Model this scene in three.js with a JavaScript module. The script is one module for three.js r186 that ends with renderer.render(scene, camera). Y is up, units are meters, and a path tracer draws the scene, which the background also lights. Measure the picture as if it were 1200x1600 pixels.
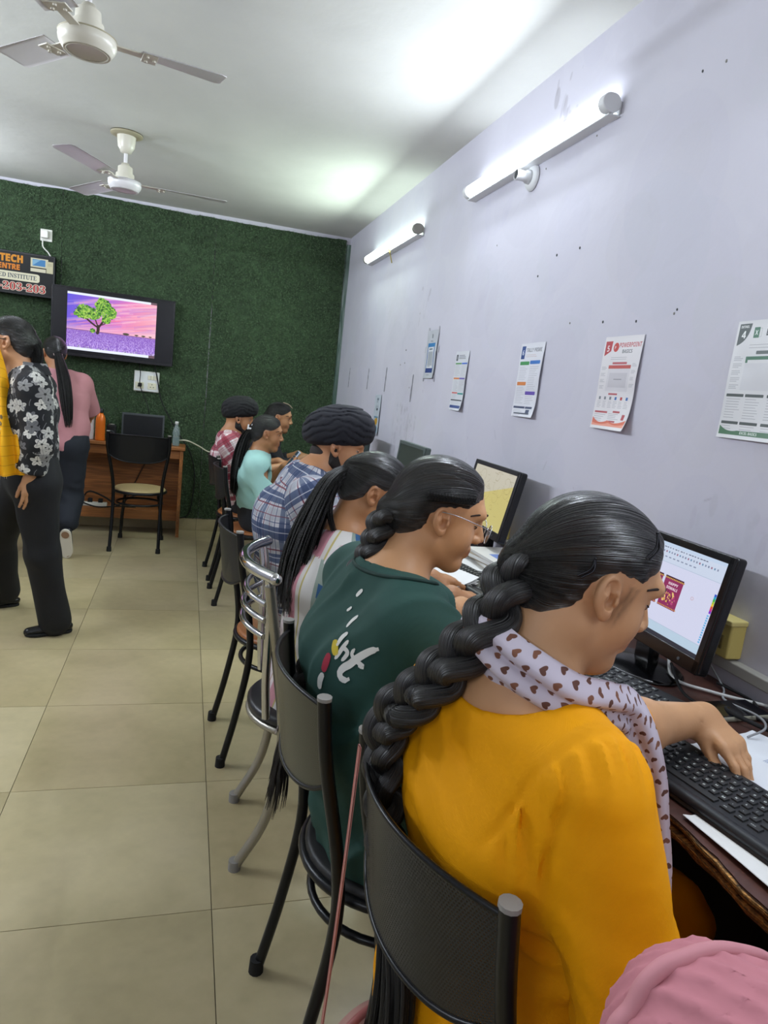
import * as THREE from 'three';
import { RoundedBoxGeometry } from 'three/addons/geometries/RoundedBoxGeometry.js';
import { RectAreaLightUniformsLib } from 'three/addons/lights/RectAreaLightUniformsLib.js';
import { mergeGeometries, mergeVertices } from 'three/addons/utils/BufferGeometryUtils.js';

// ---------------------------------------------------------------- camera, light, exposure
const scene = new THREE.Scene();
scene.background = new THREE.Color(0x0b0c0e);
const camera = new THREE.PerspectiveCamera(73.83, 1200 / 1600, 0.05, 60);
camera.position.set(0, 1.39, 0);
camera.quaternion.setFromRotationMatrix(new THREE.Matrix4().makeBasis(
  new THREE.Vector3(0.9565339, 0.11008763, 0.27004371),
  new THREE.Vector3(-0.05769933, 0.97914725, -0.19478563),
  new THREE.Vector3(-0.28585605, 0.17073772, 0.94293953)));
const renderer = new THREE.WebGLRenderer({ antialias: true });
renderer.toneMapping = THREE.LinearToneMapping;
renderer.toneMappingExposure = 1.75;
renderer.shadowMap.enabled = true;
RectAreaLightUniformsLib.init();
const TUBE_GLOW = 5, TUBE_LIGHT = 62, LEFT_LIGHT = 150;     // tube radiance, tube panel radiance
const COOL = 0xeaf4ff, GREENISH = 0xe6fbee;

// room extents
const XR = 1.30, XL = -2.15, ZB = -6.2, ZF = 2.3, HC = 2.69;

// ---------------------------------------------------------------- helpers
const V = (x, y, z) => new THREE.Vector3(x, y, z);
let seed = 12345;
const rnd = () => { seed = (seed * 1664525 + 1013904223) >>> 0; return seed / 4294967296; };
const rr = (a, b) => a + (b - a) * rnd();
const clamp = (x, a, b) => Math.min(b, Math.max(a, x));
const lerp = (a, b, t) => a + (b - a) * t;
const sstep = (a, b, x) => { const t = clamp((x - a) / (b - a), 0, 1); return t * t * (3 - 2 * t); };
function hash3(x, y, z) { let h = (x * 374761393 + y * 668265263 + z * 2147483647) | 0; h = Math.imul(h ^ (h >>> 13), 1274126177); return ((h ^ (h >>> 16)) >>> 0) / 4294967296; }
function noise(x, y, z) {
  const xi = Math.floor(x), yi = Math.floor(y), zi = Math.floor(z); let fx = x - xi, fy = y - yi, fz = z - zi;
  fx = fx * fx * (3 - 2 * fx); fy = fy * fy * (3 - 2 * fy); fz = fz * fz * (3 - 2 * fz);
  const h = (a, b, c) => hash3(xi + a, yi + b, zi + c);
  return lerp(lerp(lerp(h(0, 0, 0), h(1, 0, 0), fx), lerp(h(0, 1, 0), h(1, 1, 0), fx), fy), lerp(lerp(h(0, 0, 1), h(1, 0, 1), fx), lerp(h(0, 1, 1), h(1, 1, 1), fx), fy), fz) * 2 - 1;
}
const fbm = (x, y, z, n = 3) => { let s = 0, a = 0.5; for (let i = 0; i < n; i++) { s += a * noise(x, y, z); x *= 2.03; y *= 2.03; z *= 2.03; a *= 0.5; } return s; };

const used = {};
const numbered = (n) => { const k = used[n] = (used[n] ?? -1) + 1; return k ? n + '_' + String(k).padStart(3, '0') : n; };
function sh(o) { o.castShadow = true; o.receiveShadow = true; return o; }
function tag(o, label, category, group) { o.userData.label = label; o.userData.category = category; if (group) o.userData.group = group; return o; }
function thing(name, label, category, [x, y, z] = [0, 0, 0], turn = 0, group) {
  const o = new THREE.Group(); o.name = numbered(name); o.position.set(x, y, z); o.rotation.y = turn; scene.add(o); return tag(o, label, category, group);
}
function part(name, geo, mat, parent, label) {
  const g = Array.isArray(geo) ? merge(geo) : geo; const m = sh(new THREE.Mesh(g, mat)); m.name = parent === scene ? numbered(name) : name;
  if (label) m.userData.label = label; parent.add(m); return m;
}
function solo(name, geo, mat, label, category, group) { return tag(part(name, geo, mat, scene), label, category, group); }
function struct(name, geo, mat, parent = scene) { const m = part(name, geo, mat, parent); m.name = name; if (parent === scene) m.userData.kind = 'structure'; return m; }
function copyOf(o, pos, turn, label, group) { const c = o.clone(); c.name = numbered(o.name.replace(/_\d{3}$/, '')); c.userData = { ...o.userData }; scene.add(c); c.position.set(...pos); c.rotation.y = turn; c.userData.label = label; if (group) c.userData.group = group; return c; }
function merge(list) {
  const gs = list.map((g) => { let q = g.index ? g.toNonIndexed() : g.clone(); for (const k of Object.keys(q.attributes)) if (!['position', 'normal', 'uv'].includes(k)) q.deleteAttribute(k); if (!q.attributes.uv) q.setAttribute('uv', new THREE.BufferAttribute(new Float32Array(q.attributes.position.count * 2), 2)); return q; });
  return mergeGeometries(gs);
}
const bx = (w, h, d, x = 0, y = 0, z = 0) => new THREE.BoxGeometry(w, h, d).translate(x, y, z);
const rb = (w, h, d, r, x = 0, y = 0, z = 0, s = 2) => new RoundedBoxGeometry(w, h, d, s, r).translate(x, y, z);
const cy = (r0, r1, h, x = 0, y = 0, z = 0, n = 20) => new THREE.CylinderGeometry(r0, r1, h, n).translate(x, y, z);
const sp = (r, x = 0, y = 0, z = 0, n = 16) => new THREE.SphereGeometry(r, n, Math.ceil(n * 0.7)).translate(x, y, z);
const lathe = (pts, n = 28) => new THREE.LatheGeometry(pts.map(([a, b]) => new THREE.Vector2(a, b)), n);
const curve = (pts, closed = false, tens = 0.5) => new THREE.CatmullRomCurve3(pts.map((p) => p.isVector3 ? p : V(...p)), closed, 'catmullrom', tens);
function tube(pts, r, n = 24, rad = 8, closed = false) {
  const c = pts.isCurve || pts.getPoint ? pts : curve(pts, closed); const g = new THREE.TubeGeometry(c, n, r, rad, closed);
  if (closed) return g;
  const out = [g];
  for (const e of [0, 1]) { const p = c.getPointAt(e), t = c.getTangentAt(e).multiplyScalar(e ? 1 : -1); const cap = new THREE.CircleGeometry(r, rad); cap.lookAt(t); cap.translate(p.x, p.y, p.z); out.push(cap); }
  return merge(out);
}
function bar(a, b, r, n = 10, r2 = r) { const A = V(...a), B = V(...b), d = B.clone().sub(A); const g = new THREE.CylinderGeometry(r2, r, d.length(), n); g.applyQuaternion(new THREE.Quaternion().setFromUnitVectors(V(0, 1, 0), d.clone().normalize())); const m = A.add(B).multiplyScalar(0.5); return g.translate(m.x, m.y, m.z); }
// sweep with varying elliptic section: rad(t) -> [ra, rb], up hint
function sweep(pts, rad, n = 40, m = 10, hint = V(0, 0, 1), closedEnd = true, vScale = 1) {
  const c = pts.getPoint ? pts : curve(pts); const pos = [], uv = [], idx = []; const L = c.getLength();
  for (let i = 0; i <= n; i++) {
    const t = i / n, p = c.getPointAt(t), T = c.getTangentAt(t); const B = hint.clone().sub(T.clone().multiplyScalar(hint.dot(T))).normalize(), N = B.clone().cross(T); const [a, b] = rad(t);
    for (let j = 0; j <= m; j++) { const q = j / m * Math.PI * 2, ca = Math.cos(q) * a, sb = Math.sin(q) * b; pos.push(p.x + B.x * ca + N.x * sb, p.y + B.y * ca + N.y * sb, p.z + B.z * ca + N.z * sb); uv.push(j / m, t * L * vScale); }
  }
  for (let i = 0; i < n; i++) for (let j = 0; j < m; j++) { const a = i * (m + 1) + j, b = a + m + 1; idx.push(a, a + 1, b, b, a + 1, b + 1); }
  if (closedEnd) for (const e of [0, n]) { const k = pos.length / 3; const p = c.getPointAt(e / n); pos.push(p.x, p.y, p.z); uv.push(0.5, e / n); for (let j = 0; j < m; j++) { const a = e * (m + 1) + j; if (e) idx.push(a, a + 1, k); else idx.push(a + 1, a, k); } }
  const g = new THREE.BufferGeometry(); g.setAttribute('position', new THREE.Float32BufferAttribute(pos, 3)); g.setAttribute('uv', new THREE.Float32BufferAttribute(uv, 2)); g.setIndex(idx); g.computeVertexNormals(); return g;
}
// parametric sheet with thickness: f(u,v) -> Vector3
function sheet(f, nu, nv, th = 0) {
  const mk = (off) => { const pos = [], uv = [], idx = []; for (let j = 0; j <= nv; j++) for (let i = 0; i <= nu; i++) { const u = i / nu, v = j / nv, p = f(u, v); if (off) { const e = 1e-3, u1 = Math.min(1, u + e), u0 = Math.max(0, u - e), v1 = Math.min(1, v + e), v0 = Math.max(0, v - e), a = f(u1, v).sub(f(u0, v)), b = f(u, v1).sub(f(u, v0)); p.add(a.cross(b).normalize().multiplyScalar(off)); } pos.push(p.x, p.y, p.z); uv.push(u, v); }
    for (let j = 0; j < nv; j++) for (let i = 0; i < nu; i++) { const a = j * (nu + 1) + i, b = a + nu + 1; idx.push(a, a + 1, b, b, a + 1, b + 1); }
    const g = new THREE.BufferGeometry(); g.setAttribute('position', new THREE.Float32BufferAttribute(pos, 3)); g.setAttribute('uv', new THREE.Float32BufferAttribute(uv, 2)); g.setIndex(idx); return g; };
  const A = mk(0); if (!th) { A.computeVertexNormals(); return A; }
  const B = mk(-th); const n = A.attributes.position.count; const pos = [...A.attributes.position.array, ...B.attributes.position.array], uv = [...A.attributes.uv.array, ...B.attributes.uv.array], idx = [...A.index.array];
  for (let k = 0; k < B.index.count; k += 3) idx.push(n + B.index.array[k], n + B.index.array[k + 2], n + B.index.array[k + 1]);
  const edge = (a, b) => idx.push(a, n + a, b, b, n + a, n + b); const w = nu + 1;
  for (let i = 0; i < nu; i++) { edge(i + 1, i); edge(nv * w + i, nv * w + i + 1); } for (let j = 0; j < nv; j++) { edge(j * w, (j + 1) * w); edge((j + 1) * w + nu, j * w + nu); }
  const g = new THREE.BufferGeometry(); g.setAttribute('position', new THREE.Float32BufferAttribute(pos, 3)); g.setAttribute('uv', new THREE.Float32BufferAttribute(uv, 2)); g.setIndex(idx); g.computeVertexNormals(); return g;
}

// ---------------------------------------------------------------- materials
function canvasTex(w, h, draw, srgb = true, rep) {
  const c = document.createElement('canvas'); c.width = w; c.height = h; draw(c.getContext('2d'), w, h);
  const t = new THREE.CanvasTexture(c); if (srgb) t.colorSpace = THREE.SRGBColorSpace; t.wrapS = t.wrapT = THREE.RepeatWrapping; if (rep) t.repeat.set(...rep); return t;
}
function dataTex(w, h, fn, srgb = false, rep) {   // fn(x,y)-> [r,g,b] 0..255
  const d = new Uint8Array(w * h * 4); for (let y = 0; y < h; y++) for (let x = 0; x < w; x++) { const c = fn(x, y), k = (y * w + x) * 4; d[k] = c[0]; d[k + 1] = c[1]; d[k + 2] = c[2]; d[k + 3] = 255; }
  const t = new THREE.DataTexture(d, w, h); t.magFilter = THREE.LinearFilter; t.minFilter = THREE.LinearFilter; t.wrapS = t.wrapT = THREE.RepeatWrapping; if (srgb) t.colorSpace = THREE.SRGBColorSpace; if (rep) t.repeat.set(...rep); t.needsUpdate = true; return t;
}
const mat = (color, roughness = 0.6, o = {}) => new THREE.MeshStandardMaterial({ color, roughness, ...o });
// periodic noise textures
const pnoise = (N, s, oct = 4) => { const f = (x, y, p) => { const xi = Math.floor(x), yi = Math.floor(y); let fx = x - xi, fy = y - yi; fx = fx * fx * (3 - 2 * fx); fy = fy * fy * (3 - 2 * fy); const h = (a, b) => hash3(((xi + a) % p + p) % p, ((yi + b) % p + p) % p, s); return lerp(lerp(h(0, 0), h(1, 0), fx), lerp(h(0, 1), h(1, 1), fx), fy); }; return (x, y, p0) => { let v = 0, a = 0.5, p = p0; for (let i = 0; i < oct; i++) { v += a * f(x / N * p, y / N * p, p); a *= 0.5; p *= 2; } return v / (1 - Math.pow(0.5, oct)); }; };
const grainTex = (N, p, lo, hi, s = 1) => { const n = pnoise(N, s, 5); return dataTex(N, N, (x, y) => { const v = lerp(lo, hi, n(x, y, p)); return [v, v, v]; }); };
const fineBump = grainTex(256, 32, 60, 200, 3);
const weave = dataTex(64, 64, (x, y) => { const v = 128 + 70 * Math.sin(x / 64 * Math.PI * 2 * 8) * Math.sin(y / 64 * Math.PI * 2 * 8) + 30 * (hash3(x, y, 5) - 0.5); return [v, v, v]; });
const streak = dataTex(512, 64, (x, y) => { const v = 255 * clamp(0.5 + 0.5 * (hash3(x, 0, 1) - 0.5) + 0.5 * (hash3(x >> 2, 0, 2) - 0.5) + 0.25 * (hash3(x >> 1, y >> 4, 3) - 0.5), 0, 1); return [v, v, v]; });
const repTex = (t, a, b) => { const c = t.clone(); c.repeat.set(a, b); c.needsUpdate = true; return c; };

const M = {
  blackMetal: mat(0x17181b, 0.32, { metalness: 0.4 }),
  blackPlastic: mat(0x141518, 0.42), glossBlack: mat(0x0b0b0d, 0.16), darkGrey: mat(0x303338, 0.5), greyPlastic: mat(0x43474b, 0.55),
  chrome: mat(0xc9c9cc, 0.12, { metalness: 1 }), wornChrome: mat(0xa8a49a, 0.34, { metalness: 0.85 }), rubber: mat(0x101012, 0.8), greyCap: mat(0x8d8a85, 0.6),
  whitePlastic: mat(0xe2e0d8, 0.4), ivory: mat(0xd9d4bd, 0.4), yellowed: mat(0xcdb96a, 0.45), white: mat(0xdedfe0, 0.5), paper: mat(0xe4e4e2, 0.8),
  fanIvory: mat(0xcfcabb, 0.32), fanWhite: mat(0xd8d5d6, 0.3), fanRim: mat(0xa39b80, 0.45),
  wood: null, steel: mat(0xb8babd, 0.3, { metalness: 0.9 }), glass: new THREE.MeshPhysicalMaterial({ color: 0xffffff, roughness: 0.03, transmission: 1, thickness: 0, ior: 1.45 }),
};
// ---------------------------------------------------------------- the room
const tileN = pnoise(512, 11, 5);
const tileTex = dataTex(512, 512, (x, y) => { const a = tileN(x, y, 3), b = tileN(x + 90, y, 24); const v = 1 + (a - 0.5) * 0.13 + (b - 0.5) * 0.07; return [clamp(184 * v, 0, 255), clamp(171 * v, 0, 255), clamp(135 * v * (1 + (a - 0.5) * 0.05), 0, 255)]; }, true);
const tileRough = grainTex(256, 6, 70, 120, 9);
{
  const floor = struct('floor', bx(XR - XL + 0.3, 0.1, ZF - ZB + 0.3, (XR + XL) / 2, -0.058, (ZF + ZB) / 2), mat(0x6d6553, 0.9));
  const px = 0.612, pz = 0.597, gap = 0.0022, T = 0.008;
  const mats = [0, 1, 2, 3].map((i) => { const t = repTex(tileTex, 0.8, 0.8); t.offset.set(i * 0.27, i * 0.41); return new THREE.MeshStandardMaterial({ map: t, roughness: 0.3, roughnessMap: null, color: [0xffffff, 0xf6f3ee, 0xfdfbf3, 0xf3f2ee][i] }); });
  const xs = [], zs = []; for (let x = 0.1397 - px * 4; x < XR; x += px) xs.push(x); for (let z = -1.621 - pz * 8; z < ZF; z += pz) zs.push(z);
  let k = 0;
  for (const x of xs) for (const z of zs) { k++; const x0 = Math.max(x, XL), x1 = Math.min(x + px, XR), z0 = Math.max(z, ZB), z1 = Math.min(z + pz, ZF); if (x1 - x0 < 0.02 || z1 - z0 < 0.02) continue;
    part('tile', new THREE.BoxGeometry(x1 - x0 - gap, T, z1 - z0 - gap).translate((x0 + x1) / 2, -T / 2, (z0 + z1) / 2), mats[(k * 7 + (k >> 2)) % 4], floor); }
}
const paintN = pnoise(1024, 21, 6);
// right wall paint: lavender emulsion with scuffs, smudges and a lighter patch here and there
const WL = ZF - ZB;
const wallTex = canvasTex(2048, 648, (g, w, h) => {
  g.fillStyle = '#cdcbd6'; g.fillRect(0, 0, w, h);
  const P = (z, y) => [(z - ZB) / WL * w, (1 - y / HC) * h];
  for (let i = 0; i < 900; i++) { const x = rnd() * w, y = rnd() * h, r = 8 + rnd() * 60; g.fillStyle = `rgba(${rnd() < 0.5 ? '205,203,214' : '172,168,184'},${0.03 + rnd() * 0.03})`; g.beginPath(); g.ellipse(x, y, r * (0.5 + rnd()), r, rnd() * 3, 0, 7); g.fill(); }
  const scuff = (z, y, n, s, a) => { for (let i = 0; i < n; i++) { const [x, q] = P(z + (rnd() - 0.5) * s, y + (rnd() - 0.5) * s); g.fillStyle = `rgba(110,104,112,${a * rnd()})`; g.beginPath(); g.ellipse(x, q, 1 + rnd() * 4, 1 + rnd() * 9, rnd() * 0.4, 0, 7); g.fill(); } };
  scuff(-4.15, 1.17, 60, 0.34, 0.12); scuff(-3.95, 1.2, 40, 0.2, 0.1); scuff(-2.75, 0.98, 60, 0.3, 0.08); scuff(-1.35, 1.06, 50, 0.3, 0.06); scuff(-2.53, 2.5, 16, 0.18, 0.3); scuff(-4.9, 1.03, 40, 0.3, 0.1); scuff(-3.95, 1.9, 8, 0.2, 0.2);
  g.strokeStyle = 'rgba(120,112,125,0.25)'; g.lineWidth = 1; for (let i = 0; i < 26; i++) { const [x, y] = P(-5.8 + rnd() * 5, 0.95 + rnd() * 0.5); g.beginPath(); g.moveTo(x, y); g.lineTo(x + (rnd() - 0.5) * 14, y + (rnd() - 0.5) * 20); g.stroke(); }
});
const wallBump = grainTex(512, 10, 90, 165, 31);
{
  const m = new THREE.MeshStandardMaterial({ map: wallTex, roughness: 0.55, bumpMap: repTex(wallBump, 8, 3), bumpScale: 0.006 });
  const wr = struct('wall_right', new THREE.BoxGeometry(WL, HC + 0.1, 0.15).translate(0, 0, 0), m); // u runs along the wall
  wr.geometry.rotateY(-Math.PI / 2); wr.geometry.translate(XR + 0.075, HC / 2, (ZF + ZB) / 2);
  // small things left on the wall: plugs, nails, strips of old tape
  const nails = [[1.97, -2.27], [1.97, -2.43], [1.91, -2.56], [1.71, -1.69], [1.7, -1.70], [1.69, -1.87], [1.71, -2.26], [2.35, -1.76], [2.34, -1.67], [2.34, -2.27], [2.325, -2.62], [1.44, -4.05], [1.67, -4.2], [1.58, -4.29], [1.59, -4.2], [2.1, -3.0], [1.7, -2.05]];
  for (const [y, z] of nails) part('wall_plug', new THREE.DodecahedronGeometry(0.0035 + 0.002 * rnd(), 0).scale(0.5, 1, 0.8).translate(XR - 0.001, y, z), [M.greyPlastic, M.greyCap][rnd() < 0.6 ? 0 : 1], wr);
  const tapeM = mat(0x85848c, 0.6);
  for (const [y0, y1, z, s] of [[1.405, 1.56, -5.09, 0.018], [1.40, 1.565, -4.6, 0.022], [1.355, 1.52, -4.0, 0.024], [1.406, 1.566, -5.73, 0.02]])
    part('tape_remnant', sheet((u, v) => V(XR - 0.0015 - 0.001 * noise(v * 9, u * 3, z), lerp(y0, y1, v), z + (u - 0.5) * s * (0.7 + 0.35 * noise(v * 11, 3, z)) + 0.01 * (v - 0.5)), 2, 14, 0.001), tapeM, wr);
}
{
  const cm = new THREE.MeshStandardMaterial({ color: 0xe6e6e1, roughness: 0.8, bumpMap: repTex(wallBump, 5, 10), bumpScale: 0.006, map: repTex(dataTex(256, 256, (x, y) => { const v = 226 + 26 * (paintN(x * 4, y * 4, 4) - 0.5); return [v, v, v * 0.99]; }, true), 2, 4) });
  struct('ceiling', bx(XR - XL + 0.3, 0.12, WL + 0.3, (XR + XL) / 2, HC + 0.06, (ZF + ZB) / 2), cm);
  const pl = mat(0xc5c2cc, 0.6, { bumpMap: repTex(wallBump, 6, 3), bumpScale: 0.005 });
  struct('wall_left', bx(0.15, HC + 0.1, WL + 0.3, XL - 0.075, HC / 2, (ZF + ZB) / 2), pl);
  struct('wall_front', bx(XR - XL + 0.3, HC + 0.1, 0.15, (XR + XL) / 2, HC / 2, ZF + 0.075), pl);
  const wb = struct('wall_back', bx(XR - XL + 0.3, HC + 0.1, 0.15, (XR + XL) / 2, HC / 2, ZB - 0.075), pl);
  // artificial turf rolls fixed on the back wall: three lengths with ragged tops
  const tn = pnoise(512, 41, 6);
  const turfTex = dataTex(512, 512, (x, y) => { const a = tn(x, y, 6), b = hash3(x, y, 9), c = tn(x + 77, y + 13, 48); const v = 0.55 + 0.22 * (a - 0.5) + 0.4 * (b - 0.5) + 0.35 * (c - 0.5); return [clamp(98 * v + 8, 0, 255), clamp(132 * v + 10, 0, 255), clamp(88 * v + 8, 0, 255)]; }, true);
  const turfM = new THREE.MeshStandardMaterial({ map: repTex(turfTex, 1, 1), roughness: 0.95, bumpMap: repTex(fineBump, 14, 14), bumpScale: 0.012 });
  const cuts = [XL + 0.01, -1.02, 0.155, XR - 0.035], base = 0.11, depth = 0.012;
  const topAt = (x) => HC - 0.018 - 0.010 * fbm(x * 6, 1.7, 0, 3) - 0.02 * Math.max(0, noise(x * 2.4, 8, 0)) - (Math.floor(x * 1.7) & 1 ? 0.006 : 0);
  for (let i = 0; i < 3; i++) {
    const x0 = cuts[i] + 0.003, x1 = cuts[i + 1] - 0.003, g = sheet((u, v) => { const x = lerp(x0, x1, u); return V(x + 0.003 * noise(v * 9, i, 2), lerp(base + 0.004 * noise(x * 20, 3, 1), topAt(x), v), ZB + depth + 0.003 * noise(x * 5, v * 6, 4)); }, 60, 30, depth);
    const uv = g.attributes.uv; for (let k = 0; k < uv.count; k++) uv.setXY(k, lerp(x0, x1, uv.getX(k)) * 0.9, uv.getY(k) * 2.4);
    part('turf_panel', g, turfM, wb);
  }
  // pile of the turf (uncountable)
  const blade = new THREE.BufferGeometry(); { const q = []; for (let k = 0; k < 4; k++) { const a = k * 1.9, lx = Math.cos(a) * 0.006, ly = Math.sin(a) * 0.006, wx = -Math.sin(a) * 0.0022, wy = Math.cos(a) * 0.0022; q.push(-wx, -wy, 0, wx, wy, 0, lx * 1.8, ly * 1.8 - 0.003, 0.013 + 0.003 * (k % 2)); } blade.setAttribute('position', new THREE.Float32BufferAttribute(q, 3)); blade.computeVertexNormals(); }
  const N = 42000, im = new THREE.InstancedMesh(blade, mat(0xffffff, 0.7, { side: THREE.DoubleSide }), N), mm = new THREE.Matrix4(), col = new THREE.Color();
  for (let i = 0; i < N; i++) { const x = rr(-1.75, XR - 0.04), y = rr(base, HC - 0.03); if (Math.abs(x - 0.155) < 0.006) { } const t = Math.min(y, topAt(x) - 0.004); mm.makeRotationZ(rnd() * 6.3); mm.setPosition(x, t, ZB + depth); im.setMatrixAt(i, mm); const v = 0.25 + 0.75 * rnd(), w = 0.88 + 0.24 * (tn(x * 90 + 300, y * 90 + 300, 6)); col.setRGB(0.11 * v * w + 0.018, 0.18 * v * w + 0.028, 0.09 * v * w + 0.016); im.setColorAt(i, col); }
  im.name = 'turf_pile'; im.userData.kind = 'stuff'; im.receiveShadow = true; wb.add(im);
  // plastic edging strip in the corner
  part('edge_strip', sheet((u, v) => V(XR - 0.035 + 0.034 * u, lerp(0.11, HC - 0.06, v), ZB + 0.012 + 0.018 * u + 0.004 * noise(v * 20, u * 3, 1)), 4, 50, 0.003), mat(0x2c4a3c, 0.35), wb);
  // tiled skirting under the turf
  const sk = struct('baseboard_back', bx(XR - XL, 0.105, 0.008, (XR + XL) / 2, 0.0525, ZB + 0.004), mat(0x6d6553, 0.9));
  const sm = new THREE.MeshStandardMaterial({ map: repTex(tileTex, 0.8, 0.15), roughness: 0.3 });
  for (let x = 0.1397 - 0.612 * 4; x < XR; x += 0.612) { const x0 = Math.max(x, XL), x1 = Math.min(x + 0.612, XR); part('skirting_tile', bx(x1 - x0 - 0.003, 0.104, 0.01, (x0 + x1) / 2, 0.054, ZB + 0.009), sm, sk); }
}
// ---------------------------------------------------------------- tube lights
const tubeM = (c, e) => new THREE.MeshStandardMaterial({ color: 0xffffff, roughness: 0.4, emissive: c, emissiveIntensity: e });
function tubeLight(side, y, z0, z1, color, capM, label, power = 1) {
  const s = side > 0 ? XR : XL, dir = -side, L = z1 - z0, t = thing('tube_light', label, 'tube light', [s, y, (z0 + z1) / 2], 0, 'tube lights on the walls');
  part('batten', rb(0.044, 0.006, L, 0.002, dir * 0.024, -0.026, 0), M.white, t);
  part('batten_back', rb(0.006, 0.04, L, 0.002, dir * 0.004, 0, 0), M.white, t);
  // half-round diffuser in front of the batten
  const shp = new THREE.Shape(); shp.absarc(0, 0, 0.027, -Math.PI / 2, Math.PI / 2, false); shp.lineTo(-0.01, 0.027); shp.absarc(-0.01, 0, 0.027, Math.PI / 2, Math.PI * 1.5, false);
  const d = new THREE.ExtrudeGeometry(shp, { depth: L - 0.05, bevelEnabled: false, curveSegments: 10 }).translate(0, 0, -(L - 0.05) / 2); if (dir < 0) d.rotateY(Math.PI); d.translate(dir * 0.045, 0.008, 0);
  part('diffuser', d, tubeM(color, TUBE_GLOW * power), t);
  for (const e of [-1, 1]) { const c = new THREE.ExtrudeGeometry(shp, { depth: 0.03, bevelEnabled: true, bevelSize: 0.002, bevelThickness: 0.002, bevelSegments: 1, curveSegments: 10 }).translate(0, 0, -0.015); if (dir < 0) c.rotateY(Math.PI); part('end_cap', c.translate(dir * 0.045, 0.008, e * (L / 2 - 0.012)), capM, t); }
  const al = new THREE.RectAreaLight(color, (side > 0 ? TUBE_LIGHT : LEFT_LIGHT) * power, L - 0.06, 0.05); al.position.set(dir * 0.076, 0.008, 0); al.lookAt(s + dir * 1.062, y + 0.008 - 0.12, (z0 + z1) / 2); al.name = 'tube_area_light';
  // lookAt on a light turns +z to the target; RectAreaLight shines along -z
  al.rotation.set(side > 0 ? -0.4 : 0.15, side > 0 ? Math.PI / 2 : -Math.PI / 2, 0, 'YXZ'); t.add(al);
  return t;
}
const capGrey = mat(0x8f8b84, 0.5);
const T1 = tubeLight(1, 2.385, -3.33, -2.14, COOL, M.white, 'long lit tube light above the bulb holder on the lavender wall');
const T2 = tubeLight(1, 2.365, -5.33, -4.10, GREENISH, capGrey, 'farther lit tube light near the green turf corner');
tubeLight(1, 2.385, -1.44, -0.24, COOL, M.white, 'lit tube light high on the lavender wall at the right edge');
tubeLight(-1, 2.385, -3.6, -2.4, COOL, M.white, 'lit tube light on the left wall beyond the fans');
tubeLight(-1, 2.385, -5.7, -4.5, COOL, M.white, 'lit tube light on the left wall nearest the turf', 0.5);
tubeLight(-1, 2.385, 0.8, 2.0, COOL, M.white, 'lit tube light on the left wall behind the camera', 0.45);
tubeLight(1, 2.385, 0.6, 1.8, COOL, M.white, 'lit tube light on the right wall behind the camera', 0.8);
// old tape tied round the far tube
part('tape_knot', [bar([-0.06, 0.03, 0.0], [-0.05, -0.045, 0.05], 0.006, 5), bar([-0.05, -0.04, 0.05], [-0.02, -0.1, 0.02], 0.004, 5)], mat(0xb3a35c, 0.7), T2);
part('tape_knot', bar([-0.05, 0.0, -0.58], [-0.045, -0.02, -0.5], 0.008, 6), mat(0xa89a55, 0.7), T2);
{ // round bulb holder under the first tube
  const t = thing('bulb_holder', 'round white batten bulb holder under the nearer tube light', 'bulb holder', [XR, 2.315, -2.72]);
  part('base_plate', lathe([[0, 0], [0.05, 0], [0.052, 0.006], [0.046, 0.016], [0.03, 0.02], [0, 0.021]], 24).rotateZ(Math.PI / 2), M.white, t);
  part('socket', lathe([[0.0, 0.018], [0.028, 0.018], [0.026, 0.035], [0.02, 0.04], [0.02, 0.075], [0.023, 0.08], [0.019, 0.082], [0.017, 0.06], [0, 0.06]], 20).rotateZ(Math.PI / 2).rotateX(0), M.white, t);
  part('contact_cup', cy(0.016, 0.016, 0.003, 0, 0, 0, 16).rotateZ(Math.PI / 2).translate(-0.078, 0, 0), M.darkGrey, t);
  part('wire', tube([[-0.01, 0.04, -0.03], [-0.02, 0.06, -0.03], [-0.015, 0.075, -0.03]], 0.0025, 8, 5), M.whitePlastic, t);
}
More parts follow.
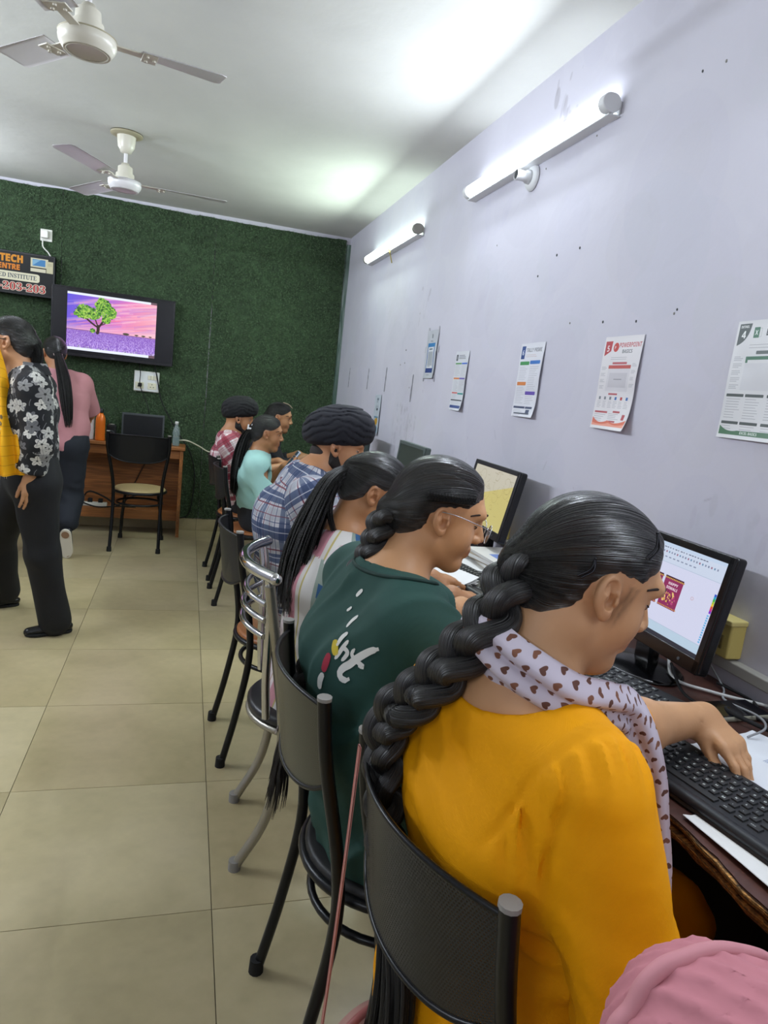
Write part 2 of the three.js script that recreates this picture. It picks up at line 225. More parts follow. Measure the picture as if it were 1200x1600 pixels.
// ---------------------------------------------------------------- ceiling fans
function fan(c, angles, R, mtl, rimM, label, canopyY) {
  const t = thing('ceiling_fan', label, 'ceiling fan', [c[0], HC, c[2]], 0, 'ceiling fans'); const y = c[1] - HC;
  part('ceiling_plate', lathe([[0, 0], [0.088, 0], [0.088, -0.012], [0.06, -0.018], [0, -0.018]], 28), M.fanRim, t);
  part('canopy', lathe([[0.045, -0.012], [0.052, -0.014], [0.046, -0.075], [0.036, -0.09], [0.03, -0.105], [0.012, -0.11], [0, -0.11]], 26), M.fanIvory, t);
  part('down_rod', bar([0, -0.1, 0], [0, y + 0.07, 0], 0.0105, 12), M.fanWhite, t);
  part('lower_canopy', lathe([[0, y + 0.115], [0.02, y + 0.112], [0.026, y + 0.1], [0.04, y + 0.092], [0.042, y + 0.06], [0.05, y + 0.055], [0.053, y + 0.028], [0.053, y + 0.02], [0, y + 0.02]], 26), M.fanIvory, t);
  const motor = part('motor_housing', lathe([[0, y + 0.026], [0.06, y + 0.026], [0.088, y + 0.018], [0.093, y + 0.010], [0.091, y + 0.004], [0.093, y], [0.091, y - 0.012], [0.086, y - 0.022], [0.084, y - 0.024], [0.076, y - 0.036], [0.072, y - 0.038], [0.066, y - 0.0345], [0, y - 0.033]], 40), mtl, t);
  part('trim_ring', new THREE.TorusGeometry(0.091, 0.0028, 6, 40).rotateX(Math.PI / 2).translate(0, y + 0.013, 0), rimM, motor);
  part('trim_ring', new THREE.TorusGeometry(0.066, 0.003, 6, 40).rotateX(Math.PI / 2).translate(0, y - 0.036, 0), mtl, motor);
  for (const a of angles) {
    const b = sheet((u, v) => { const r = lerp(0.17, R, u), w = lerp(0.105, 0.125, u) * (u > 0.94 ? Math.sqrt(Math.max(0.02, 1 - ((u - 0.94) / 0.06) ** 2)) * 0.25 + 0.75 : 1); const s = (v - 0.5) * w; return V(r, y + 0.012 - s * 0.2 * (1 - 0.5 * u) - 0.4 * s * s, s); }, 16, 8, 0.003);
    b.rotateY(-a * Math.PI / 180); const bl = part('blade', b, M.fanWhite, t);
    const ir = merge([rb(0.13, 0.005, 0.035, 0.002, 0.135, y + 0.008, 0), rb(0.05, 0.005, 0.075, 0.002, 0.2, y + 0.005, 0), ...[[-0.02, 0.19], [0.02, 0.19], [0, 0.215]].map(([s, r]) => cy(0.006, 0.006, 0.006, r, y, s, 8))]).rotateY(-a * Math.PI / 180); part('blade_iron', ir, M.fanIvory, bl);
  }
  return t;
}
fan([-0.39, 2.44, -2.74], [-12, 108, -132], 0.46, M.fanIvory, M.fanRim, 'cream ceiling fan nearest the camera cut by the top edge');
fan([-0.42, 2.415, -4.52], [-4, 116, -124], 0.58, M.fanWhite, M.fanWhite, 'white ceiling fan near the green turf wall');
// ---------------------------------------------------------------- long computer desk along the right wall
const DY = 0.79, DX = 0.755;   // desk height, front edge
const lamN = pnoise(512, 61, 5);
const lamTex = dataTex(512, 512, (x, y) => { const a = lamN(x, y, 5), b = lamN(x, y * 3 + 40, 40), c = hash3(x >> 1, y >> 1, 4) > 0.985 ? 1.25 : 1; const v = (0.8 + 0.35 * (a - 0.5) + 0.25 * (b - 0.5)) * c; return [clamp(92 * v, 0, 255), clamp(58 * v, 0, 255), clamp(50 * v, 0, 255)]; }, true);
const plyTex = dataTex(512, 32, (x, y) => { const b = 0.7 + 0.5 * (hash3(x >> 3, y >> 1, 8) - 0.5) + 0.5 * (hash3(x >> 1, y, 3) - 0.5); return [clamp(196 * b, 0, 255), clamp(156 * b, 0, 255), clamp(104 * b, 0, 255)]; }, true);
{
  const t = thing('computer_desk', 'long brown laminate computer desk with chipped ply edge along the wall', 'desk', [0, 0, 0]);
  const z0 = -5.75, z1 = 0.9;
  const chip = (z) => 0.004 * fbm(z * 26, 2, 1, 3) + 0.008 * Math.max(0, noise(z * 7, 9, 2));
  const top = sheet((u, v) => { const z = lerp(z0, z1, v); return V(lerp(DX + 0.004 + chip(z), XR - 0.012, u), DY - 0.004, z); }, 2, 400, 0.004);
  { const uv = top.attributes.uv; for (let i = 0; i < uv.count; i++) uv.setXY(i, uv.getX(i) * 0.6, uv.getY(i) * 6.6); }
  part('worktop', top, new THREE.MeshStandardMaterial({ map: lamTex, roughness: 0.34 }), t);
  // exposed ply layers of the front edge
  const layers = [[DY - 0.0035, DY - 0.011, 0.0, 0xffe9bd], [DY - 0.011, DY - 0.019, 0.005, 0xd6ae7c], [DY - 0.019, DY - 0.027, 0.002, 0xf0cc92], [DY - 0.027, DY - 0.036, 0.008, 0xb8926a]];
  for (const [ya, yb, off, c] of layers) {
    const g = sheet((u, v) => { const z = lerp(z0, z1, v), e = DX + off + 0.004 * fbm(z * 34, ya * 900, 5, 3) + 0.006 * Math.max(0, noise(z * 9, ya * 500, 3)) + chip(z); const pr = [[0.3, yb], [0, yb], [0, ya], [0.3, ya]]; const k = u * 3, i = Math.min(2, Math.floor(k)), f = k - i; return V(e + lerp(pr[i][0], pr[i + 1][0], f), lerp(pr[i][1], pr[i + 1][1], f) + 0.001 * noise(z * 40, ya * 700, 7), z); }, 3, 330);
    const uv = g.attributes.uv; for (let i = 0; i < uv.count; i++) uv.setXY(i, uv.getY(i) * 9, uv.getX(i));
    const q = new THREE.MeshStandardMaterial({ map: plyTex, color: c, roughness: 0.85, side: THREE.DoubleSide }); part('ply_layer', g.toNonIndexed(), q, t);
  }
  part('core_board', bx(XR - DX - 0.08, 0.03, z1 - z0, (XR + DX) / 2 + 0.02, DY - 0.02, (z0 + z1) / 2), mat(0x4a3324, 0.8), t);
  for (const z of [-5.6, -4.45, -3.3, -2.15, -1.0, 0.2]) part('side_panel', rb(XR - DX - 0.14, DY - 0.04, 0.018, 0.003, (XR + DX) / 2 + 0.05, (DY - 0.04) / 2, z), mat(0x35251e, 0.6), t);
  part('back_panel', bx(0.015, 0.45, z1 - z0 - 0.2, XR - 0.03, 0.5, (z0 + z1) / 2), mat(0x2c211c, 0.7), t);
  const led = solo('cable_trunking', rb(0.028, 0.028, z1 - z0, 0.004, XR - 0.014, 0.842, (z0 + z1) / 2), mat(0xa8a69f, 0.5), 'grey cable trunking strip on the lavender wall above the desk', 'trunking');
}
// ---------------------------------------------------------------- monitors
const screenM = (tex, e) => new THREE.MeshStandardMaterial({ color: 0x050505, roughness: 0.25, emissive: 0xffffff, emissiveMap: tex, emissiveIntensity: e });
function monitor(pos, turn, W, H, tilt, tex, e, label, o = {}) {
  const t = thing('monitor', label, 'monitor', pos, turn, 'flat monitors on the desk'); const by = o.by ?? 0.07, bz = o.bezel ?? 0.018, bot = o.bot ?? 0.032, body = o.body ?? M.glossBlack;
  part('base', lathe([[0, 0], [0.115, 0], [0.118, 0.004], [0.11, 0.010], [0.05, 0.016], [0.03, 0.022], [0, 0.022]], 40).scale(1, 1, 0.8), M.glossBlack, t);
  part('stem', rb(0.07, by + 0.07, 0.03, 0.012, 0, (by + 0.07) / 2, -0.015), M.glossBlack, t);
  const head = part('housing', [rb(W, H, 0.03, 0.008, 0, 0, 0, 3), rb(W * 0.8, H * 0.75, 0.03, 0.012, 0, -0.01, -0.022, 3)].map((g) => g.translate(0, H / 2, 0).rotateX(-tilt).translate(0, by, 0.012)), body, t);
  const place = (g) => g.translate(0, H / 2, 0).rotateX(-tilt).translate(0, by, 0.012);
  const fr = [[W - 0.004, bz, 0, H / 2 - bz / 2 - 0.001], [W - 0.004, bot, 0, -H / 2 + bot / 2 + 0.001], [bz, H - 0.004, -W / 2 + bz / 2 + 0.001, 0], [bz, H - 0.004, W / 2 - bz / 2 - 0.001, 0]];
  part('bezel', fr.map(([w, h, x, y]) => place(rb(w, h, 0.006, 0.0025, x, y, 0.0165))), body, t);
  part('screen', place(new THREE.PlaneGeometry(W - 2 * bz, H - bz - bot).translate(0, (bot - bz) / 2, 0.0157)), tex ? screenM(tex, e) : mat(0x39443f, 0.3), t);
  if (tex) { const al = new THREE.RectAreaLight(0xffffff, e * 0.6, W - 2 * bz, H - bz - bot); al.position.set(0, by + H / 2 * Math.cos(tilt), 0.034 - H / 2 * Math.sin(tilt)); al.rotation.set(-tilt, Math.PI, 0, 'YXZ'); t.add(al); }
  part('power_button', place(cy(0.004, 0.004, 0.003, 0, 0, 0, 10).rotateX(Math.PI / 2).translate(W * 0.36, -H / 2 + bot * 0.5, 0.0195)), M.greyPlastic, t);
  return t;
}
const tex1 = canvasTex(1024, 640, (g, w, h) => {
  g.fillStyle = '#d3d6ee'; g.fillRect(0, 0, w, h); g.fillStyle = '#c2d3ea'; g.fillRect(0, 0, w, 26); g.fillStyle = '#cbd6ea'; g.fillRect(0, 26, w, 110); g.fillStyle = '#b9cfe2'; g.fillRect(0, h - 90, w, 62);
  g.fillStyle = '#565d72'; for (let i = 0; i < 36; i++) g.fillRect(18 + i * 24, 32, 8 + rnd() * 12, 6); for (let i = 0; i < 40; i++) { g.fillStyle = ['#7d86a0', '#9a6a80', '#6d8fae', '#8a93aa'][i % 4]; g.fillRect(20 + i * 24, 58, 11, 13); } for (let i = 0; i < 22; i++) { g.fillStyle = '#8790a8'; g.fillRect(24 + i * 36, 96, 20, 8); }
  g.fillStyle = '#aebfd4'; g.fillRect(0, 134, w, 3); g.fillRect(0, h - 92, w, 3);
  const card = (x, y, cw, ch) => { g.fillStyle = '#8d2a5c'; g.fillRect(x, y, cw, ch); g.fillStyle = '#3d1230'; g.fillRect(x, y, cw, 16); g.fillStyle = '#c79b4e'; for (let i = 0; i < cw; i += 14) { g.beginPath(); g.arc(x + i + 7, y + 14, 6, 0, 7); g.fill(); g.beginPath(); g.arc(x + i + 7, y + ch - 8, 5, 0, 7); g.fill(); } for (let i = 0; i < 60; i++) { g.fillStyle = ['#b5437a', '#701f4a', '#d8a95a', '#e6c27a'][i % 4]; const a = rnd() * 6.3, q = rnd() * cw * 0.36; g.beginPath(); g.arc(x + cw / 2 + Math.cos(a) * q, y + ch * 0.66 + Math.sin(a) * q * 0.8, 3 + rnd() * 7, 0, 7); g.fill(); } };
  card(410, 216, 160, 214); card(592, 216, 160, 214);
  g.fillStyle = '#f3e4ec'; g.font = 'bold 27px sans-serif'; g.textAlign = 'center'; for (const x of [672, 490]) { g.fillText('HAPPY', x, 272); g.fillText('DIWALI', x, 302); }
  g.strokeStyle = '#c9a6ac'; g.lineWidth = 3; g.beginPath(); g.arc(850, 296, 10, 0, 7); g.stroke();
  ['#2b54c8', '#27a3c8', '#38b04a', '#a7c52d', '#e6c22d', '#d94a2d', '#c82b86', '#7a2bc8'].forEach((c, i) => { g.fillStyle = c; g.fillRect(w - 26, 210 + i * 16, 16, 16); }); g.fillStyle = '#63b3e6'; for (let i = 0; i < 12; i++) g.fillRect(w - 30, 350 + i * 16, 14, 10);
  g.fillStyle = '#2b2f3a'; g.fillRect(0, h - 30, w, 30); for (let i = 0; i < 16; i++) { g.fillStyle = ['#d8dce6', '#5aa9e6', '#e6c35a', '#63c07a'][i % 4]; g.fillRect(14 + i * 34, h - 23, 16, 16); }
});
const tex2 = canvasTex(512, 320, (g, w, h) => { g.fillStyle = '#e3d689'; g.fillRect(0, 0, w, h); g.fillStyle = '#ded9c4'; g.beginPath(); g.moveTo(0, 0); g.lineTo(w, 0); g.lineTo(w, 60); g.lineTo(0, 200); g.fill(); g.strokeStyle = 'rgba(150,130,80,0.4)'; g.lineWidth = 2; for (let i = 0; i < 26; i++) { g.beginPath(); g.arc(60 + rnd() * 400, 30 + rnd() * 200, 8 + rnd() * 34, rnd() * 6, rnd() * 6); g.stroke(); } g.fillStyle = 'rgba(120,110,70,.25)'; for (let i = 0; i < 30; i++) g.fillRect(rnd() * w, rnd() * h, 20 + rnd() * 30, 3); });
monitor([1.122, DY, -1.362], -Math.PI / 2 - 0.02, 0.445, 0.272, 0.175, tex1, 0.55, 'near glossy black monitor showing two magenta festival cards', { by: 0.07 });
monitor([1.16, DY, -2.45], -Math.PI / 2 - 0.03, 0.435, 0.275, 0.2, tex2, 0.42, 'black monitor with a pale yellow screen beyond the green shirt', { by: 0.1, body: M.blackPlastic });
monitor([1.1, DY, -3.27], -Math.PI / 2, 0.41, 0.29, 0.1, null, 0, 'dark grey monitor edge above the ponytail girl', { by: 0.078, body: mat(0x4a5552, 0.55) });
monitor([1.12, DY, -4.45], -Math.PI / 2, 0.42, 0.27, 0.06, null, 0, 'dark monitor beyond the blue plaid turban man', { by: 0.075, body: mat(0x33403c, 0.6) });
// ---------------------------------------------------------------- keyboards with separate keys
const rows = [
  ['Esc:1', ':0.9', 'F1', 'F2', 'F3', 'F4', ':0.45', 'F5', 'F6', 'F7', 'F8', ':0.45', 'F9', 'F10', 'F11', 'F12'],
  ['`', '1', '2', '3', '4', '5', '6', '7', '8', '9', '0', '-', '=', 'Bksp:2'],
  ['Tab:1.5', 'Q', 'W', 'E', 'R', 'T', 'Y', 'U', 'I', 'O', 'P', '[', ']', '\\:1.5'],
  ['Caps:1.75', 'A', 'S', 'D', 'F', 'G', 'H', 'J', 'K', 'L', ';', "'", 'Enter:2.25'],
  ['Shift:2.25', 'Z', 'X', 'C', 'V', 'B', 'N', 'M', ',', '.', '/', 'Shift:2.75'],
  ['Ctrl:1.4', 'Alt:1.4', ':0.2', ' :6', ':0.2', 'Alt:1.4', 'Fn:1.2', 'Ctrl:1.4']];
const KU = 0.0188, KW = 0.452, KD = 0.135;
const keyList = [];
rows.forEach((r, j) => { let x = 0; for (const k of r) { let [l, w] = k === ':' ? [k, 1] : k.includes(':') && k.length > 1 ? k.split(/:(?=[\d.]+$)/) : [k, 1]; w = +w; if (l) keyList.push([x + w / 2, j, w, l.trim()]); x += w; } });
for (let j = 0; j < 6; j++) for (let i = 0; i < 3; i++) if (!(j === 3) && !(j === 4 && i !== 1)) keyList.push([15.75 + i, j, 1, j === 4 ? '^' : j === 5 ? '<v>'[i] : j === 0 ? ['Prt', 'Scr', 'Brk'][i] : [['Ins', 'Hom', 'PgU'], ['Del', 'End', 'PgD']][j - 1]?.[i] ?? '']);
const pad = [['Num', '/', '*', '-'], ['7', '8', '9'], ['4', '5', '6'], ['1', '2', '3'], ['0', '.']];
pad.forEach((r, j) => r.forEach((l, i) => keyList.push([j === 4 ? (i ? 21.1 : 19.6) : 19.1 + i, j + 1, j === 4 && !i ? 2 : 1, l])));
const legend = canvasTex(2048, 768, (g, w, h) => { g.fillStyle = '#1b1d1f'; g.fillRect(0, 0, w, h); g.fillStyle = '#c9d0cc'; g.textAlign = 'center'; for (const [x, j, kw, l] of keyList) { const px = (x * KU + 0.014) / KW * w - 0 * kw, py = (0.015 + j * KU + (j ? 0.004 : 0)) / KD * h; g.font = `bold ${l.length > 1 ? 21 : 34}px sans-serif`; g.fillText(l, px - (kw > 1.2 ? kw * 14 : 8), py + 4); } });
const keyM = new THREE.MeshStandardMaterial({ map: legend, roughness: 0.5 });
const keyGeo = {};
function keyShape(w, x, z) {   // tapered cap with uv from its place on the board
  const hw = w * KU / 2 - 0.0012, hd = KU / 2 - 0.0012, t = 0.0028, h = 0.0085; const p = [[-hw, 0, -hd], [hw, 0, -hd], [hw, 0, hd], [-hw, 0, hd], [-hw + t, h, -hd + t * 0.6], [hw - t, h, -hd + t * 0.6], [hw - t, h - 0.001, hd - t], [-hw + t, h - 0.001, hd - t]];
  const f = [[4, 7, 6, 5], [0, 4, 5, 1], [1, 5, 6, 2], [2, 6, 7, 3], [3, 7, 4, 0]]; const pos = [], uv = [];
  for (const q of f) for (const i of [0, 1, 2, 0, 2, 3]) { const v = p[q[i]]; pos.push(v[0] + x, v[1], v[2] + z); uv.push((v[0] + x + KW / 2) / KW, 1 - (v[2] + z + KD / 2) / KD); }
  const g = new THREE.BufferGeometry(); g.setAttribute('position', new THREE.Float32BufferAttribute(pos, 3)); g.setAttribute('uv', new THREE.Float32BufferAttribute(uv, 2)); g.computeVertexNormals(); return g;
}
function makeKeyboard(pos, turn, label) {
  const t = thing('keyboard', label, 'keyboard', pos, turn, 'black keyboards on the desk'); const slope = 0.05;
  const sh2 = new THREE.Shape(); sh2.moveTo(-KD / 2 - 0.012, 0.004); sh2.quadraticCurveTo(-KD / 2 - 0.016, 0.016, -KD / 2 + 0.004, 0.019); sh2.lineTo(KD / 2 - 0.006, 0.014); sh2.quadraticCurveTo(KD / 2 + 0.012, 0.014, KD / 2 + 0.018, 0.004); sh2.lineTo(KD / 2 + 0.016, 0); sh2.lineTo(-KD / 2 - 0.01, 0); sh2.closePath();
  part('case', new THREE.ExtrudeGeometry(sh2, { depth: KW, bevelEnabled: true, bevelSize: 0.003, bevelThickness: 0.004, bevelSegments: 2 }).translate(0, 0, -KW / 2).rotateY(-Math.PI / 2), mat(0x1a1c20, 0.42), t);
  part('palm_rest', new THREE.CapsuleGeometry(0.0125, KW - 0.02, 6, 12).rotateZ(Math.PI / 2).scale(1, 0.75, 1).translate(0, 0.0125, KD / 2 + 0.008), mat(0x1d2025, 0.38), t);
  for (const [x, j, w] of keyList) { const z = -KD / 2 + 0.015 + j * KU + (j ? 0.004 : 0), X = -KW / 2 + 0.014 + x * KU; const k = part('key', keyShape(w, X, z), keyM, t); k.position.y = 0.0165 - (z + KD / 2) / KD * 0.005; }
  return t;
}
const K1 = makeKeyboard([0.9, DY, -0.757], -Math.PI / 2 + 0.165, 'nearest black keyboard under the bare forearm at the desk edge');
const K2 = copyOf(K1, [0.945, DY, -1.29], -Math.PI / 2 + 0.27, 'black keyboard in front of the near monitor');
const K3 = copyOf(K1, [0.955, DY, -2.1], -Math.PI / 2 + 0.15, 'black keyboard beside the white notebook');
// ---------------------------------------------------------------- chairs
const perf = canvasTex(256, 256, (g, w, h) => { g.fillStyle = '#ffffff'; g.fillRect(0, 0, w, h); g.fillStyle = '#000000'; for (let j = 0; j < 16; j++) for (let i = 0; i < 16; i++) { g.beginPath(); g.arc(i * 16 + (j & 1 ? 8 : 0) + 4, j * 16 + 8, 4.2, 0, 7); g.fill(); } }, false);
function panelMat(c, alpha) { const a = repTex(perf, 5, 2.6); return alpha ? new THREE.MeshStandardMaterial({ color: c, roughness: 0.36, metalness: 0.5, alphaMap: a, transparent: true, side: THREE.DoubleSide }) : new THREE.MeshStandardMaterial({ color: c, roughness: 0.4, metalness: 0.3, bumpMap: a, bumpScale: 0.002 }); }
const panelOpen = panelMat(0x38383a, true), seatWood = mat(0xa06437, 0.42), seatCream = mat(0xb8a373, 0.6), seatBlack = mat(0x141416, 0.5);
const PB = (u, v, W, y0, y1, bulge, lean) => { const s = (u - 0.5) * 2, yb = lerp(y0 + 0.035 * s * s * s * s + 0.015 * s * s, y1 - 0.006 * s * s, v); return V(-0.2 - bulge * (1 - s * s) - (yb - 0.6) * lean, yb, s * W / 2); };
function blackChair(pos, turn, label, o = {}) {
  const t = thing('metal_chair', label, 'chair', pos, turn, 'black tube chairs with round seats'); const W = o.W ?? 0.38, H = o.H ?? 0.875, bm = M.blackMetal, SY = 0.45;
  const lean = 0.12, bx0 = -0.2 - (H - 0.6) * lean;
  part('seat', lathe([[0, SY - 0.018], [0.175, SY - 0.018], [0.188, SY - 0.012], [0.19, SY + 0.004], [0.18, SY + 0.014], [0.12, SY + 0.018], [0, SY + 0.016]], 36), o.seat ?? seatBlack, t);
  part('seat_ring', new THREE.TorusGeometry(0.192, 0.011, 8, 44).rotateX(Math.PI / 2).translate(0, SY - 0.012, 0), bm, t);
  part('lower_ring', new THREE.TorusGeometry(0.168, 0.009, 8, 40).rotateX(Math.PI / 2).translate(0, SY - 0.105, 0), bm, t);
  for (const s of [-1, 1]) {
    const rear = part('rear_leg', tube([[-0.235, 0.012, s * 0.175], [-0.195, 0.2, s * 0.172], [-0.165, SY - 0.05, s * 0.172], [-0.175, SY + 0.1, s * 0.18], [bx0 + 0.015, H - 0.12, s * W / 2], [bx0, H, s * W / 2]], 0.0125, 40, 10), bm, t);
    part('foot_cap', cy(0.0165, 0.018, 0.035, -0.239, 0.0175, s * 0.175, 12), M.rubber, rear); part('top_plug', cy(0.0132, 0.0132, 0.006, bx0, H + 0.002, s * W / 2, 12), M.greyCap, rear);
    const front = part('front_leg', tube([[0.215, 0.012, s * 0.16], [0.18, 0.22, s * 0.145], [0.14, SY - 0.03, s * 0.12]], 0.0125, 20, 10), bm, t); part('foot_cap', cy(0.0165, 0.018, 0.035, 0.216, 0.0175, s * 0.16, 12), M.rubber, front);
  }
  const g = sheet((u, v) => PB(u, v, W - 0.012, H - 0.215, H - 0.012, o.bulge ?? 0.05, lean), 28, 10, 0.0015); part('backrest', g, o.panel ?? panelOpen, t);
  const rim = []; for (const v of [0, 1]) { const p = []; for (let i = 0; i <= 14; i++) p.push(PB(i / 14, v, W - 0.012, H - 0.215, H - 0.012, o.bulge ?? 0.05, lean)); rim.push(tube(p, 0.0045, 40, 7)); } part('backrest_rim', rim, bm, t);
  return t;
}
const atBack = (bx_, bz_, turn, H = 0.875) => { const l = -0.2 - (H - 0.6) * 0.12; return [bx_ - l * Math.cos(turn), 0, bz_ + l * Math.sin(turn)]; };   // floor point from the middle of the back
blackChair(atBack(0.326, -0.748, 0.16), 0.16, 'black chair with perforated back behind the mustard yellow dress', { bulge: 0.055 });
blackChair(atBack(0.246, -1.235, 0.02), 0.02, 'black chair with perforated back under the dark green shirt', { panel: panelMat(0x5c5b50, true) });
blackChair([0.42, 0, -2.5], 0.05, 'black chair with brown wooden seat under the blue plaid man', { seat: seatWood, W: 0.4 });
blackChair([0.46, 0, -4.3], 0.05, 'black chair under the girl in the mint top', { H: 0.86, seat: seatWood });
blackChair([0.44, 0, -4.83], 0.05, 'black chair with wooden seat rim under the red plaid turban man', { H: 0.86, seat: seatWood });
blackChair([0.62, 0, -5.45], 0.05, 'black chair under the woman by the turf corner', { H: 0.86 });
blackChair([-0.31, 0, -5.56], -Math.PI / 2 - 0.05 + Math.PI, 'empty black chair with cream round seat at the wooden desk', { seat: seatCream, panel: mat(0x17181a, 0.38, { metalness: 0.3 }), W: 0.43, H: 0.9 });
blackChair([-1.22, 0, -5.1], Math.PI / 2 - 0.3, 'black chair half hidden behind the girl in the floral shirt', { H: 0.86 });
{ // chrome chair with curved rails
  const t = thing('chrome_chair', 'chrome tube chair with curved back rails and dark round seat', 'chair', [0.42, 0, -1.92], -0.06);
  const C = (s, b, y, W, tip = 0) => [...Array(9)].map((_, i) => { const q = (i / 8 - 0.5) * 2; return [-0.19 - b * (1 - q * q) - tip + s, y + 0.0 * q, q * W / 2]; });
  const top = part('top_rail', tube(C(0.03, 0.075, 0.885, 0.43), 0.0165, 40, 14), M.chrome, t); for (const s of [-1, 1]) part('rail_plug', sp(0.0175, -0.16, 0.885, s * 0.217, 12).scale(1, 1, 1), M.chrome, top);
  for (const [y, b] of [[0.80, 0.05], [0.755, 0.055], [0.71, 0.055]]) part('back_rail', tube(C(0.015, b, y, 0.345), 0.0085, 32, 10), M.chrome, t);
  for (const s of [-1, 1]) {
    part('back_strut', tube([[-0.175, 0.875, s * 0.19], [-0.165, 0.8, s * 0.178], [-0.16, 0.6, s * 0.17], [-0.15, 0.47, s * 0.165]], 0.0115, 24, 10), M.chrome, t);
    const leg = part('rear_leg', tube([[-0.2, 0.012, s * 0.165], [-0.125, 0.17, s * 0.168], [-0.1, 0.4, s * 0.168], [-0.13, 0.62, s * 0.172], [-0.172, 0.86, s * 0.195]], 0.0145, 40, 12), M.wornChrome, t); part('foot_cap', cy(0.0175, 0.018, 0.03, -0.203, 0.015, s * 0.165, 12), M.greyCap, leg);
    const fr = part('front_leg', tube([[0.2, 0.012, s * 0.16], [0.16, 0.24, s * 0.15], [0.13, 0.43, s * 0.12]], 0.0145, 20, 12), M.wornChrome, t); part('foot_cap', cy(0.0175, 0.018, 0.03, 0.201, 0.015, s * 0.16, 12), M.greyCap, fr);
  }
  part('seat', lathe([[0, 0.43], [0.18, 0.43], [0.195, 0.437], [0.197, 0.452], [0.185, 0.464], [0.1, 0.472], [0, 0.47]], 36), mat(0x17161a, 0.35), t);
  part('seat_ring', new THREE.TorusGeometry(0.19, 0.0105, 8, 40).rotateX(Math.PI / 2).translate(0, 0.422, 0), M.wornChrome, t);
  part('seat_bracket', [bar([-0.13, 0.41, -0.12], [-0.13, 0.41, 0.12], 0.01), bar([0.1, 0.41, -0.12], [0.1, 0.41, 0.12], 0.01)], M.blackMetal, t);
}
// ---------------------------------------------------------------- back wall: television, sign, sockets
const tvTex = canvasTex(1024, 576, (g, w, h) => {
  g.fillStyle = '#04040a'; g.fillRect(0, 0, w, h); const x0 = 118, x1 = 872, y0 = 34, y1 = 540, W = x1 - x0, H = y1 - y0;
  g.save(); g.beginPath(); g.rect(x0, y0, W, H); g.clip();
  let q = g.createLinearGradient(x0, y0, x1, y0 + H * 0.62); q.addColorStop(0, '#5b52d8'); q.addColorStop(0.35, '#9b63d4'); q.addColorStop(0.6, '#df7fc0'); q.addColorStop(0.8, '#ef9bb4'); q.addColorStop(1, '#f3b7c4'); g.fillStyle = q; g.fillRect(x0, y0, W, H);
  for (let i = 0; i < 90; i++) { const t = rnd(); g.strokeStyle = `rgba(${['255,205,215', '245,120,150', '255,225,220', '160,110,215'][i % 4]},${0.12 + rnd() * 0.2})`; g.lineWidth = 4 + rnd() * 16; const y = y0 + H * (0.05 + 0.6 * rnd()), x = x0 + W * (0.25 + 0.8 * t); g.beginPath(); g.moveTo(x - 140 - rnd() * 160, y + 50 + rnd() * 20); g.quadraticCurveTo(x, y, x + 160 + rnd() * 100, y - 50 * rnd()); g.stroke(); }
  q = g.createLinearGradient(0, y0 + H * 0.5, 0, y0 + H * 0.66); q.addColorStop(0, 'rgba(250,200,215,0)'); q.addColorStop(1, 'rgba(250,190,200,.8)'); g.fillStyle = q; g.fillRect(x0, y0 + H * 0.5, W, H * 0.16);
  g.fillStyle = '#8d63c0'; g.fillRect(x0, y0 + H * 0.65, W, H); for (let i = 0; i < 5200; i++) { const v = rnd(), y = y0 + H * (0.64 + 0.36 * v), x = x0 + rnd() * W; g.fillStyle = ['#b492e6', '#7a4fb0', '#c9aef0', '#9a78d6', '#6d8a5a', '#d0c0ee'][v > 0.75 ? i % 6 : i % 4]; g.fillRect(x, y, 2 + 3 * v, 4 + 12 * v); }
  g.fillStyle = '#6a3d80'; g.fillRect(x0, y0 + H * 0.638, W, 5); g.fillStyle = '#4f4a3a'; for (const [a, s] of [[0.66, 20], [0.78, 12], [0.86, 13], [0.94, 10]]) { g.beginPath(); g.ellipse(x0 + W * a, y0 + H * 0.62, s * 1.4, s * 0.5, 0, 0, 7); g.fill(); g.fillRect(x0 + W * a - 2, y0 + H * 0.62, 4, 12); }
  const tx = x0 + W * 0.34, ty = y0 + H * 0.66; g.strokeStyle = '#3a2620'; g.lineCap = 'round'; const limb = (a, b, c, d, lw) => { g.lineWidth = lw; g.beginPath(); g.moveTo(a, b); g.quadraticCurveTo((a + c) / 2 + 4, (b + d) / 2 + 14, c, d); g.stroke(); };
  limb(tx, ty, tx + 4, ty - 60, 26); limb(tx, ty - 50, tx - 110, ty - 130, 15); limb(tx + 6, ty - 50, tx + 60, ty - 150, 17); limb(tx, ty - 60, tx - 30, ty - 140, 10); limb(tx + 20, ty - 70, tx + 90, ty - 120, 8);
  for (const [cx, cy_, R, n] of [[-115, -175, 74, 330], [-40, -165, 60, 220], [40, -245, 66, 300], [80, -190, 72, 320], [70, -120, 34, 90], [-160, -150, 36, 110], [-40, -16, 20, 40], [20, -300, 26, 70]]) for (let i = 0; i < n; i++) { const a = rnd() * 6.3, r = Math.sqrt(rnd()) * R; g.fillStyle = ['#3f7a2a', '#6aa534', '#8cc046', '#2c5a22', '#a8cc58'][Math.floor(rnd() * 5)]; g.beginPath(); g.arc(tx + cx + Math.cos(a) * r, ty + cy_ + Math.sin(a) * r * 0.8, 4 + rnd() * 6, 0, 7); g.fill(); }
  g.restore(); g.fillStyle = '#e6ecfa'; g.fillRect(x0, y0, W * 0.93, 20); g.fillRect(x0, y1 - 24, W * 0.93, 24); g.fillStyle = '#6d5560'; g.fillRect(x0 + W * 0.93, y0, W * 0.07, 20); g.fillRect(x0 + W * 0.93, y1 - 24, W * 0.07, 24);
});
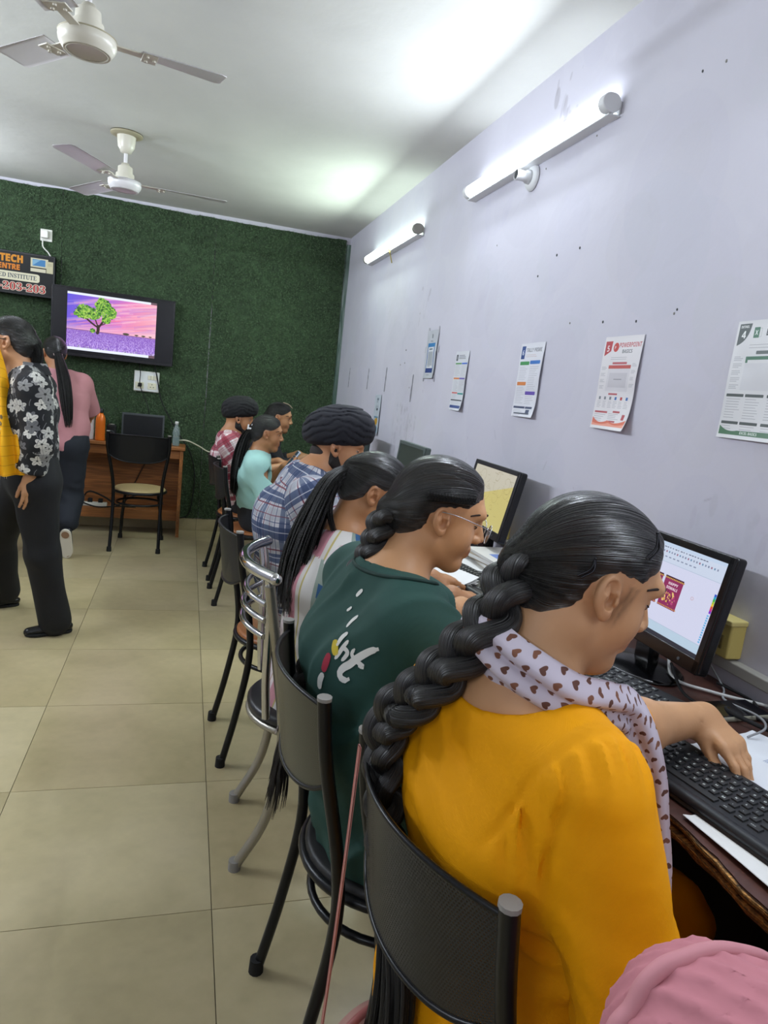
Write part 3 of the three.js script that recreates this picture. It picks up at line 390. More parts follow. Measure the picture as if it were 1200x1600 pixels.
{
  const t = thing('television', 'wall television showing a tree in a lavender field', 'television', [-0.6, 1.675, ZB + 0.1], 0.06);
  part('wall_bracket', rb(0.3, 0.2, 0.06, 0.006, 0, 0, -0.05), M.darkGrey, t);
  const body = part('housing', [rb(0.93, 0.535, 0.035, 0.006), rb(0.6, 0.3, 0.04, 0.01, 0, -0.04, -0.03)], M.glossBlack, t);
  part('bezel', [[0.926, 0.01, 0, 0.261], [0.926, 0.022, 0, -0.255], [0.01, 0.53, -0.458, 0], [0.01, 0.53, 0.458, 0]].map(([w, h, x, y]) => rb(w, h, 0.006, 0.002, x, y, 0.019)), mat(0x141218, 0.3), t);
  part('screen', new THREE.PlaneGeometry(0.908, 0.506).translate(0, 0.006, 0.0185), screenM(tvTex, 0.62), t);
  part('badge', bx(0.03, 0.006, 0.001, 0, -0.255, 0.0225), M.greyPlastic, t);
  const al = new THREE.RectAreaLight(0xd9a8e0, 0.4, 0.66, 0.44); al.position.set(-0.02, 0, 0.04); al.rotation.y = Math.PI; t.add(al);
}
const signTex = canvasTex(1024, 512, (g, w, h) => {
  g.fillStyle = '#07080c'; g.fillRect(0, 0, w, h); g.textAlign = 'right'; g.textBaseline = 'alphabetic';
  const T = (str, x, y, px, font, fill, edge, lw, sx) => { g.save(); g.translate(x, y); g.scale(sx, 1); g.font = `bold ${px}px ${font}`; if (lw) { g.lineWidth = lw; g.strokeStyle = edge; g.strokeText(str, 0, 0); } g.fillStyle = fill; g.fillText(str, 0, 0); g.restore(); };
  T('OTECH', 752, 122, 122, 'sans-serif', '#f0a01c', '#f0a01c', 9, 0.7); T('CENTRE', 722, 216, 92, 'sans-serif', '#ee8d1a', '#ee8d1a', 6, 0.7);
  g.fillStyle = '#f1f2d6'; g.beginPath(); g.roundRect(-40, 244, 940, 108, 28); g.fill(); T('IFIED INSTITUTE', 872, 324, 76, 'serif', '#2b3a5a', '', 0, 0.62); T('-203-203', 958, 478, 136, 'serif', '#b8282a', '#f4ecdc', 14, 0.78);
  g.translate(88, 0); g.scale(0.99, 1);
  g.fillStyle = '#e4e3c6'; g.fillRect(735, 36, 160, 116); g.fillStyle = '#4a90cf'; g.fillRect(752, 50, 118, 84); g.fillStyle = '#8cc4ea'; g.beginPath(); g.moveTo(752, 134); g.lineTo(752, 60); g.lineTo(830, 50); g.fill(); g.fillStyle = '#d9d8b6'; g.fillRect(880, 60, 62, 150); g.fillStyle = '#e9e8cf'; g.fillRect(735, 166, 140, 44); g.fillStyle = '#a9a88c'; g.fillRect(892, 90, 38, 6); g.fillRect(892, 108, 38, 6);
});
{
  const t = thing('sign_board', 'black lit sign board with yellow and red lettering', 'sign', [-1.46, 1.99, ZB + 0.06]);
  part('case', rb(0.82, 0.32, 0.07, 0.006), mat(0x101116, 0.4), t);
  part('face', new THREE.PlaneGeometry(0.8, 0.3).translate(0, 0, 0.0362), new THREE.MeshStandardMaterial({ color: 0x111111, roughness: 0.7, map: signTex, emissive: 0xffffff, emissiveMap: signTex, emissiveIntensity: 0.42 }), t);
  const al = new THREE.RectAreaLight(0xffe0b0, 0.25, 0.7, 0.24); al.position.set(0, 0, 0.045); al.rotation.y = Math.PI; t.add(al);
}
{
  const t = thing('wall_socket', 'small white plug in a socket above the sign board', 'socket', [-1.13, 2.31, ZB + 0.014]);
  part('plate', rb(0.085, 0.09, 0.012, 0.004, 0, 0, 0.006), M.whitePlastic, t); part('plug', rb(0.055, 0.06, 0.04, 0.008, -0.008, 0.004, 0.03), M.whitePlastic, t);
  part('flex', tube([[-0.02, -0.03, 0.035], [-0.018, -0.09, 0.03], [0.02, -0.13, 0.03], [0.045, -0.17, 0.03]], 0.005, 20, 6), M.whitePlastic, t);
}
{
  const t = thing('switch_board', 'white switch board on the turf below the television', 'switch board', [-0.335, 1.265, ZB + 0.014]);
  part('back_box', rb(0.2, 0.17, 0.02, 0.006, 0, 0, 0.01), M.whitePlastic, t); part('face_plate', rb(0.188, 0.158, 0.006, 0.004, 0, 0, 0.022), M.white, t);
  for (const [x, y] of [[-0.055, -0.035], [0.045, -0.035]]) { const s = part('socket_outlet', rb(0.07, 0.055, 0.006, 0.003, x, y, 0.026), M.ivory, t); part('socket_hole', [[0, 0.014], [-0.012, -0.008], [0.012, -0.008]].map(([a, b]) => cy(0.004, 0.004, 0.003, 0, 0, 0, 8).rotateX(Math.PI / 2).translate(x + a, y + b, 0.03)), M.rubber, s); }
  for (const x of [0.02, 0.045, 0.07]) part('switch_rocker', rb(0.02, 0.035, 0.008, 0.002, x, 0.035, 0.027), M.ivory, t);
  part('plug', rb(0.03, 0.03, 0.03, 0.006, -0.05, -0.03, 0.04), M.rubber, t);
}
const wire = (pts, r, m, label, name = 'cable') => solo(name, tube(pts, r, 60, 6), m, label, 'cable', 'loose cables');
wire([[-0.4, 1.42, ZB + 0.06], [-0.385, 1.33, ZB + 0.06], [-0.385, 1.24, ZB + 0.07], [-0.35, 1.14, ZB + 0.05], [-0.31, 1.05, ZB + 0.06], [-0.28, 0.86, ZB + 0.05]], 0.004, M.rubber, 'black cable plugged into the switch board below the television');
wire([[-0.28, 1.42, ZB + 0.06], [-0.25, 1.3, ZB + 0.05], [-0.2, 1.1, ZB + 0.05], [-0.05, 0.85, ZB + 0.06], [0.05, 0.7, ZB + 0.05], [0.1, 0.5, ZB + 0.04], [0.09, 0.25, ZB + 0.04], [0.06, 0.14, ZB + 0.05], [-0.02, 0.11, ZB + 0.06]], 0.0055, M.rubber, 'black cable hanging down the turf from the television to the floor');
wire([[-0.05, 0.81, -6.0], [0.02, 0.815, -5.98], [0.12, 0.77, -6.05], [0.22, 0.72, -6.1], [0.4, 0.72, -6.12], [0.6, 0.74, -6.15]], 0.006, M.ivory, 'white cable running off the wooden desk along the turf');
// ---------------------------------------------------------------- wooden desk at the back and what stands on it
const wn = pnoise(512, 71, 5);
const woodTex = dataTex(512, 512, (x, y) => { const g = wn(x * 0.25, y * 2.2, 8), r = Math.sin((y / 512 * 9 + g * 5) * 6.283) * 0.5 + 0.5; const v = 0.72 + 0.2 * r + 0.25 * (g - 0.5); return [clamp(182 * v, 0, 255), clamp(115 * v, 0, 255), clamp(62 * v, 0, 255)]; }, true);
M.wood = new THREE.MeshStandardMaterial({ map: woodTex, roughness: 0.42 });
{
  const t = thing('wooden_desk', 'brown wooden desk under the television', 'desk', [-0.62, 0, -6.02]);
  const w = 1.26, h = 0.765, d = 0.3;
  part('desk_top', rb(w, 0.028, d + 0.02, 0.006, 0, h - 0.014, 0), M.wood, t);
  part('apron', rb(w - 0.05, 0.07, 0.018, 0.003, 0, h - 0.066, d / 2 - 0.03), M.wood, t);
  for (const s of [-1, 1]) part('side_panel', rb(0.028, h - 0.028, d - 0.01, 0.003, s * (w / 2 - 0.028), (h - 0.028) / 2, 0), M.wood, t);
  part('back_panel', rb(w - 0.08, 0.52, 0.014, 0.003, 0, 0.47, -d / 2 + 0.03), M.wood, t);
  part('foot_shelf', rb(w - 0.08, 0.022, 0.2, 0.003, 0, 0.2, -0.03), M.wood, t); part('shelf_lip', rb(w - 0.08, 0.075, 0.016, 0.003, 0, 0.165, 0.07), M.wood, t);
}
{
  const t = thing('laptop', 'dark grey laptop with open lid on the wooden desk', 'laptop', [-0.335, 0.765, -6.0], 0.06);
  part('base', rb(0.34, 0.018, 0.2, 0.006, 0, 0.009, -0.03), M.darkGrey, t);
  const lid = part('lid', rb(0.34, 0.215, 0.012, 0.005, 0, 0.125, -0.1), M.greyPlastic, t); part('display', new THREE.PlaneGeometry(0.31, 0.175).translate(0, 0.128, -0.0935), mat(0x16181c, 0.35), lid); part('keys', rb(0.29, 0.004, 0.1, 0.002, 0, 0.019, -0.03), M.rubber, t);
}
{
  const t = thing('water_bottle', 'orange metal water bottle on the wooden desk', 'bottle', [-0.655, 0.765, -5.92]);
  part('body', lathe([[0, 0], [0.034, 0], [0.037, 0.006], [0.037, 0.15], [0.036, 0.175], [0.028, 0.2], [0.02, 0.212], [0.018, 0.222], [0, 0.222]], 30), mat(0xe0701c, 0.32, { metalness: 0.15 }), t); part('cap', lathe([[0, 0.222], [0.02, 0.222], [0.021, 0.226], [0.02, 0.252], [0.012, 0.258], [0, 0.258]], 24), M.blackPlastic, t);
}
{
  const t = thing('plastic_bottle', 'clear plastic water bottle beside the laptop', 'bottle', [-0.07, 0.765, -5.97]);
  const prof = [[0, 0], [0.026, 0], [0.03, 0.006], [0.03, 0.03], [0.028, 0.036], [0.03, 0.042], [0.03, 0.07], [0.025, 0.082], [0.03, 0.094], [0.03, 0.115], [0.026, 0.14], [0.016, 0.165], [0.0125, 0.172], [0.0125, 0.185], [0, 0.185]];
  part('body', lathe(prof, 26), new THREE.MeshPhysicalMaterial({ color: 0xe8f4f6, roughness: 0.08, transmission: 0.85, thickness: 0, ior: 1.4 }), t); part('water', lathe([[0, 0.004], [0.027, 0.004], [0.0275, 0.07], [0.024, 0.08], [0, 0.08]], 24), new THREE.MeshPhysicalMaterial({ color: 0xd7e8ea, roughness: 0.02, transmission: 0.9, thickness: 0.03, ior: 1.33 }), t);
  part('cap', lathe([[0, 0.18], [0.015, 0.18], [0.015, 0.2], [0.013, 0.203], [0, 0.203]], 20), M.white, t);
}
{
  const t = thing('desk_speaker', 'small black speaker between the bottle and the laptop', 'speaker', [-0.575, 0.765, -5.98]);
  part('box', rb(0.07, 0.13, 0.08, 0.01, 0, 0.065, 0), M.blackPlastic, t); part('cone', lathe([[0, 0], [0.01, 0.002], [0.022, 0.008], [0.026, 0.006], [0.028, 0]], 22).rotateX(Math.PI / 2).translate(0, 0.06, 0.04), M.darkGrey, t); part('cap_ring', cy(0.02, 0.02, 0.006, 0, 0.133, 0, 16), M.greyCap, t);
  const k = thing('small_keyboard', 'slim black keyboard on the wooden desk front', 'keyboard', [-0.42, 0.765, -5.905]); part('case', rb(0.28, 0.012, 0.07, 0.004, 0, 0.006, 0), M.blackPlastic, k); for (let j = 0; j < 3; j++) part('key_row', rb(0.26, 0.006, 0.016, 0.002, 0, 0.014, -0.022 + j * 0.021), M.darkGrey, k);
  const b = thing('document_box', 'upright white folder behind the orange bottle', 'folder', [-0.74, 0.765, -6.03], 0.1); part('cover', rb(0.05, 0.24, 0.16, 0.004, 0, 0.12, 0), M.white, b); part('spine_label', rb(0.002, 0.07, 0.05, 0.001, 0.026, 0.15, 0.03), M.paper, b);
  const f = thing('power_strip', 'white power strip with black leads on the foot shelf', 'power strip', [-0.72, 0.211, -6.0]); part('case', rb(0.26, 0.03, 0.06, 0.006, 0, 0.015, 0), M.whitePlastic, f); for (const x of [-0.08, 0, 0.08]) part('plug', rb(0.035, 0.035, 0.035, 0.006, x, 0.045, 0), M.rubber, f);
}
wire([[-0.78, 0.27, -5.98], [-0.72, 0.34, -5.94], [-0.6, 0.3, -5.93], [-0.5, 0.24, -5.93], [-0.42, 0.3, -5.95], [-0.3, 0.35, -5.97]], 0.007, M.rubber, 'black lead curling over the foot shelf of the wooden desk');
wire([[-0.82, 0.26, -5.95], [-0.66, 0.22, -5.91], [-0.5, 0.235, -5.9], [-0.36, 0.23, -5.93]], 0.006, M.rubber, 'second black lead lying along the foot shelf');
wire([[-0.2, 0.74, -6.1], [-0.3, 0.6, -6.12], [-0.38, 0.42, -6.12], [-0.45, 0.25, -6.1]], 0.006, mat(0x4a3526, 0.6), 'brown lead slanting down behind the empty chair');
// ---------------------------------------------------------------- posters on the right wall
function poster(z0, z1, y0, y1, draw, label, o = {}) {
  const w = Math.abs(z1 - z0), h = y1 - y0, tex = canvasTex(o.px ?? 420, Math.round((o.px ?? 420) * h / w), draw), b = o.curl ?? 0.006, sk = o.skew ?? 0;
  const g = sheet((u, v) => V(XR - 0.0025 - b * (1 - Math.abs(2 * v - 1)) * (0.4 + 0.6 * u) - (o.lift ?? 0.008) * Math.pow(1 - v, 6) * (0.4 + u) - 0.0015 * (1 + noise(u * 4, v * 5, z0)), lerp(y0, y1, v) + sk * (u - 0.5), lerp(z0, z1, u)), 14, 20, 0.0008);
  const t = thing('wall_poster', label, 'poster', [0, 0, 0], 0, 'paper posters on the lavender wall');
  part('sheet', g, new THREE.MeshStandardMaterial({ map: tex, roughness: o.rough ?? 0.35, side: THREE.DoubleSide }), t);
  if (o.tape) for (const [u, v] of o.tape) part('tape', rb(0.002, 0.035, 0.018, 0.0008, XR - 0.004, lerp(y0, y1, v), lerp(z0, z1, u)).rotateX(0), mat(0xb9b7bf, 0.3), t);
  return t;
}
const lines = (g, x, y, w, n, dy, c = '#9a9aa0', lw = 2) => { g.fillStyle = c; for (let i = 0; i < n; i++) g.fillRect(x, y + i * dy, w * (0.6 + 0.4 * rnd()), lw); };
const bar2 = (g, x, y, w, h, c) => { g.fillStyle = c; g.beginPath(); g.roundRect(x, y, w, h, h * 0.25); g.fill(); };
poster(-1.445, -1.235, 1.375, 1.66, (g, w, h) => {
  g.fillStyle = '#dcdcdd'; g.fillRect(0, 0, w, h); g.fillStyle = '#46504e'; g.beginPath(); g.moveTo(14, 14); g.lineTo(92, 14); g.quadraticCurveTo(86, 98, 14, 118); g.fill(); g.fillStyle = '#eef0ee'; g.font = 'bold 50px sans-serif'; g.fillText('4', 36, 84); g.font = 'bold 16px sans-serif'; g.fillText('DETAIL', 22, 34);
  g.fillStyle = '#2e6b4d'; g.fillRect(112, 34, 34, 50); g.fillStyle = '#dfe8e2'; g.font = 'bold 30px sans-serif'; g.fillText('X', 119, 70); g.strokeStyle = '#7d8a84'; g.strokeRect(146, 40, 14, 40); g.fillStyle = '#3a3f42'; g.font = 'bold 44px sans-serif'; g.fillText('EXCEL', 186, 76);
  lines(g, 100, 116, 260, 2, 14); bar2(g, 150, 146, 170, 16, '#5c6563'); g.fillStyle = '#3d7256'; g.fillRect(92, 172, 320, 16); g.fillRect(92, 172, 14, 30); g.fillStyle = '#d3d3d6'; g.fillRect(92, 204, 320, 130); for (let i = 0; i < 5; i++) lines(g, 18, 172 + i * 34, 62, 3, 8, '#8c8c92');
  for (const x of [14, 136, 268]) { bar2(g, x, 352, 112, 14, '#4a5250'); lines(g, x + 6, 376, 96, 8, 13); bar2(g, x, 486, 112, 14, '#4a5250'); lines(g, x + 6, 508, 96, 4, 14); }
  g.fillStyle = '#43704f'; g.beginPath(); g.moveTo(10, h - 62); g.quadraticCurveTo(60, h - 26, 130, h - 40); g.lineTo(w, h - 44); g.lineTo(w, h - 18); g.lineTo(10, h - 18); g.fill(); g.fillStyle = '#dfe6df'; g.font = 'bold 17px sans-serif'; g.fillText('EXCEL BASICS', 150, h - 24);
}, 'spreadsheet poster with green corner badge 4 at the right edge', { curl: 0.004 });
poster(-2.01, -1.81, 1.355, 1.648, (g, w, h) => {
  g.fillStyle = '#e3e0e2'; g.fillRect(0, 0, w, h); g.fillStyle = '#b5434a'; g.beginPath(); g.moveTo(14, 30); g.lineTo(92, 30); g.lineTo(88, 96); g.lineTo(18, 128); g.fill(); g.fillStyle = '#f0e6e6'; g.font = 'bold 56px sans-serif'; g.fillText('5', 36, 98); g.fillStyle = '#c0453f'; g.beginPath(); g.arc(140, 72, 30, 0, 7); g.fill(); g.fillStyle = '#e9d9d9'; g.font = 'bold 28px sans-serif'; g.fillText('P', 122, 84);
  g.fillStyle = '#b9494e'; g.font = 'bold 41px sans-serif'; g.fillText('POWERPOINT', 172, 74, 236); g.fillStyle = '#5e6266'; g.font = 'bold 33px sans-serif'; g.fillText('BASICS', 214, 112);
  lines(g, 100, 138, 240, 2, 12); bar2(g, 130, 170, 160, 14, '#c0666a'); g.fillStyle = '#c65f58'; g.fillRect(92, 190, 248, 22); g.fillStyle = '#d9d6da'; g.fillRect(92, 212, 248, 150); g.fillStyle = '#c9c6cb'; g.fillRect(116, 240, 200, 96); g.fillStyle = '#88888e'; g.fillRect(170, 280, 90, 5); for (let i = 0; i < 4; i++) { lines(g, 16, 200 + i * 42, 60, 3, 8); lines(g, 352, 180 + i * 44, 52, 3, 8); }
  bar2(g, 140, 374, 100, 12, '#c0666a'); ['#7d8288', '#7d8288', '#7d8288', '#3a6fb0', '#c0453f', '#3a6fb0'].forEach((c, i) => { g.fillStyle = c; g.fillRect(36 + i * 62, 398, 22, 20); lines(g, 26 + i * 62, 428, 46, 5, 10); });
  bar2(g, 20, 496, 150, 12, '#b5545a'); lines(g, 20, 518, 150, 4, 14); bar2(g, 236, 490, 80, 12, '#b5545a'); lines(g, 190, 510, 150, 4, 11); g.fillStyle = '#b5545a'; g.fillRect(352, 510, 30, 36); bar2(g, 214, 556, 80, 10, '#b5545a');
  g.fillStyle = '#d9765f'; g.beginPath(); g.moveTo(10, h - 78); g.quadraticCurveTo(90, h - 20, 200, h - 60); g.quadraticCurveTo(300, h - 26, w - 8, h - 70); g.lineTo(w - 8, h - 20); g.lineTo(10, h - 20); g.fill(); g.fillStyle = '#e8a08c'; g.beginPath(); g.moveTo(10, h - 40); g.quadraticCurveTo(120, h - 20, 220, h - 44); g.quadraticCurveTo(320, h - 20, w - 8, h - 44); g.lineTo(w - 8, h - 20); g.lineTo(10, h - 20); g.fill();
}, 'slide software poster with red corner badge 5 and coral wave', { lift: 0.02 });
poster(-2.605, -2.41, 1.358, 1.65, (g, w, h) => {
  g.fillStyle = '#dfe0e6'; g.fillRect(0, 0, w, h); g.fillStyle = '#33508a'; g.fillRect(20, 24, 66, 110); g.fillStyle = '#e8ecf4'; g.font = 'bold 58px sans-serif'; g.fillText('6', 36, 100); g.fillStyle = '#6d7076'; g.font = 'bold 44px sans-serif'; g.fillText('TALLY PRIME', 108, 76, 280); lines(g, 116, 100, 250, 2, 14, '#b78a7a');
  bar2(g, 24, 156, 170, 30, '#4a9a5c'); bar2(g, 206, 150, 180, 30, '#3f7ac4'); lines(g, 30, 204, 150, 8, 15); lines(g, 214, 200, 170, 16, 15); bar2(g, 20, 330, 168, 30, '#dd8a4c'); lines(g, 24, 376, 150, 10, 15); bar2(g, 196, 410, 180, 30, '#6a55b0'); lines(g, 204, 454, 170, 5, 15); bar2(g, 16, 540, 220, 18, '#4a5570'); bar2(g, 246, 540, 130, 18, '#4a5570'); lines(g, 24, 570, 200, 6, 13); g.fillStyle = '#566078'; g.fillRect(270, 566, 70, 40); g.fillStyle = '#5b6270'; g.fillRect(40, h - 34, 310, 12);
}, 'accounting poster with green, blue, orange and purple headings', { lift: 0.012, skew: 0.002 });
poster(-3.32, -3.15, 1.345, 1.637, (g, w, h) => {
  g.fillStyle = '#d8dadf'; g.fillRect(0, 0, w, h); g.fillStyle = '#4a4f58'; g.beginPath(); g.roundRect(20, 40, 60, 76, 14); g.fill(); g.fillStyle = '#dfe0e4'; g.font = 'bold 44px sans-serif'; g.fillText('3', 36, 92); lines(g, 104, 46, 280, 3, 18, '#80848c', 9); bar2(g, 20, 140, 200, 18, '#5f9a62'); bar2(g, 226, 140, 180, 18, '#3f6fd0'); lines(g, 26, 170, 180, 9, 16); lines(g, 236, 170, 160, 9, 16); bar2(g, 16, 322, 200, 18, '#e08a4c'); bar2(g, 220, 322, 180, 18, '#6f5fb0'); lines(g, 24, 352, 180, 9, 16); lines(g, 230, 352, 160, 9, 16); bar2(g, 16, 500, 190, 16, '#dd6f6a'); bar2(g, 212, 506, 190, 18, '#2f9a94'); lines(g, 24, 526, 170, 4, 16); bar2(g, 10, 590, 390, 14, '#3c4046'); lines(g, 24, 616, 360, 3, 20); bar2(g, 10, h - 60, 390, 34, '#4a5c90');
}, 'tall narrow revision poster with coloured bars right of the blue payment card', { lift: 0.014 });
poster(-3.80, -3.62, 1.50, 1.765, (g, w, h) => {
  g.fillStyle = '#c9cbd2'; g.fillRect(0, 0, w, h); g.fillStyle = '#5a5e66'; g.fillRect(190, 50, 26, 52); lines(g, 150, 130, 120, 2, 12, '#888c94', 6); const y0 = 165; g.fillStyle = '#4d86bd'; g.fillRect(70, y0, 280, h - y0 - 70); g.fillStyle = '#3d4c86'; g.fillRect(70, h - 130, 280, 60); g.fillStyle = '#4d6fae'; g.fillRect(70, y0 + 60, 280, 240); g.fillStyle = '#dfe1e6'; g.fillRect(92, y0 + 50, 236, h - y0 - 180); g.fillStyle = '#6d7680'; g.fillRect(140, y0 + 70, 130, 16); g.fillStyle = '#b4b8bf'; g.fillRect(116, y0 + 110, 188, 180); lines(g, 130, h - 158, 150, 1, 10, '#888', 6); lines(g, 140, h - 44, 150, 1, 8, '#888', 6);
}, 'blue framed payment card in a plastic sleeve with taped corners', { rough: 0.15, tape: [[0.05, 1.0], [0.95, 1.0], [-0.08, 0.6], [1.08, 0.6], [0.0, 0.0], [1.0, 0.0]] });
poster(-4.8, -4.64, 1.095, 1.375, (g, w, h) => {
  g.fillStyle = '#c3cbd4'; g.fillRect(0, 0, w, h); g.fillStyle = '#7c8896'; g.fillRect(150, 60, 130, 40); g.fillStyle = '#4a5360'; g.font = 'bold 80px sans-serif'; g.fillText('21', 160, 140); lines(g, 90, 200, 240, 5, 20, '#8f97a2', 6); g.fillStyle = '#2f3a46'; g.fillRect(190, 250, 90, 40); g.fillStyle = '#5f93ae'; g.fillRect(70, 400, 300, 30); g.fillStyle = '#d3a23a'; g.beginPath(); g.ellipse(220, 500, 130, 70, -0.3, 0, 7); g.fill(); g.fillStyle = '#79a6bf'; g.fillRect(50, 580, 320, 110);
}, 'pale leaflet with an orange patch behind the blue plaid turban man', {});
// ---------------------------------------------------------------- sockets, cables, papers on the desk
function yellowSocket(z, y, w, label) {
  const t = thing('surge_socket', label, 'socket', [XR, y, z], 0, 'yellowed socket boxes above the desk');
  part('box', rb(0.045, 0.09, w, 0.006, -0.0225, 0, 0), M.yellowed, t); part('recess', rb(0.004, 0.034, Math.min(0.05, w * 0.5), 0.002, -0.0455, -0.008, 0), mat(0x6d5d2e, 0.6), t); part('switch_rocker', rb(0.01, 0.018, 0.012, 0.003, -0.047, -0.008, w * 0.12), mat(0x3b3523, 0.5), t); part('top_cap', rb(0.05, 0.014, w + 0.004, 0.004, -0.025, 0.044, 0), mat(0xd8c880, 0.45), t);
  return t;
}
yellowSocket(-1.275, 0.905, 0.082, 'yellowed plastic socket box beside the near monitor');
yellowSocket(-2.56, 0.9, 0.16, 'wider yellowed socket box beside the pale yellow screen');
{
  const t = thing('power_adapter', 'black power adapter plugged beside the wider yellow socket', 'adapter', [1.21, DY, -2.55], 0.2); part('body', rb(0.05, 0.1, 0.11, 0.008, 0, 0.05, 0), M.blackPlastic, t); part('rating_plate', rb(0.001, 0.06, 0.07, 0.0004, -0.0256, 0.055, 0), M.greyCap, t);
  const sck = thing('desk_plug', 'white plug top beside the near monitor socket', 'plug', [1.25, 0.85, -1.34]); part('body', rb(0.03, 0.07, 0.03, 0.006, 0, 0.02, 0), M.whitePlastic, sck); part('cord_grip', cy(0.006, 0.008, 0.03, 0, -0.03, 0, 10), M.whitePlastic, sck);
}
const blk = M.rubber, gry = mat(0x8d8f92, 0.5);
wire([[1.17, 0.82, -1.31], [1.12, 0.797, -1.2], [1.13, 0.796, -1.12], [1.2, 0.797, -1.08], [1.26, 0.8, -1.14], [1.25, 0.8, -1.24]], 0.0035, blk, 'thin black cable looping from the near monitor foot');
wire([[1.28, 0.8, -1.02], [1.22, 0.797, -1.06], [1.17, 0.798, -1.12], [1.15, 0.805, -1.07], [1.2, 0.8, -0.99], [1.29, 0.798, -0.98]], 0.0048, blk, 'thick black cable curling beside the phone');
wire([[1.27, 0.83, -1.3], [1.25, 0.797, -1.22], [1.2, 0.797, -1.16], [1.19, 0.81, -1.06], [1.15, 0.815, -1.0], [1.11, 0.797, -1.0]], 0.0025, gry, 'thin grey cable crossing over the phone');
wire([[1.29, 0.8, -0.86], [1.2, 0.797, -0.86], [1.16, 0.797, -0.9], [1.18, 0.797, -0.97], [1.28, 0.797, -0.99]], 0.005, blk, 'black cable at the right edge near the white paper');
wire([[1.2, 0.82, -1.36], [1.15, 0.8, -1.27], [1.2, 0.797, -1.2], [1.28, 0.8, -1.12]], 0.004, mat(0xc8c8c6, 0.4), 'white cable behind the near monitor');
wire([[1.03, 0.797, -1.5], [0.99, 0.797, -1.44], [1.02, 0.797, -1.36]], 0.003, blk, 'short black cord beside the near monitor base');
wire([[1.1, 0.797, -2.3], [1.03, 0.797, -2.22], [1.0, 0.797, -2.32], [1.06, 0.797, -2.4], [1.15, 0.8, -2.42]], 0.003, blk, 'black cable coil before the pale yellow screen');
{
  const t = thing('mobile_phone', 'dark phone in a clear case lying beside the near keyboard', 'phone', [1.172, DY, -1.112], 0.04);
  part('case', rb(0.16, 0.011, 0.08, 0.005, 0, 0.0055, 0, 3), mat(0x8c8a7c, 0.3), t); part('glass', rb(0.15, 0.003, 0.071, 0.0014, 0, 0.0108, 0), mat(0x14141a, 0.08), t); part('camera_bump', rb(0.03, 0.004, 0.03, 0.002, 0.052, 0.0005, 0), M.darkGrey, t);
  const s = thing('desk_stand', 'grey metal stand cut by the right edge beside the phone', 'stand', [1.275, DY, -1.0], 0.2); part('plate', rb(0.012, 0.11, 0.05, 0.004, 0, 0.055, 0), M.greyPlastic, s); part('foot', rb(0.04, 0.01, 0.05, 0.003, 0.0, 0.005, 0), M.greyPlastic, s);
}
const flat = (w, d, x, y, z, a, m, name, label, cat) => { const g = sheet((u, v) => V((u - 0.5) * w, 0.0015 + 0.0018 * (1 + noise(u * 3 + x, v * 3, z)) + 0.004 * Math.pow(Math.abs(u - 0.5) * 2, 8), -(v - 0.5) * d), 10, 12, 0.0008); g.rotateY(a); g.translate(x, y, z); return solo(name, g, m, label, cat, 'papers on the desk'); };
const printTex = canvasTex(512, 512, (g, w, h) => { g.fillStyle = '#e6eaf0'; g.fillRect(0, 0, w, h); g.fillStyle = '#9db6d8'; g.fillRect(250, 300, 220, 160); g.fillStyle = '#c5d6ea'; g.beginPath(); g.ellipse(350, 400, 120, 50, 0.3, 0, 7); g.fill(); g.fillStyle = '#5a6fa0'; for (let i = 0; i < 6; i++) g.fillRect(260, 240 + i * 9, 150 - i * 10, 3); });
flat(0.2, 0.19, 1.07, DY, -0.915, 0.2, new THREE.MeshStandardMaterial({ map: printTex, roughness: 0.5 }), 'printed_paper', 'white printed paper with blue picture under the fingers', 'paper');
flat(0.16, 0.34, 0.865, DY, -0.62, 0.03, M.paper, 'blank_paper', 'white sheet sticking out under the nearest keyboard', 'paper');
flat(0.15, 0.2, 0.86, DY, -1.93, 0.5, mat(0x8a6c44, 0.6), 'patterned_pad', 'brown patterned pad under the wrist in the green shirt', 'pad');
{ // open exercise book by the green shirt
  const t = thing('notebook', 'open white notebook beside the middle keyboard', 'notebook', [0.83, DY, -2.05], 0.35);
  for (let i = 0; i < 3; i++) part('page', sheet((u, v) => V((u - 0.5) * 0.17, 0.006 + 0.005 * i + 0.018 * Math.pow(u, 2.5) * (1 + 0.3 * i), (v - 0.5) * -0.22), 10, 6, 0.0012), M.paper, t); part('cover', rb(0.175, 0.004, 0.225, 0.001, 0, 0.002, 0), mat(0x55606e, 0.6), t);
}
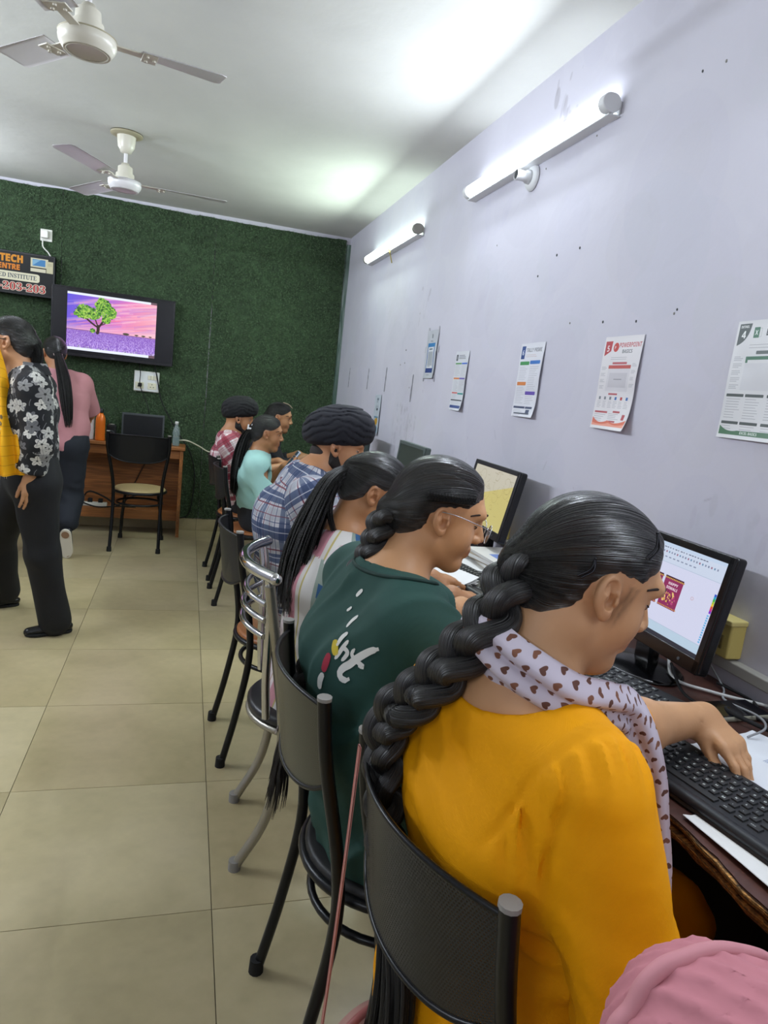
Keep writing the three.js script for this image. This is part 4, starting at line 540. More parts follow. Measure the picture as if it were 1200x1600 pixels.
{
  const st = [[0.19, 0.26, 0x8c7a5a, 0.02], [0.185, 0.25, 0xcfcabc, 0.016], [0.19, 0.27, 0x9c8f78, 0.018], [0.18, 0.25, 0xd8d6cf, 0.012]]; let y = DY;
  st.forEach(([w, d, c, h], i) => { const t = thing('book', ['brown book at the bottom of the stack by the yellow screen', 'cream book second from the bottom of the stack by the yellow screen', 'tan book third in the stack by the yellow screen', 'white booklet with blue print on top of the book stack'][i], 'book', [1.16 - i * 0.006, y, -2.22 + i * 0.004], [0.1, -0.05, 0.16, 0.03][i], 'stack of books by the yellow screen'); part('pages', rb(w - 0.006, h - 0.004, d - 0.006, 0.001, 0, h / 2, 0), M.paper, t); part('cover', [rb(w, 0.002, d, 0.0008, 0, h - 0.001, 0), rb(w, 0.002, d, 0.0008, 0, 0.001, 0), rb(0.002, h, d, 0.0008, w / 2, h / 2, 0)], mat(c, 0.6), t); if (i === 3) part('print', bx(w * 0.6, 0.0006, d * 0.3, 0, h + 0.0004, 0.03), mat(0x6f86c0, 0.6), t); y += h; });
  const w = thing('loose_papers', 'pile of curled white papers in front of the book stack', 'papers', [1.04, DY, -2.24], 0.2); for (let i = 0; i < 4; i++) part('page', sheet((u, v) => V((u - 0.5) * 0.09, 0.006 + 0.006 * i + 0.012 * Math.sin(v * 3 + i), (v - 0.5) * 0.2), 6, 10, 0.001).rotateY(i * 0.12), M.paper, w);
  const ms = thing('computer_mouse', 'black mouse beside the book stack', 'mouse', [1.02, DY, -2.37], 1.3); part('shell', new THREE.SphereGeometry(1, 24, 16, 0, Math.PI * 2, 0, Math.PI / 2).scale(0.052, 0.034, 0.03), M.blackPlastic, ms); part('wheel', cy(0.008, 0.008, 0.006, 0, 0, 0, 14).rotateX(Math.PI / 2).translate(0.03, 0.028, 0), M.greyPlastic, ms);
}
// ---------------------------------------------------------------- distance-field modelling for people and cloth
const smin = (a, b, k) => { const h = Math.max(k - Math.abs(a - b), 0) / k; return Math.min(a, b) - h * h * k * 0.25; };
const smax = (a, b, k) => -smin(-a, -b, k);
class Blob {
  constructor(k = 0.03) { this.k = k; this.P = []; this.lo = [9, 9, 9]; this.hi = [-9, -9, -9]; this.post = null; }
  grow(p, r) { for (let i = 0; i < 3; i++) { this.lo[i] = Math.min(this.lo[i], p[i] - r); this.hi[i] = Math.max(this.hi[i], p[i] + r); } }
  cone(a, b, ra, rb = ra, k = this.k) { this.grow(a, ra); this.grow(b, rb); const d = [b[0] - a[0], b[1] - a[1], b[2] - a[2]]; this.P.push({ t: 0, a, d, l: d[0] ** 2 + d[1] ** 2 + d[2] ** 2 + 1e-9, ra, rb, k }); return this; }
  chain(pts, rs, k) { for (let i = 0; i + 1 < pts.length; i++) this.cone(pts[i], pts[i + 1], rs[i], rs[i + 1], k); return this; }
  slab(a, b, w, ra, rb, q, k = this.k) { this.cone(a, b, ra, rb, k); const p = this.P[this.P.length - 1]; p.t = 1; p.w = w; p.q = q; return this; }
  ell(c, r, m3, k = this.k) { this.grow(c, Math.max(...r)); this.P.push({ t: 2, c, r, m: m3, k }); return this; }
  dist(x, y, z) {
    let D = 9;
    for (const p of this.P) {
      let d;
      if (p.t === 2) { let X = x - p.c[0], Y = y - p.c[1], Z = z - p.c[2]; const m = p.m; if (m) { const a = m[0] * X + m[1] * Y + m[2] * Z, b = m[3] * X + m[4] * Y + m[5] * Z, c = m[6] * X + m[7] * Y + m[8] * Z; X = a; Y = b; Z = c; } const [A, B, C] = p.r; const k0 = Math.hypot(X / A, Y / B, Z / C), k1 = Math.hypot(X / (A * A), Y / (B * B), Z / (C * C)); d = k1 > 1e-9 ? k0 * (k0 - 1) / k1 : -Math.min(A, B, C); }
      else { const X = x - p.a[0], Y = y - p.a[1], Z = z - p.a[2], t = clamp((X * p.d[0] + Y * p.d[1] + Z * p.d[2]) / p.l, 0, 1), ox = X - t * p.d[0], oy = Y - t * p.d[1], oz = Z - t * p.d[2], r = p.ra + (p.rb - p.ra) * t; if (p.t === 0) d = Math.sqrt(ox * ox + oy * oy + oz * oz) - r; else { const l = ox * p.w[0] + oy * p.w[1] + oz * p.w[2], q = p.q, e = ox * ox + oy * oy + oz * oz - l * l; d = (Math.sqrt(Math.max(0, e) / (q * q) + l * l) - r) * q; } }
      D = D > 8 ? d : smin(D, d, p.k);
    }
    return this.post ? this.post(D, x, y, z) : D;
  }
}
// surface nets
function netMesh(fn, lo, hi, cell) {
  const n = [0, 1, 2].map((i) => Math.max(4, Math.ceil((hi[i] - lo[i]) / cell) + 3)), [nx, ny, nz] = n, o = lo.map((v) => v - cell); const F = new Float32Array(nx * ny * nz); const B = 6, hd = B * cell * 0.87 * 1.35 + cell;
  for (let bz = 0; bz < nz; bz += B) for (let by = 0; by < ny; by += B) for (let bx_ = 0; bx_ < nx; bx_ += B) {
    const c = fn(o[0] + (bx_ + B / 2) * cell, o[1] + (by + B / 2) * cell, o[2] + (bz + B / 2) * cell), far = Math.abs(c) > hd;
    for (let z = bz; z < Math.min(bz + B, nz); z++) for (let y = by; y < Math.min(by + B, ny); y++) for (let x = bx_; x < Math.min(bx_ + B, nx); x++) F[(z * ny + y) * nx + x] = far ? c : fn(o[0] + x * cell, o[1] + y * cell, o[2] + z * cell);
  }
  const id = new Int32Array(nx * ny * nz).fill(-1), pos = [], idx = []; const at = (x, y, z) => F[(z * ny + y) * nx + x];
  const E = [[0, 1], [2, 3], [4, 5], [6, 7], [0, 2], [1, 3], [4, 6], [5, 7], [0, 4], [1, 5], [2, 6], [3, 7]];
  for (let z = 0; z < nz - 1; z++) for (let y = 0; y < ny - 1; y++) for (let x = 0; x < nx - 1; x++) {
    const v = [at(x, y, z), at(x + 1, y, z), at(x, y + 1, z), at(x + 1, y + 1, z), at(x, y, z + 1), at(x + 1, y, z + 1), at(x, y + 1, z + 1), at(x + 1, y + 1, z + 1)]; let m = 0; for (let i = 0; i < 8; i++) if (v[i] < 0) m |= 1 << i; if (m === 0 || m === 255) continue;
    let sx = 0, sy = 0, sz = 0, c = 0; for (const [a, b] of E) if ((v[a] < 0) !== (v[b] < 0)) { const t = v[a] / (v[a] - v[b]); sx += lerp(a & 1, b & 1, t); sy += lerp((a >> 1) & 1, (b >> 1) & 1, t); sz += lerp(a >> 2, b >> 2, t); c++; }
    id[(z * ny + y) * nx + x] = pos.length / 3; pos.push(o[0] + (x + sx / c) * cell, o[1] + (y + sy / c) * cell, o[2] + (z + sz / c) * cell);
  }
  const I = (x, y, z) => id[(z * ny + y) * nx + x]; const quad = (a, b, c, d, flip) => { if (a < 0 || b < 0 || c < 0 || d < 0) return; if (flip) idx.push(a, c, b, a, d, c); else idx.push(a, b, c, a, c, d); };
  for (let z = 1; z < nz - 1; z++) for (let y = 1; y < ny - 1; y++) for (let x = 1; x < nx - 1; x++) {
    const s = at(x, y, z) < 0;
    if (s !== at(x + 1, y, z) < 0) quad(I(x, y - 1, z - 1), I(x, y, z - 1), I(x, y, z), I(x, y - 1, z), !s);
    if (s !== at(x, y + 1, z) < 0) quad(I(x - 1, y, z - 1), I(x, y, z - 1), I(x, y, z), I(x - 1, y, z), s);
    if (s !== at(x, y, z + 1) < 0) quad(I(x - 1, y - 1, z), I(x, y - 1, z), I(x, y, z), I(x - 1, y, z), !s);
  }
  const g = new THREE.BufferGeometry(); g.setAttribute('position', new THREE.Float32BufferAttribute(pos, 3)); g.setIndex(idx); g.computeVertexNormals(); return g;
}
const blobMesh = (b, cell, pad = 0.012) => netMesh((x, y, z) => b.dist(x, y, z), b.lo.map((v) => v - pad), b.hi.map((v) => v + pad), cell);
const lift = (g) => { g.setAttribute('uv', new THREE.Float32BufferAttribute(new Float32Array(g.attributes.position.count * 2), 2)); return g; };
// cylindrical uv (metres) round the nearest bone, decided per triangle so that no triangle straddles a seam
function uvBones(geo, bones, sc = 1) {
  const g = geo.toNonIndexed(), p = g.attributes.position, uv = new Float32Array(p.count * 2);
  const B = bones.map(([a, b, w, R]) => { const A = V(...a), T = V(...b).sub(A), L = T.length(); T.normalize(); const W = V(...w); W.sub(T.clone().multiplyScalar(W.dot(T))).normalize(); return { A, T, L, W, N: T.clone().cross(W), R }; });
  const v = [V(), V(), V()], c = V(), q = V();
  for (let i = 0; i < p.count; i += 3) {
    for (let k = 0; k < 3; k++) v[k].fromBufferAttribute(p, i + k); c.copy(v[0]).add(v[1]).add(v[2]).divideScalar(3); let best = null, bd = 9;
    for (const b of B) { q.copy(c).sub(b.A); const t = clamp(q.dot(b.T), 0, b.L); const d = q.addScaledVector(b.T, -t).length() - b.R; if (d < bd) { bd = d; best = b; } }
    q.copy(c).sub(best.A); const a0 = Math.atan2(q.dot(best.N), q.dot(best.W));
    for (let k = 0; k < 3; k++) { q.copy(v[k]).sub(best.A); let a = Math.atan2(q.dot(best.N), q.dot(best.W)); while (a - a0 > Math.PI) a -= 2 * Math.PI; while (a0 - a > Math.PI) a += 2 * Math.PI; uv[(i + k) * 2] = a * best.R / sc; uv[(i + k) * 2 + 1] = q.dot(best.T) / sc; }
  }
  g.setAttribute('uv', new THREE.BufferAttribute(uv, 2)); return g;
}
const A3 = (v) => [v.x, v.y, v.z], mix = (a, b, t) => [0, 1, 2].map((i) => lerp(a[i], b[i], t)), add = (a, b, s = 1) => [0, 1, 2].map((i) => a[i] + b[i] * s), sub = (a, b) => add(a, b, -1);
const nrm = (a) => { const l = Math.hypot(...a); return a.map((v) => v / l); }, cross = (a, b) => [a[1] * b[2] - a[2] * b[1], a[2] * b[0] - a[0] * b[2], a[0] * b[1] - a[1] * b[0]], dot = (a, b) => a[0] * b[0] + a[1] * b[1] + a[2] * b[2];

// ------------------------------------------------ head
const HB = new Blob(0.022);
HB.ell([-0.012, 0.03, 0], [0.1, 0.086, 0.076]).ell([0.03, -0.03, 0], [0.058, 0.084, 0.057]);
for (const s of [-1, 1]) { HB.cone([-0.005, -0.062, s * 0.042], [0.058, -0.096, s * 0.01], 0.02, 0.019); HB.ell([0.046, -0.034, s * 0.034], [0.03, 0.032, 0.026]); }
HB.ell([0.066, -0.098, 0], [0.018, 0.017, 0.02]);
HB.cone([0.08, 0.03, -0.034], [0.08, 0.03, 0.034], 0.0125, 0.0125, 0.02);
HB.cone([0.087, 0.014, 0], [0.106, -0.024, 0], 0.0075, 0.0105, 0.013); for (const s of [-1, 1]) HB.ell([0.096, -0.03, s * 0.0115], [0.0105, 0.0085, 0.0075], null, 0.007);
HB.cone([0.083, -0.054, -0.014], [0.083, -0.054, 0.014], 0.0098, 0.0098, 0.009); HB.cone([0.083, -0.067, -0.011], [0.083, -0.067, 0.011], 0.0098, 0.0098, 0.008);
HB.cone([-0.03, -0.02, 0], [-0.035, -0.13, 0], 0.054, 0.05, 0.03);
const earX = -0.008, earY = -0.006;
function headDist(x, y, z, ear = true) {
  const az = Math.abs(z); let d = HB.dist(x, y, az);
  d = smax(d, -(Math.hypot((x - 0.094) * 0.9, y - 0.006, (az - 0.032) * 0.75) - 0.0125), 0.014);          // eye socket
  d = smax(d, -(Math.hypot((x - 0.094), (y + 0.0605) * 1.6, az * 0.55) - 0.0035) , 0.004);                // between the lips
  if (ear && Math.abs(x - earX) < 0.06 && Math.abs(y - earY) < 0.06 && az > 0.04) {
    const u = x - earX, v = y - earY, tl = 0.2, U = u * Math.cos(tl) + v * Math.sin(tl), W = -u * Math.sin(tl) + v * Math.cos(tl), w = az - 0.0755 + u * 0.18;
    const el = (cu, cv, cw, a, b, c) => { const X = U - cu, Y = W - cv, Z = w - cw, k0 = Math.hypot(X / a, Y / b, Z / c), k1 = Math.hypot(X / (a * a), Y / (b * b), Z / (c * c)); return k1 > 1e-9 ? k0 * (k0 - 1) / k1 : -c; };
    let e = el(-0.001, 0.002, 0, 0.0195, 0.0295, 0.0105); e = smin(e, el(0.003, -0.0265, 0, 0.0095, 0.0095, 0.007), 0.008);
    e = smax(e, -el(0.001, 0.012, 0.0085, 0.0122, 0.0125, 0.0095), 0.002); e = smax(e, -el(0.004, -0.006, 0.0065, 0.0112, 0.013, 0.0125), 0.002);      // fossa and concha
    e = smin(e, el(-0.0035, 0.003, 0.0035, 0.003, 0.013, 0.0035), 0.004); e = smin(e, el(0.0135, -0.006, 0.003, 0.0045, 0.006, 0.0045), 0.003);              // antihelix, tragus
    d = smin(d, e, 0.005); d = smax(d, -el(0.0085, -0.0055, 0.001, 0.0038, 0.005, 0.0045), 0.003);
  }
  return d;
}
const headMatrix = (h) => new THREE.Matrix4().makeRotationY(-h.az * Math.PI / 180).multiply(new THREE.Matrix4().makeRotationZ(-(h.pitch ?? 0) * Math.PI / 180)).multiply(new THREE.Matrix4().makeRotationX((h.roll ?? 0) * Math.PI / 180)).scale(V(h.s ?? 1, h.s ?? 1, h.s ?? 1)).setPosition(...h.c);
const rot3 = (m) => { const e = m.elements; const s = 1 / Math.hypot(e[0], e[1], e[2]) ** 2; return [e[0] * s, e[1] * s, e[2] * s, e[4] * s, e[5] * s, e[6] * s, e[8] * s, e[9] * s, e[10] * s]; };
function headFrame(h) { const m = headMatrix(h), s = h.s ?? 1, r = rot3(m); return { m, s, toL: (x, y, z) => { const X = x - h.c[0], Y = y - h.c[1], Z = z - h.c[2]; return [r[0] * X + r[1] * Y + r[2] * Z, r[3] * X + r[4] * Y + r[5] * Z, r[6] * X + r[7] * Y + r[8] * Z]; }, toW: (a) => A3(V(...a).applyMatrix4(m)) }; }

// ------------------------------------------------ hands
const FING = [[0.085, 0.027, [0.041, 0.025, 0.02], 0.0092], [0.088, 0.008, [0.045, 0.029, 0.021], 0.0095], [0.083, -0.011, [0.042, 0.027, 0.021], 0.0089], [0.075, -0.029, [0.033, 0.02, 0.018], 0.0078]];
function hand(h) {   // { side:'L'|'R', wrist, dir, back, curl:[4], spread, thumb:[out, curl], s }
  const s = h.s ?? 1, f = nrm(h.dir), n = nrm(sub(h.back, f.map((v) => v * dot(f, h.back)))), t = h.side === 'R' ? cross(n, f) : cross(f, n); const P = (a, b, c) => [0, 1, 2].map((i) => h.wrist[i] + s * (f[i] * a + t[i] * b + n[i] * c));
  const palm = new Blob(0.016 * s); FING.forEach(([m, o], i) => palm.cone(P(0.0, o * 0.55, 0), P(m - 0.004, o, 0.002), 0.0165 * s, 0.0118 * s)); palm.cone(P(0.01, 0.012, -0.006), P(0.045, 0.03, -0.008), 0.015 * s, 0.0135 * s); palm.cone(P(0.015, -0.02, -0.006), P(0.06, -0.026, -0.006), 0.013 * s, 0.011 * s);
  const fs = [], tips = [];
  FING.forEach(([m, o, L, r], i) => { const b = new Blob(0.006 * s); let p = P(m - 0.006, o, 0.002), a = h.lift ?? 0.1; const sp_ = (h.spread ?? 0.06) * (1.5 - i) ; const c = h.curl[i]; const pts = [p], rs = [r * 1.06 * s]; L.forEach((l, j) => { a -= c * [0.9, 1.1, 0.7][j]; const ca = Math.cos(a), sa = Math.sin(a); const d = [0, 1, 2].map((k) => f[k] * ca + n[k] * sa + t[k] * sp_ * ca); p = add(p, d, l * s); pts.push(p); rs.push(r * (1 - 0.08 * (j + 1)) * s); }); b.chain(pts, rs, 0.004 * s); fs.push(b); tips.push(pts); });
  const tb = new Blob(0.008 * s), [to, tc] = h.thumb ?? [0.6, 0.3]; const p0 = P(0.02, 0.024, -0.006), d1 = [0, 1, 2].map((k) => f[k] * Math.cos(to) + t[k] * Math.sin(to) - n[k] * 0.35), p1 = add(p0, nrm(d1), 0.042 * s), d2 = [0, 1, 2].map((k) => f[k] * Math.cos(to - tc) + t[k] * Math.sin(to - tc) - n[k] * 0.4), p2 = add(p1, nrm(d2), 0.033 * s), d3 = [0, 1, 2].map((k) => f[k] * Math.cos(to - tc * 1.8) + t[k] * Math.sin(to - tc * 1.8) - n[k] * 0.45), p3 = add(p2, nrm(d3), 0.024 * s);
  tb.chain([p0, p1, p2, p3], [0.0145 * s, 0.0125 * s, 0.0105 * s, 0.0088 * s], 0.005 * s);
  const all = [...fs, tb], c0 = P(0.08, 0, 0), R = 0.14 * s; const lo = [9, 9, 9], hi = [-9, -9, -9]; for (const b of [palm, ...all]) for (let i = 0; i < 3; i++) { lo[i] = Math.min(lo[i], b.lo[i]); hi[i] = Math.max(hi[i], b.hi[i]); }
  return { lo, hi, tips: [...tips, [p0, p1, p2, p3]], n, t, f, dist(x, y, z) { const q = Math.hypot(x - c0[0], y - c0[1], z - c0[2]) - R; if (q > 0.04) return q; const pd = palm.dist(x, y, z); let d = pd; for (const b of all) d = Math.min(d, smin(pd, b.dist(x, y, z), 0.011 * s)); return d; } };
}
// ------------------------------------------------ skin
const skinBump = repTex(fineBump, 3, 3);
const skinMat = () => new THREE.MeshPhysicalMaterial({ color: 0xffffff, vertexColors: true, roughness: 0.5, sheen: 0.12, sheenRoughness: 0.5 });
const SK = skinMat();
function skinColour(g, tone, hf, extra) {
  const p = g.attributes.position, c = new Float32Array(p.count * 3), T = new THREE.Color(tone), lip = new THREE.Color(tone).lerp(new THREE.Color(0x8a3a38), 0.55), q = new THREE.Color();
  for (let i = 0; i < p.count; i++) { const x = p.getX(i), y = p.getY(i), z = p.getZ(i); q.copy(T); const v = 1 + 0.09 * fbm(x * 30, y * 30, z * 30, 3); if (hf) { const [a, b, w] = hf.toL(x, y, z); const az = Math.abs(w); if (a > 0.075 && Math.abs(b + 0.06) < 0.016 && az < 0.024) q.lerp(lip, 1 - sstep(0.007, 0.016, Math.hypot((b + 0.06), az * 0.45))); if (Math.abs(a - earX) < 0.03 && Math.abs(b - earY) < 0.04 && az > 0.066) q.lerp(lip, 0.18); if (extra) extra(q, a, b, w); } c[i * 3] = q.r * v; c[i * 3 + 1] = q.g * v; c[i * 3 + 2] = q.b * v; }
  g.setAttribute('color', new THREE.BufferAttribute(c, 3)); return g;
}
const mergeSkin = (gs) => mergeGeometries(gs.map((g) => { const q = g.index ? g : mergeVertices(g); for (const k of Object.keys(q.attributes)) if (!['position', 'normal', 'color'].includes(k)) q.deleteAttribute(k); return q; }));
// cfg.body: Blob (torso and limbs in world space), cfg.head, cfg.hands, cfg.fine cells
function makeBody(t, cfg) {
  const hf = headFrame(cfg.head), s = hf.s, gs = []; const hb = new Blob(0.03); const nb = cfg.neck, nTop = hf.toW([-0.034, -0.075, 0]);
  const neckR = cfg.neckR ?? 0.052; const nk = new Blob(0.03); nk.cone(nTop, nb, neckR * s, neckR * 1.12 * s, 0.03);
  const full = (x, y, z, ear = false) => { const l = hf.toL(x, y, z); const far = Math.hypot(...l) - 0.2; let d = far > 0.08 ? far * s : headDist(l[0], l[1], l[2], ear) * s; d = smin(d, nk.dist(x, y, z), 0.028 * s); return smin(d, cfg.body.dist(x, y, z), 0.05 * s); };
  const R = 0.145 * s, c = cfg.head.c, dn = cfg.neckDrop ?? 0.2; const lo = [c[0] - R, c[1] - dn, c[2] - R], hi = [c[0] + R, c[1] + R, c[2] + R]; for (let i = 0; i < 3; i += 2) { lo[i] = Math.min(lo[i], nb[i] - (cfg.neckWide ?? 0.1)); hi[i] = Math.max(hi[i], nb[i] + (cfg.neckWide ?? 0.1)); }
  gs.push(skinColour(netMesh((x, y, z) => full(x, y, z), lo, hi, cfg.headCell ?? 0.005), cfg.tone, hf, cfg.face));
  for (const q of [-1, 1]) { const c = hf.toW([earX, earY, q * 0.078]), r = 0.042 * s; gs.push(skinColour(netMesh((x, y, z) => { const l = hf.toL(x, y, z), rr_ = Math.hypot(l[0] - earX, l[1] - earY, l[2] - q * 0.076) - 0.04; return Math.max(smin(headDist(l[0], l[1], l[2], true) * s, nk.dist(x, y, z), 0.028 * s), rr_ * s); }, c.map((v) => v - r), c.map((v) => v + r), (cfg.headCell ?? 0.005) * 0.62), cfg.tone, hf, cfg.face)); }
  const bl = cfg.body.lo.map((v) => v - 0.02), bh = cfg.body.hi.map((v) => v + 0.02); gs.push(skinColour(netMesh((x, y, z) => cfg.body.dist(x, y, z), bl, bh, cfg.bodyCell ?? 0.018), cfg.tone, null));
  (cfg.arms ?? []).forEach((a) => { const H = hand(a.hand); const b = new Blob(0.03).chain(a.pts, a.rs, 0.03); const f = (x, y, z) => smin(H.dist(x, y, z), b.dist(x, y, z), 0.022); const l = b.lo.map((v, i) => Math.min(v, H.lo[i]) - 0.01), h = b.hi.map((v, i) => Math.max(v, H.hi[i]) + 0.01); gs.push(skinColour(netMesh(f, l, h, a.cell ?? 0.006), cfg.tone, null)); a.H = H; });
  const b = part('body', mergeSkin(gs), SK, t);
  return hf;
}
function faceParts(t, hf, o = {}) {
  const M4 = hf.m, add_ = (n, g, m) => part(n, g.applyMatrix4(M4), m, t);
  const lidM = mat(o.tone, 0.5), look = o.look ?? 0.5;
  for (const s of [-1, 1]) {
    const c = [0.0685, 0.007, s * 0.0315];
    const e = part('eye', sp(0.0118, ...c, 16).applyMatrix4(M4), mat(0xe8e2da, 0.2), t); part('iris', sp(0.0058, c[0] + 0.0078, c[1] - 0.005 * look, c[2], 12).applyMatrix4(M4), mat(0x1c110c, 0.15), e);
    const up = new THREE.SphereGeometry(0.0128, 18, 10, 0, Math.PI * 2, 0, Math.PI * (0.42 + 0.1 * look)).rotateZ(-0.25).translate(...c), lw = new THREE.SphereGeometry(0.0127, 18, 8, 0, Math.PI * 2, Math.PI * 0.62, Math.PI * 0.38).translate(...c); part('eyelid', merge([up, lw]).applyMatrix4(M4), lidM, e);
    const a0 = Math.PI * (0.42 + 0.1 * look); const ls = []; for (let i = -5; i <= 5; i++) { const q = i / 5 * 1.25; const v = V(Math.sin(a0) * Math.cos(q), Math.cos(a0), Math.sin(a0) * Math.sin(q)).multiplyScalar(0.0131).applyAxisAngle(V(0, 0, 1), -0.25); ls.push([c[0] + v.x, c[1] + v.y, c[2] + v.z]); } part('eyelash', tube(ls, 0.0009, 16, 5).applyMatrix4(M4), mat(0x0d0a09, 0.8), e);
    const bp = [[0.0925, 0.029, 0.011], [0.0915, 0.034, 0.024], [0.086, 0.0355, 0.036], [0.070, 0.031, 0.05], [0.056, 0.024, 0.059]].map(([x, y, z]) => { let X = 0.13; for (let k = 0; k < 40; k++) X -= headDist(X, y, z, false) * 0.7; return [X + 0.0004, y, z * s]; }); add_('eyebrow', sweep(bp, (q) => [0.003 * (1 - 0.65 * q) + 0.0006, 0.0016], 18, 6, V(0, 1, 0)), mat(0x2a1e18, 0.9));
  }
}
// ------------------------------------------------ hair
const streakC = dataTex(512, 64, (x, y) => { const v = 40 + 215 * Math.pow(clamp(0.35 + 0.9 * (hash3(x, 0, 1) - 0.5) + 0.7 * (hash3(x >> 2, 0, 2) - 0.5) + 0.3 * (hash3(x >> 1, y >> 3, 3) - 0.5), 0, 1), 1.6); return [v, v * 0.97, v * 0.96]; });
const hairMat = (c, rough = 0.25, bs = 0.004, ru = 4) => new THREE.MeshPhysicalMaterial({ color: c, roughness: rough, map: repTex(streakC, ru, 1), bumpMap: repTex(streak, ru, 1), bumpScale: bs, specularIntensity: 1, ior: 1.6 });
const HAIR = hairMat(0x121111), HAIRB = hairMat(0x110e0d, 0.46, 0.002, 0.5);
// cap of hair pulled back from the face to a tie; line = hairline points in the head's xy plane
function hairCap(t, hf, o = {}) {
  const th = o.th ?? 0.011, tie = o.tie ?? [-0.11, -0.01, 0], L = o.line ?? [[0.09, 0.088], [0.058, 0.046], [0.022, 0.024], [-0.018, 0.022], [-0.03, -0.03], [-0.07, -0.085]];
  const b = new Blob(0.03); b.ell([-0.012, 0.03, 0], [0.1, 0.086, 0.076]); b.ell([-0.05, -0.02, 0], [0.058, 0.065, 0.056], null, 0.03); if (o.bulge) for (const [c, r] of o.bulge) b.ell(c, r, null, 0.03); if (tie) b.cone([-0.07, lerp(tie[1], 0, 0.3), 0], tie, 0.042, 0.02, 0.03);
  const region = (x, y, z) => { let best = 9, sg = 1; for (let i = 0; i + 1 < L.length; i++) { const [ax, ay] = L[i], [cx, cy_] = L[i + 1]; const dx = cx - ax, dy = cy_ - ay, q = clamp(((x - ax) * dx + (y - ay) * dy) / (dx * dx + dy * dy), 0, 1); const ox = x - ax - q * dx, oy = y - ay - q * dy, d = Math.hypot(ox, oy); if (d < best) { best = d; sg = dx * (y - ay) - dy * (x - ax) < 0 ? -1 : 1; } } return sg * best; };
  const len = L.length; const [e0, e1] = [L[0], L[len - 1]]; L.unshift([e0[0] + 0.03, e0[1] + 0.035]); L.push([e1[0] - 0.05, e1[1] - 0.01]);
  const f = (x, y, z) => { const [a, c, w] = hf.toL(x, y, z); const rg = region(a, c, w); let d = b.dist(a, c, w) - lerp(0.0015, th, sstep(0, 0.03, -rg)); d -= 0.0016 * noise(Math.atan2(w, c - tie[1] + 0.001) * 14, Math.hypot(a - tie[0], c - tie[1], w) * 5, 3); if (o.part) d += 0.006 * Math.exp(-((w / 0.005) ** 2)) * (c > 0.05 ? 1 : 0); return smax(d, rg * 0.9 + 0.004 * noise(a * 120, c * 120, w * 60), 0.006) * hf.s; };
  const c = hf.toW([-0.02, 0, 0]), R = 0.165 * hf.s; const g0 = netMesh(f, c.map((v) => v - R), c.map((v) => v + R), o.cell ?? 0.0045);
  // uv: angle round the pull direction and distance from the tie
  const g = g0.toNonIndexed(), p = g.attributes.position, uv = new Float32Array(p.count * 2), ax = nrm([0.11 - tie[0], 0.06 - tie[1], -tie[2]]), w0 = [0, 0, 1], n0 = cross(ax, w0); const ang = (l) => { const d = sub(l, tie); return Math.atan2(dot(d, n0), dot(d, w0)); };
  for (let i = 0; i < p.count; i += 3) { const l = [0, 1, 2].map((k) => hf.toL(p.getX(i + k), p.getY(i + k), p.getZ(i + k))); const a0 = ang(mix(mix(l[0], l[1], 0.5), l[2], 0.333)); for (let k = 0; k < 3; k++) { let a = ang(l[k]); while (a - a0 > Math.PI) a -= 6.28318; while (a0 - a > Math.PI) a += 6.28318; uv[(i + k) * 2] = a / 6.28318; uv[(i + k) * 2 + 1] = Math.hypot(...sub(l[k], tie)) * 2; } }
  g.setAttribute('uv', new THREE.BufferAttribute(uv, 2)); return part('hair', g, o.mat ?? HAIR, t);
}
// three-strand plait along a curve
function braid(pts, w0, w1, turns, o = {}) {
  const c = curve(pts), n = o.n ?? 220, L = c.getLength(), out = []; const hint = V(...(o.hint ?? [0, 0, 1]));
  const fr = (t) => { const p = c.getPointAt(t), T = c.getTangentAt(t), B = hint.clone().addScaledVector(T, -hint.dot(T)).normalize(); return [p, B, B.clone().cross(T)]; };
  for (let k = 0; k < 3; k++) { const P = []; for (let i = 0; i <= n; i++) { const t = i / n, w = lerp(w0, w1, Math.pow(t, o.pw ?? 1)), th = t * turns * Math.PI * 2 + k * Math.PI * 2 / 3, [p, B, N] = fr(t); P.push(p.clone().addScaledVector(B, Math.sin(th) * w * 0.5).addScaledVector(N, Math.sin(2 * th) * w * 0.27)); } out.push(sweep(new THREE.CatmullRomCurve3(P), (t) => { const w = lerp(w0, w1, Math.pow(t, o.pw ?? 1)) * (0.35 + 0.65 * sstep(0, 0.05, t)) * (0.4 + 0.6 * sstep(1, 0.97, t)); return [w * 0.40, w * 0.33]; }, n * 2, 12, hint, true, 8)); }
  return merge(out);
}
// loose lock: many thin tapered strands round a guide curve
function tress(pts, spread, count, o = {}) {
  const c = curve(pts), out = [], L = c.getLength(); const N = o.n ?? 16;
  for (let i = 0; i < count; i++) { const a = rnd() * 6.283, r = Math.sqrt(rnd()), end = 1 - (o.ragged ?? 0.12) * rnd(), P = [], ph = rnd() * 6, tw = (rnd() - 0.5) * 0.9; for (let j = 0; j <= N; j++) { const t = j / N * end, s = spread(t), q = a + tw * t; const p = c.getPointAt(t); const T = c.getTangentAt(t); const B = V(0.3, 0.1, 1).addScaledVector(T, -V(0.3, 0.1, 1).dot(T)).normalize(), Q = B.clone().cross(T); P.push(p.addScaledVector(B, Math.cos(q) * r * s[0] + 0.002 * Math.sin(t * 9 + ph)).addScaledVector(Q, Math.sin(q) * r * s[1])); } const rad = (o.r ?? 0.0032) * (0.6 + 0.8 * rnd()); out.push(sweep(new THREE.CatmullRomCurve3(P), (t) => { const k = rad * (1 - 0.75 * Math.pow(t, 4)); return [k, k * 0.8]; }, N, 5, V(0.2, 0.3, 1), false, 6)); }
  return merge(out);
}
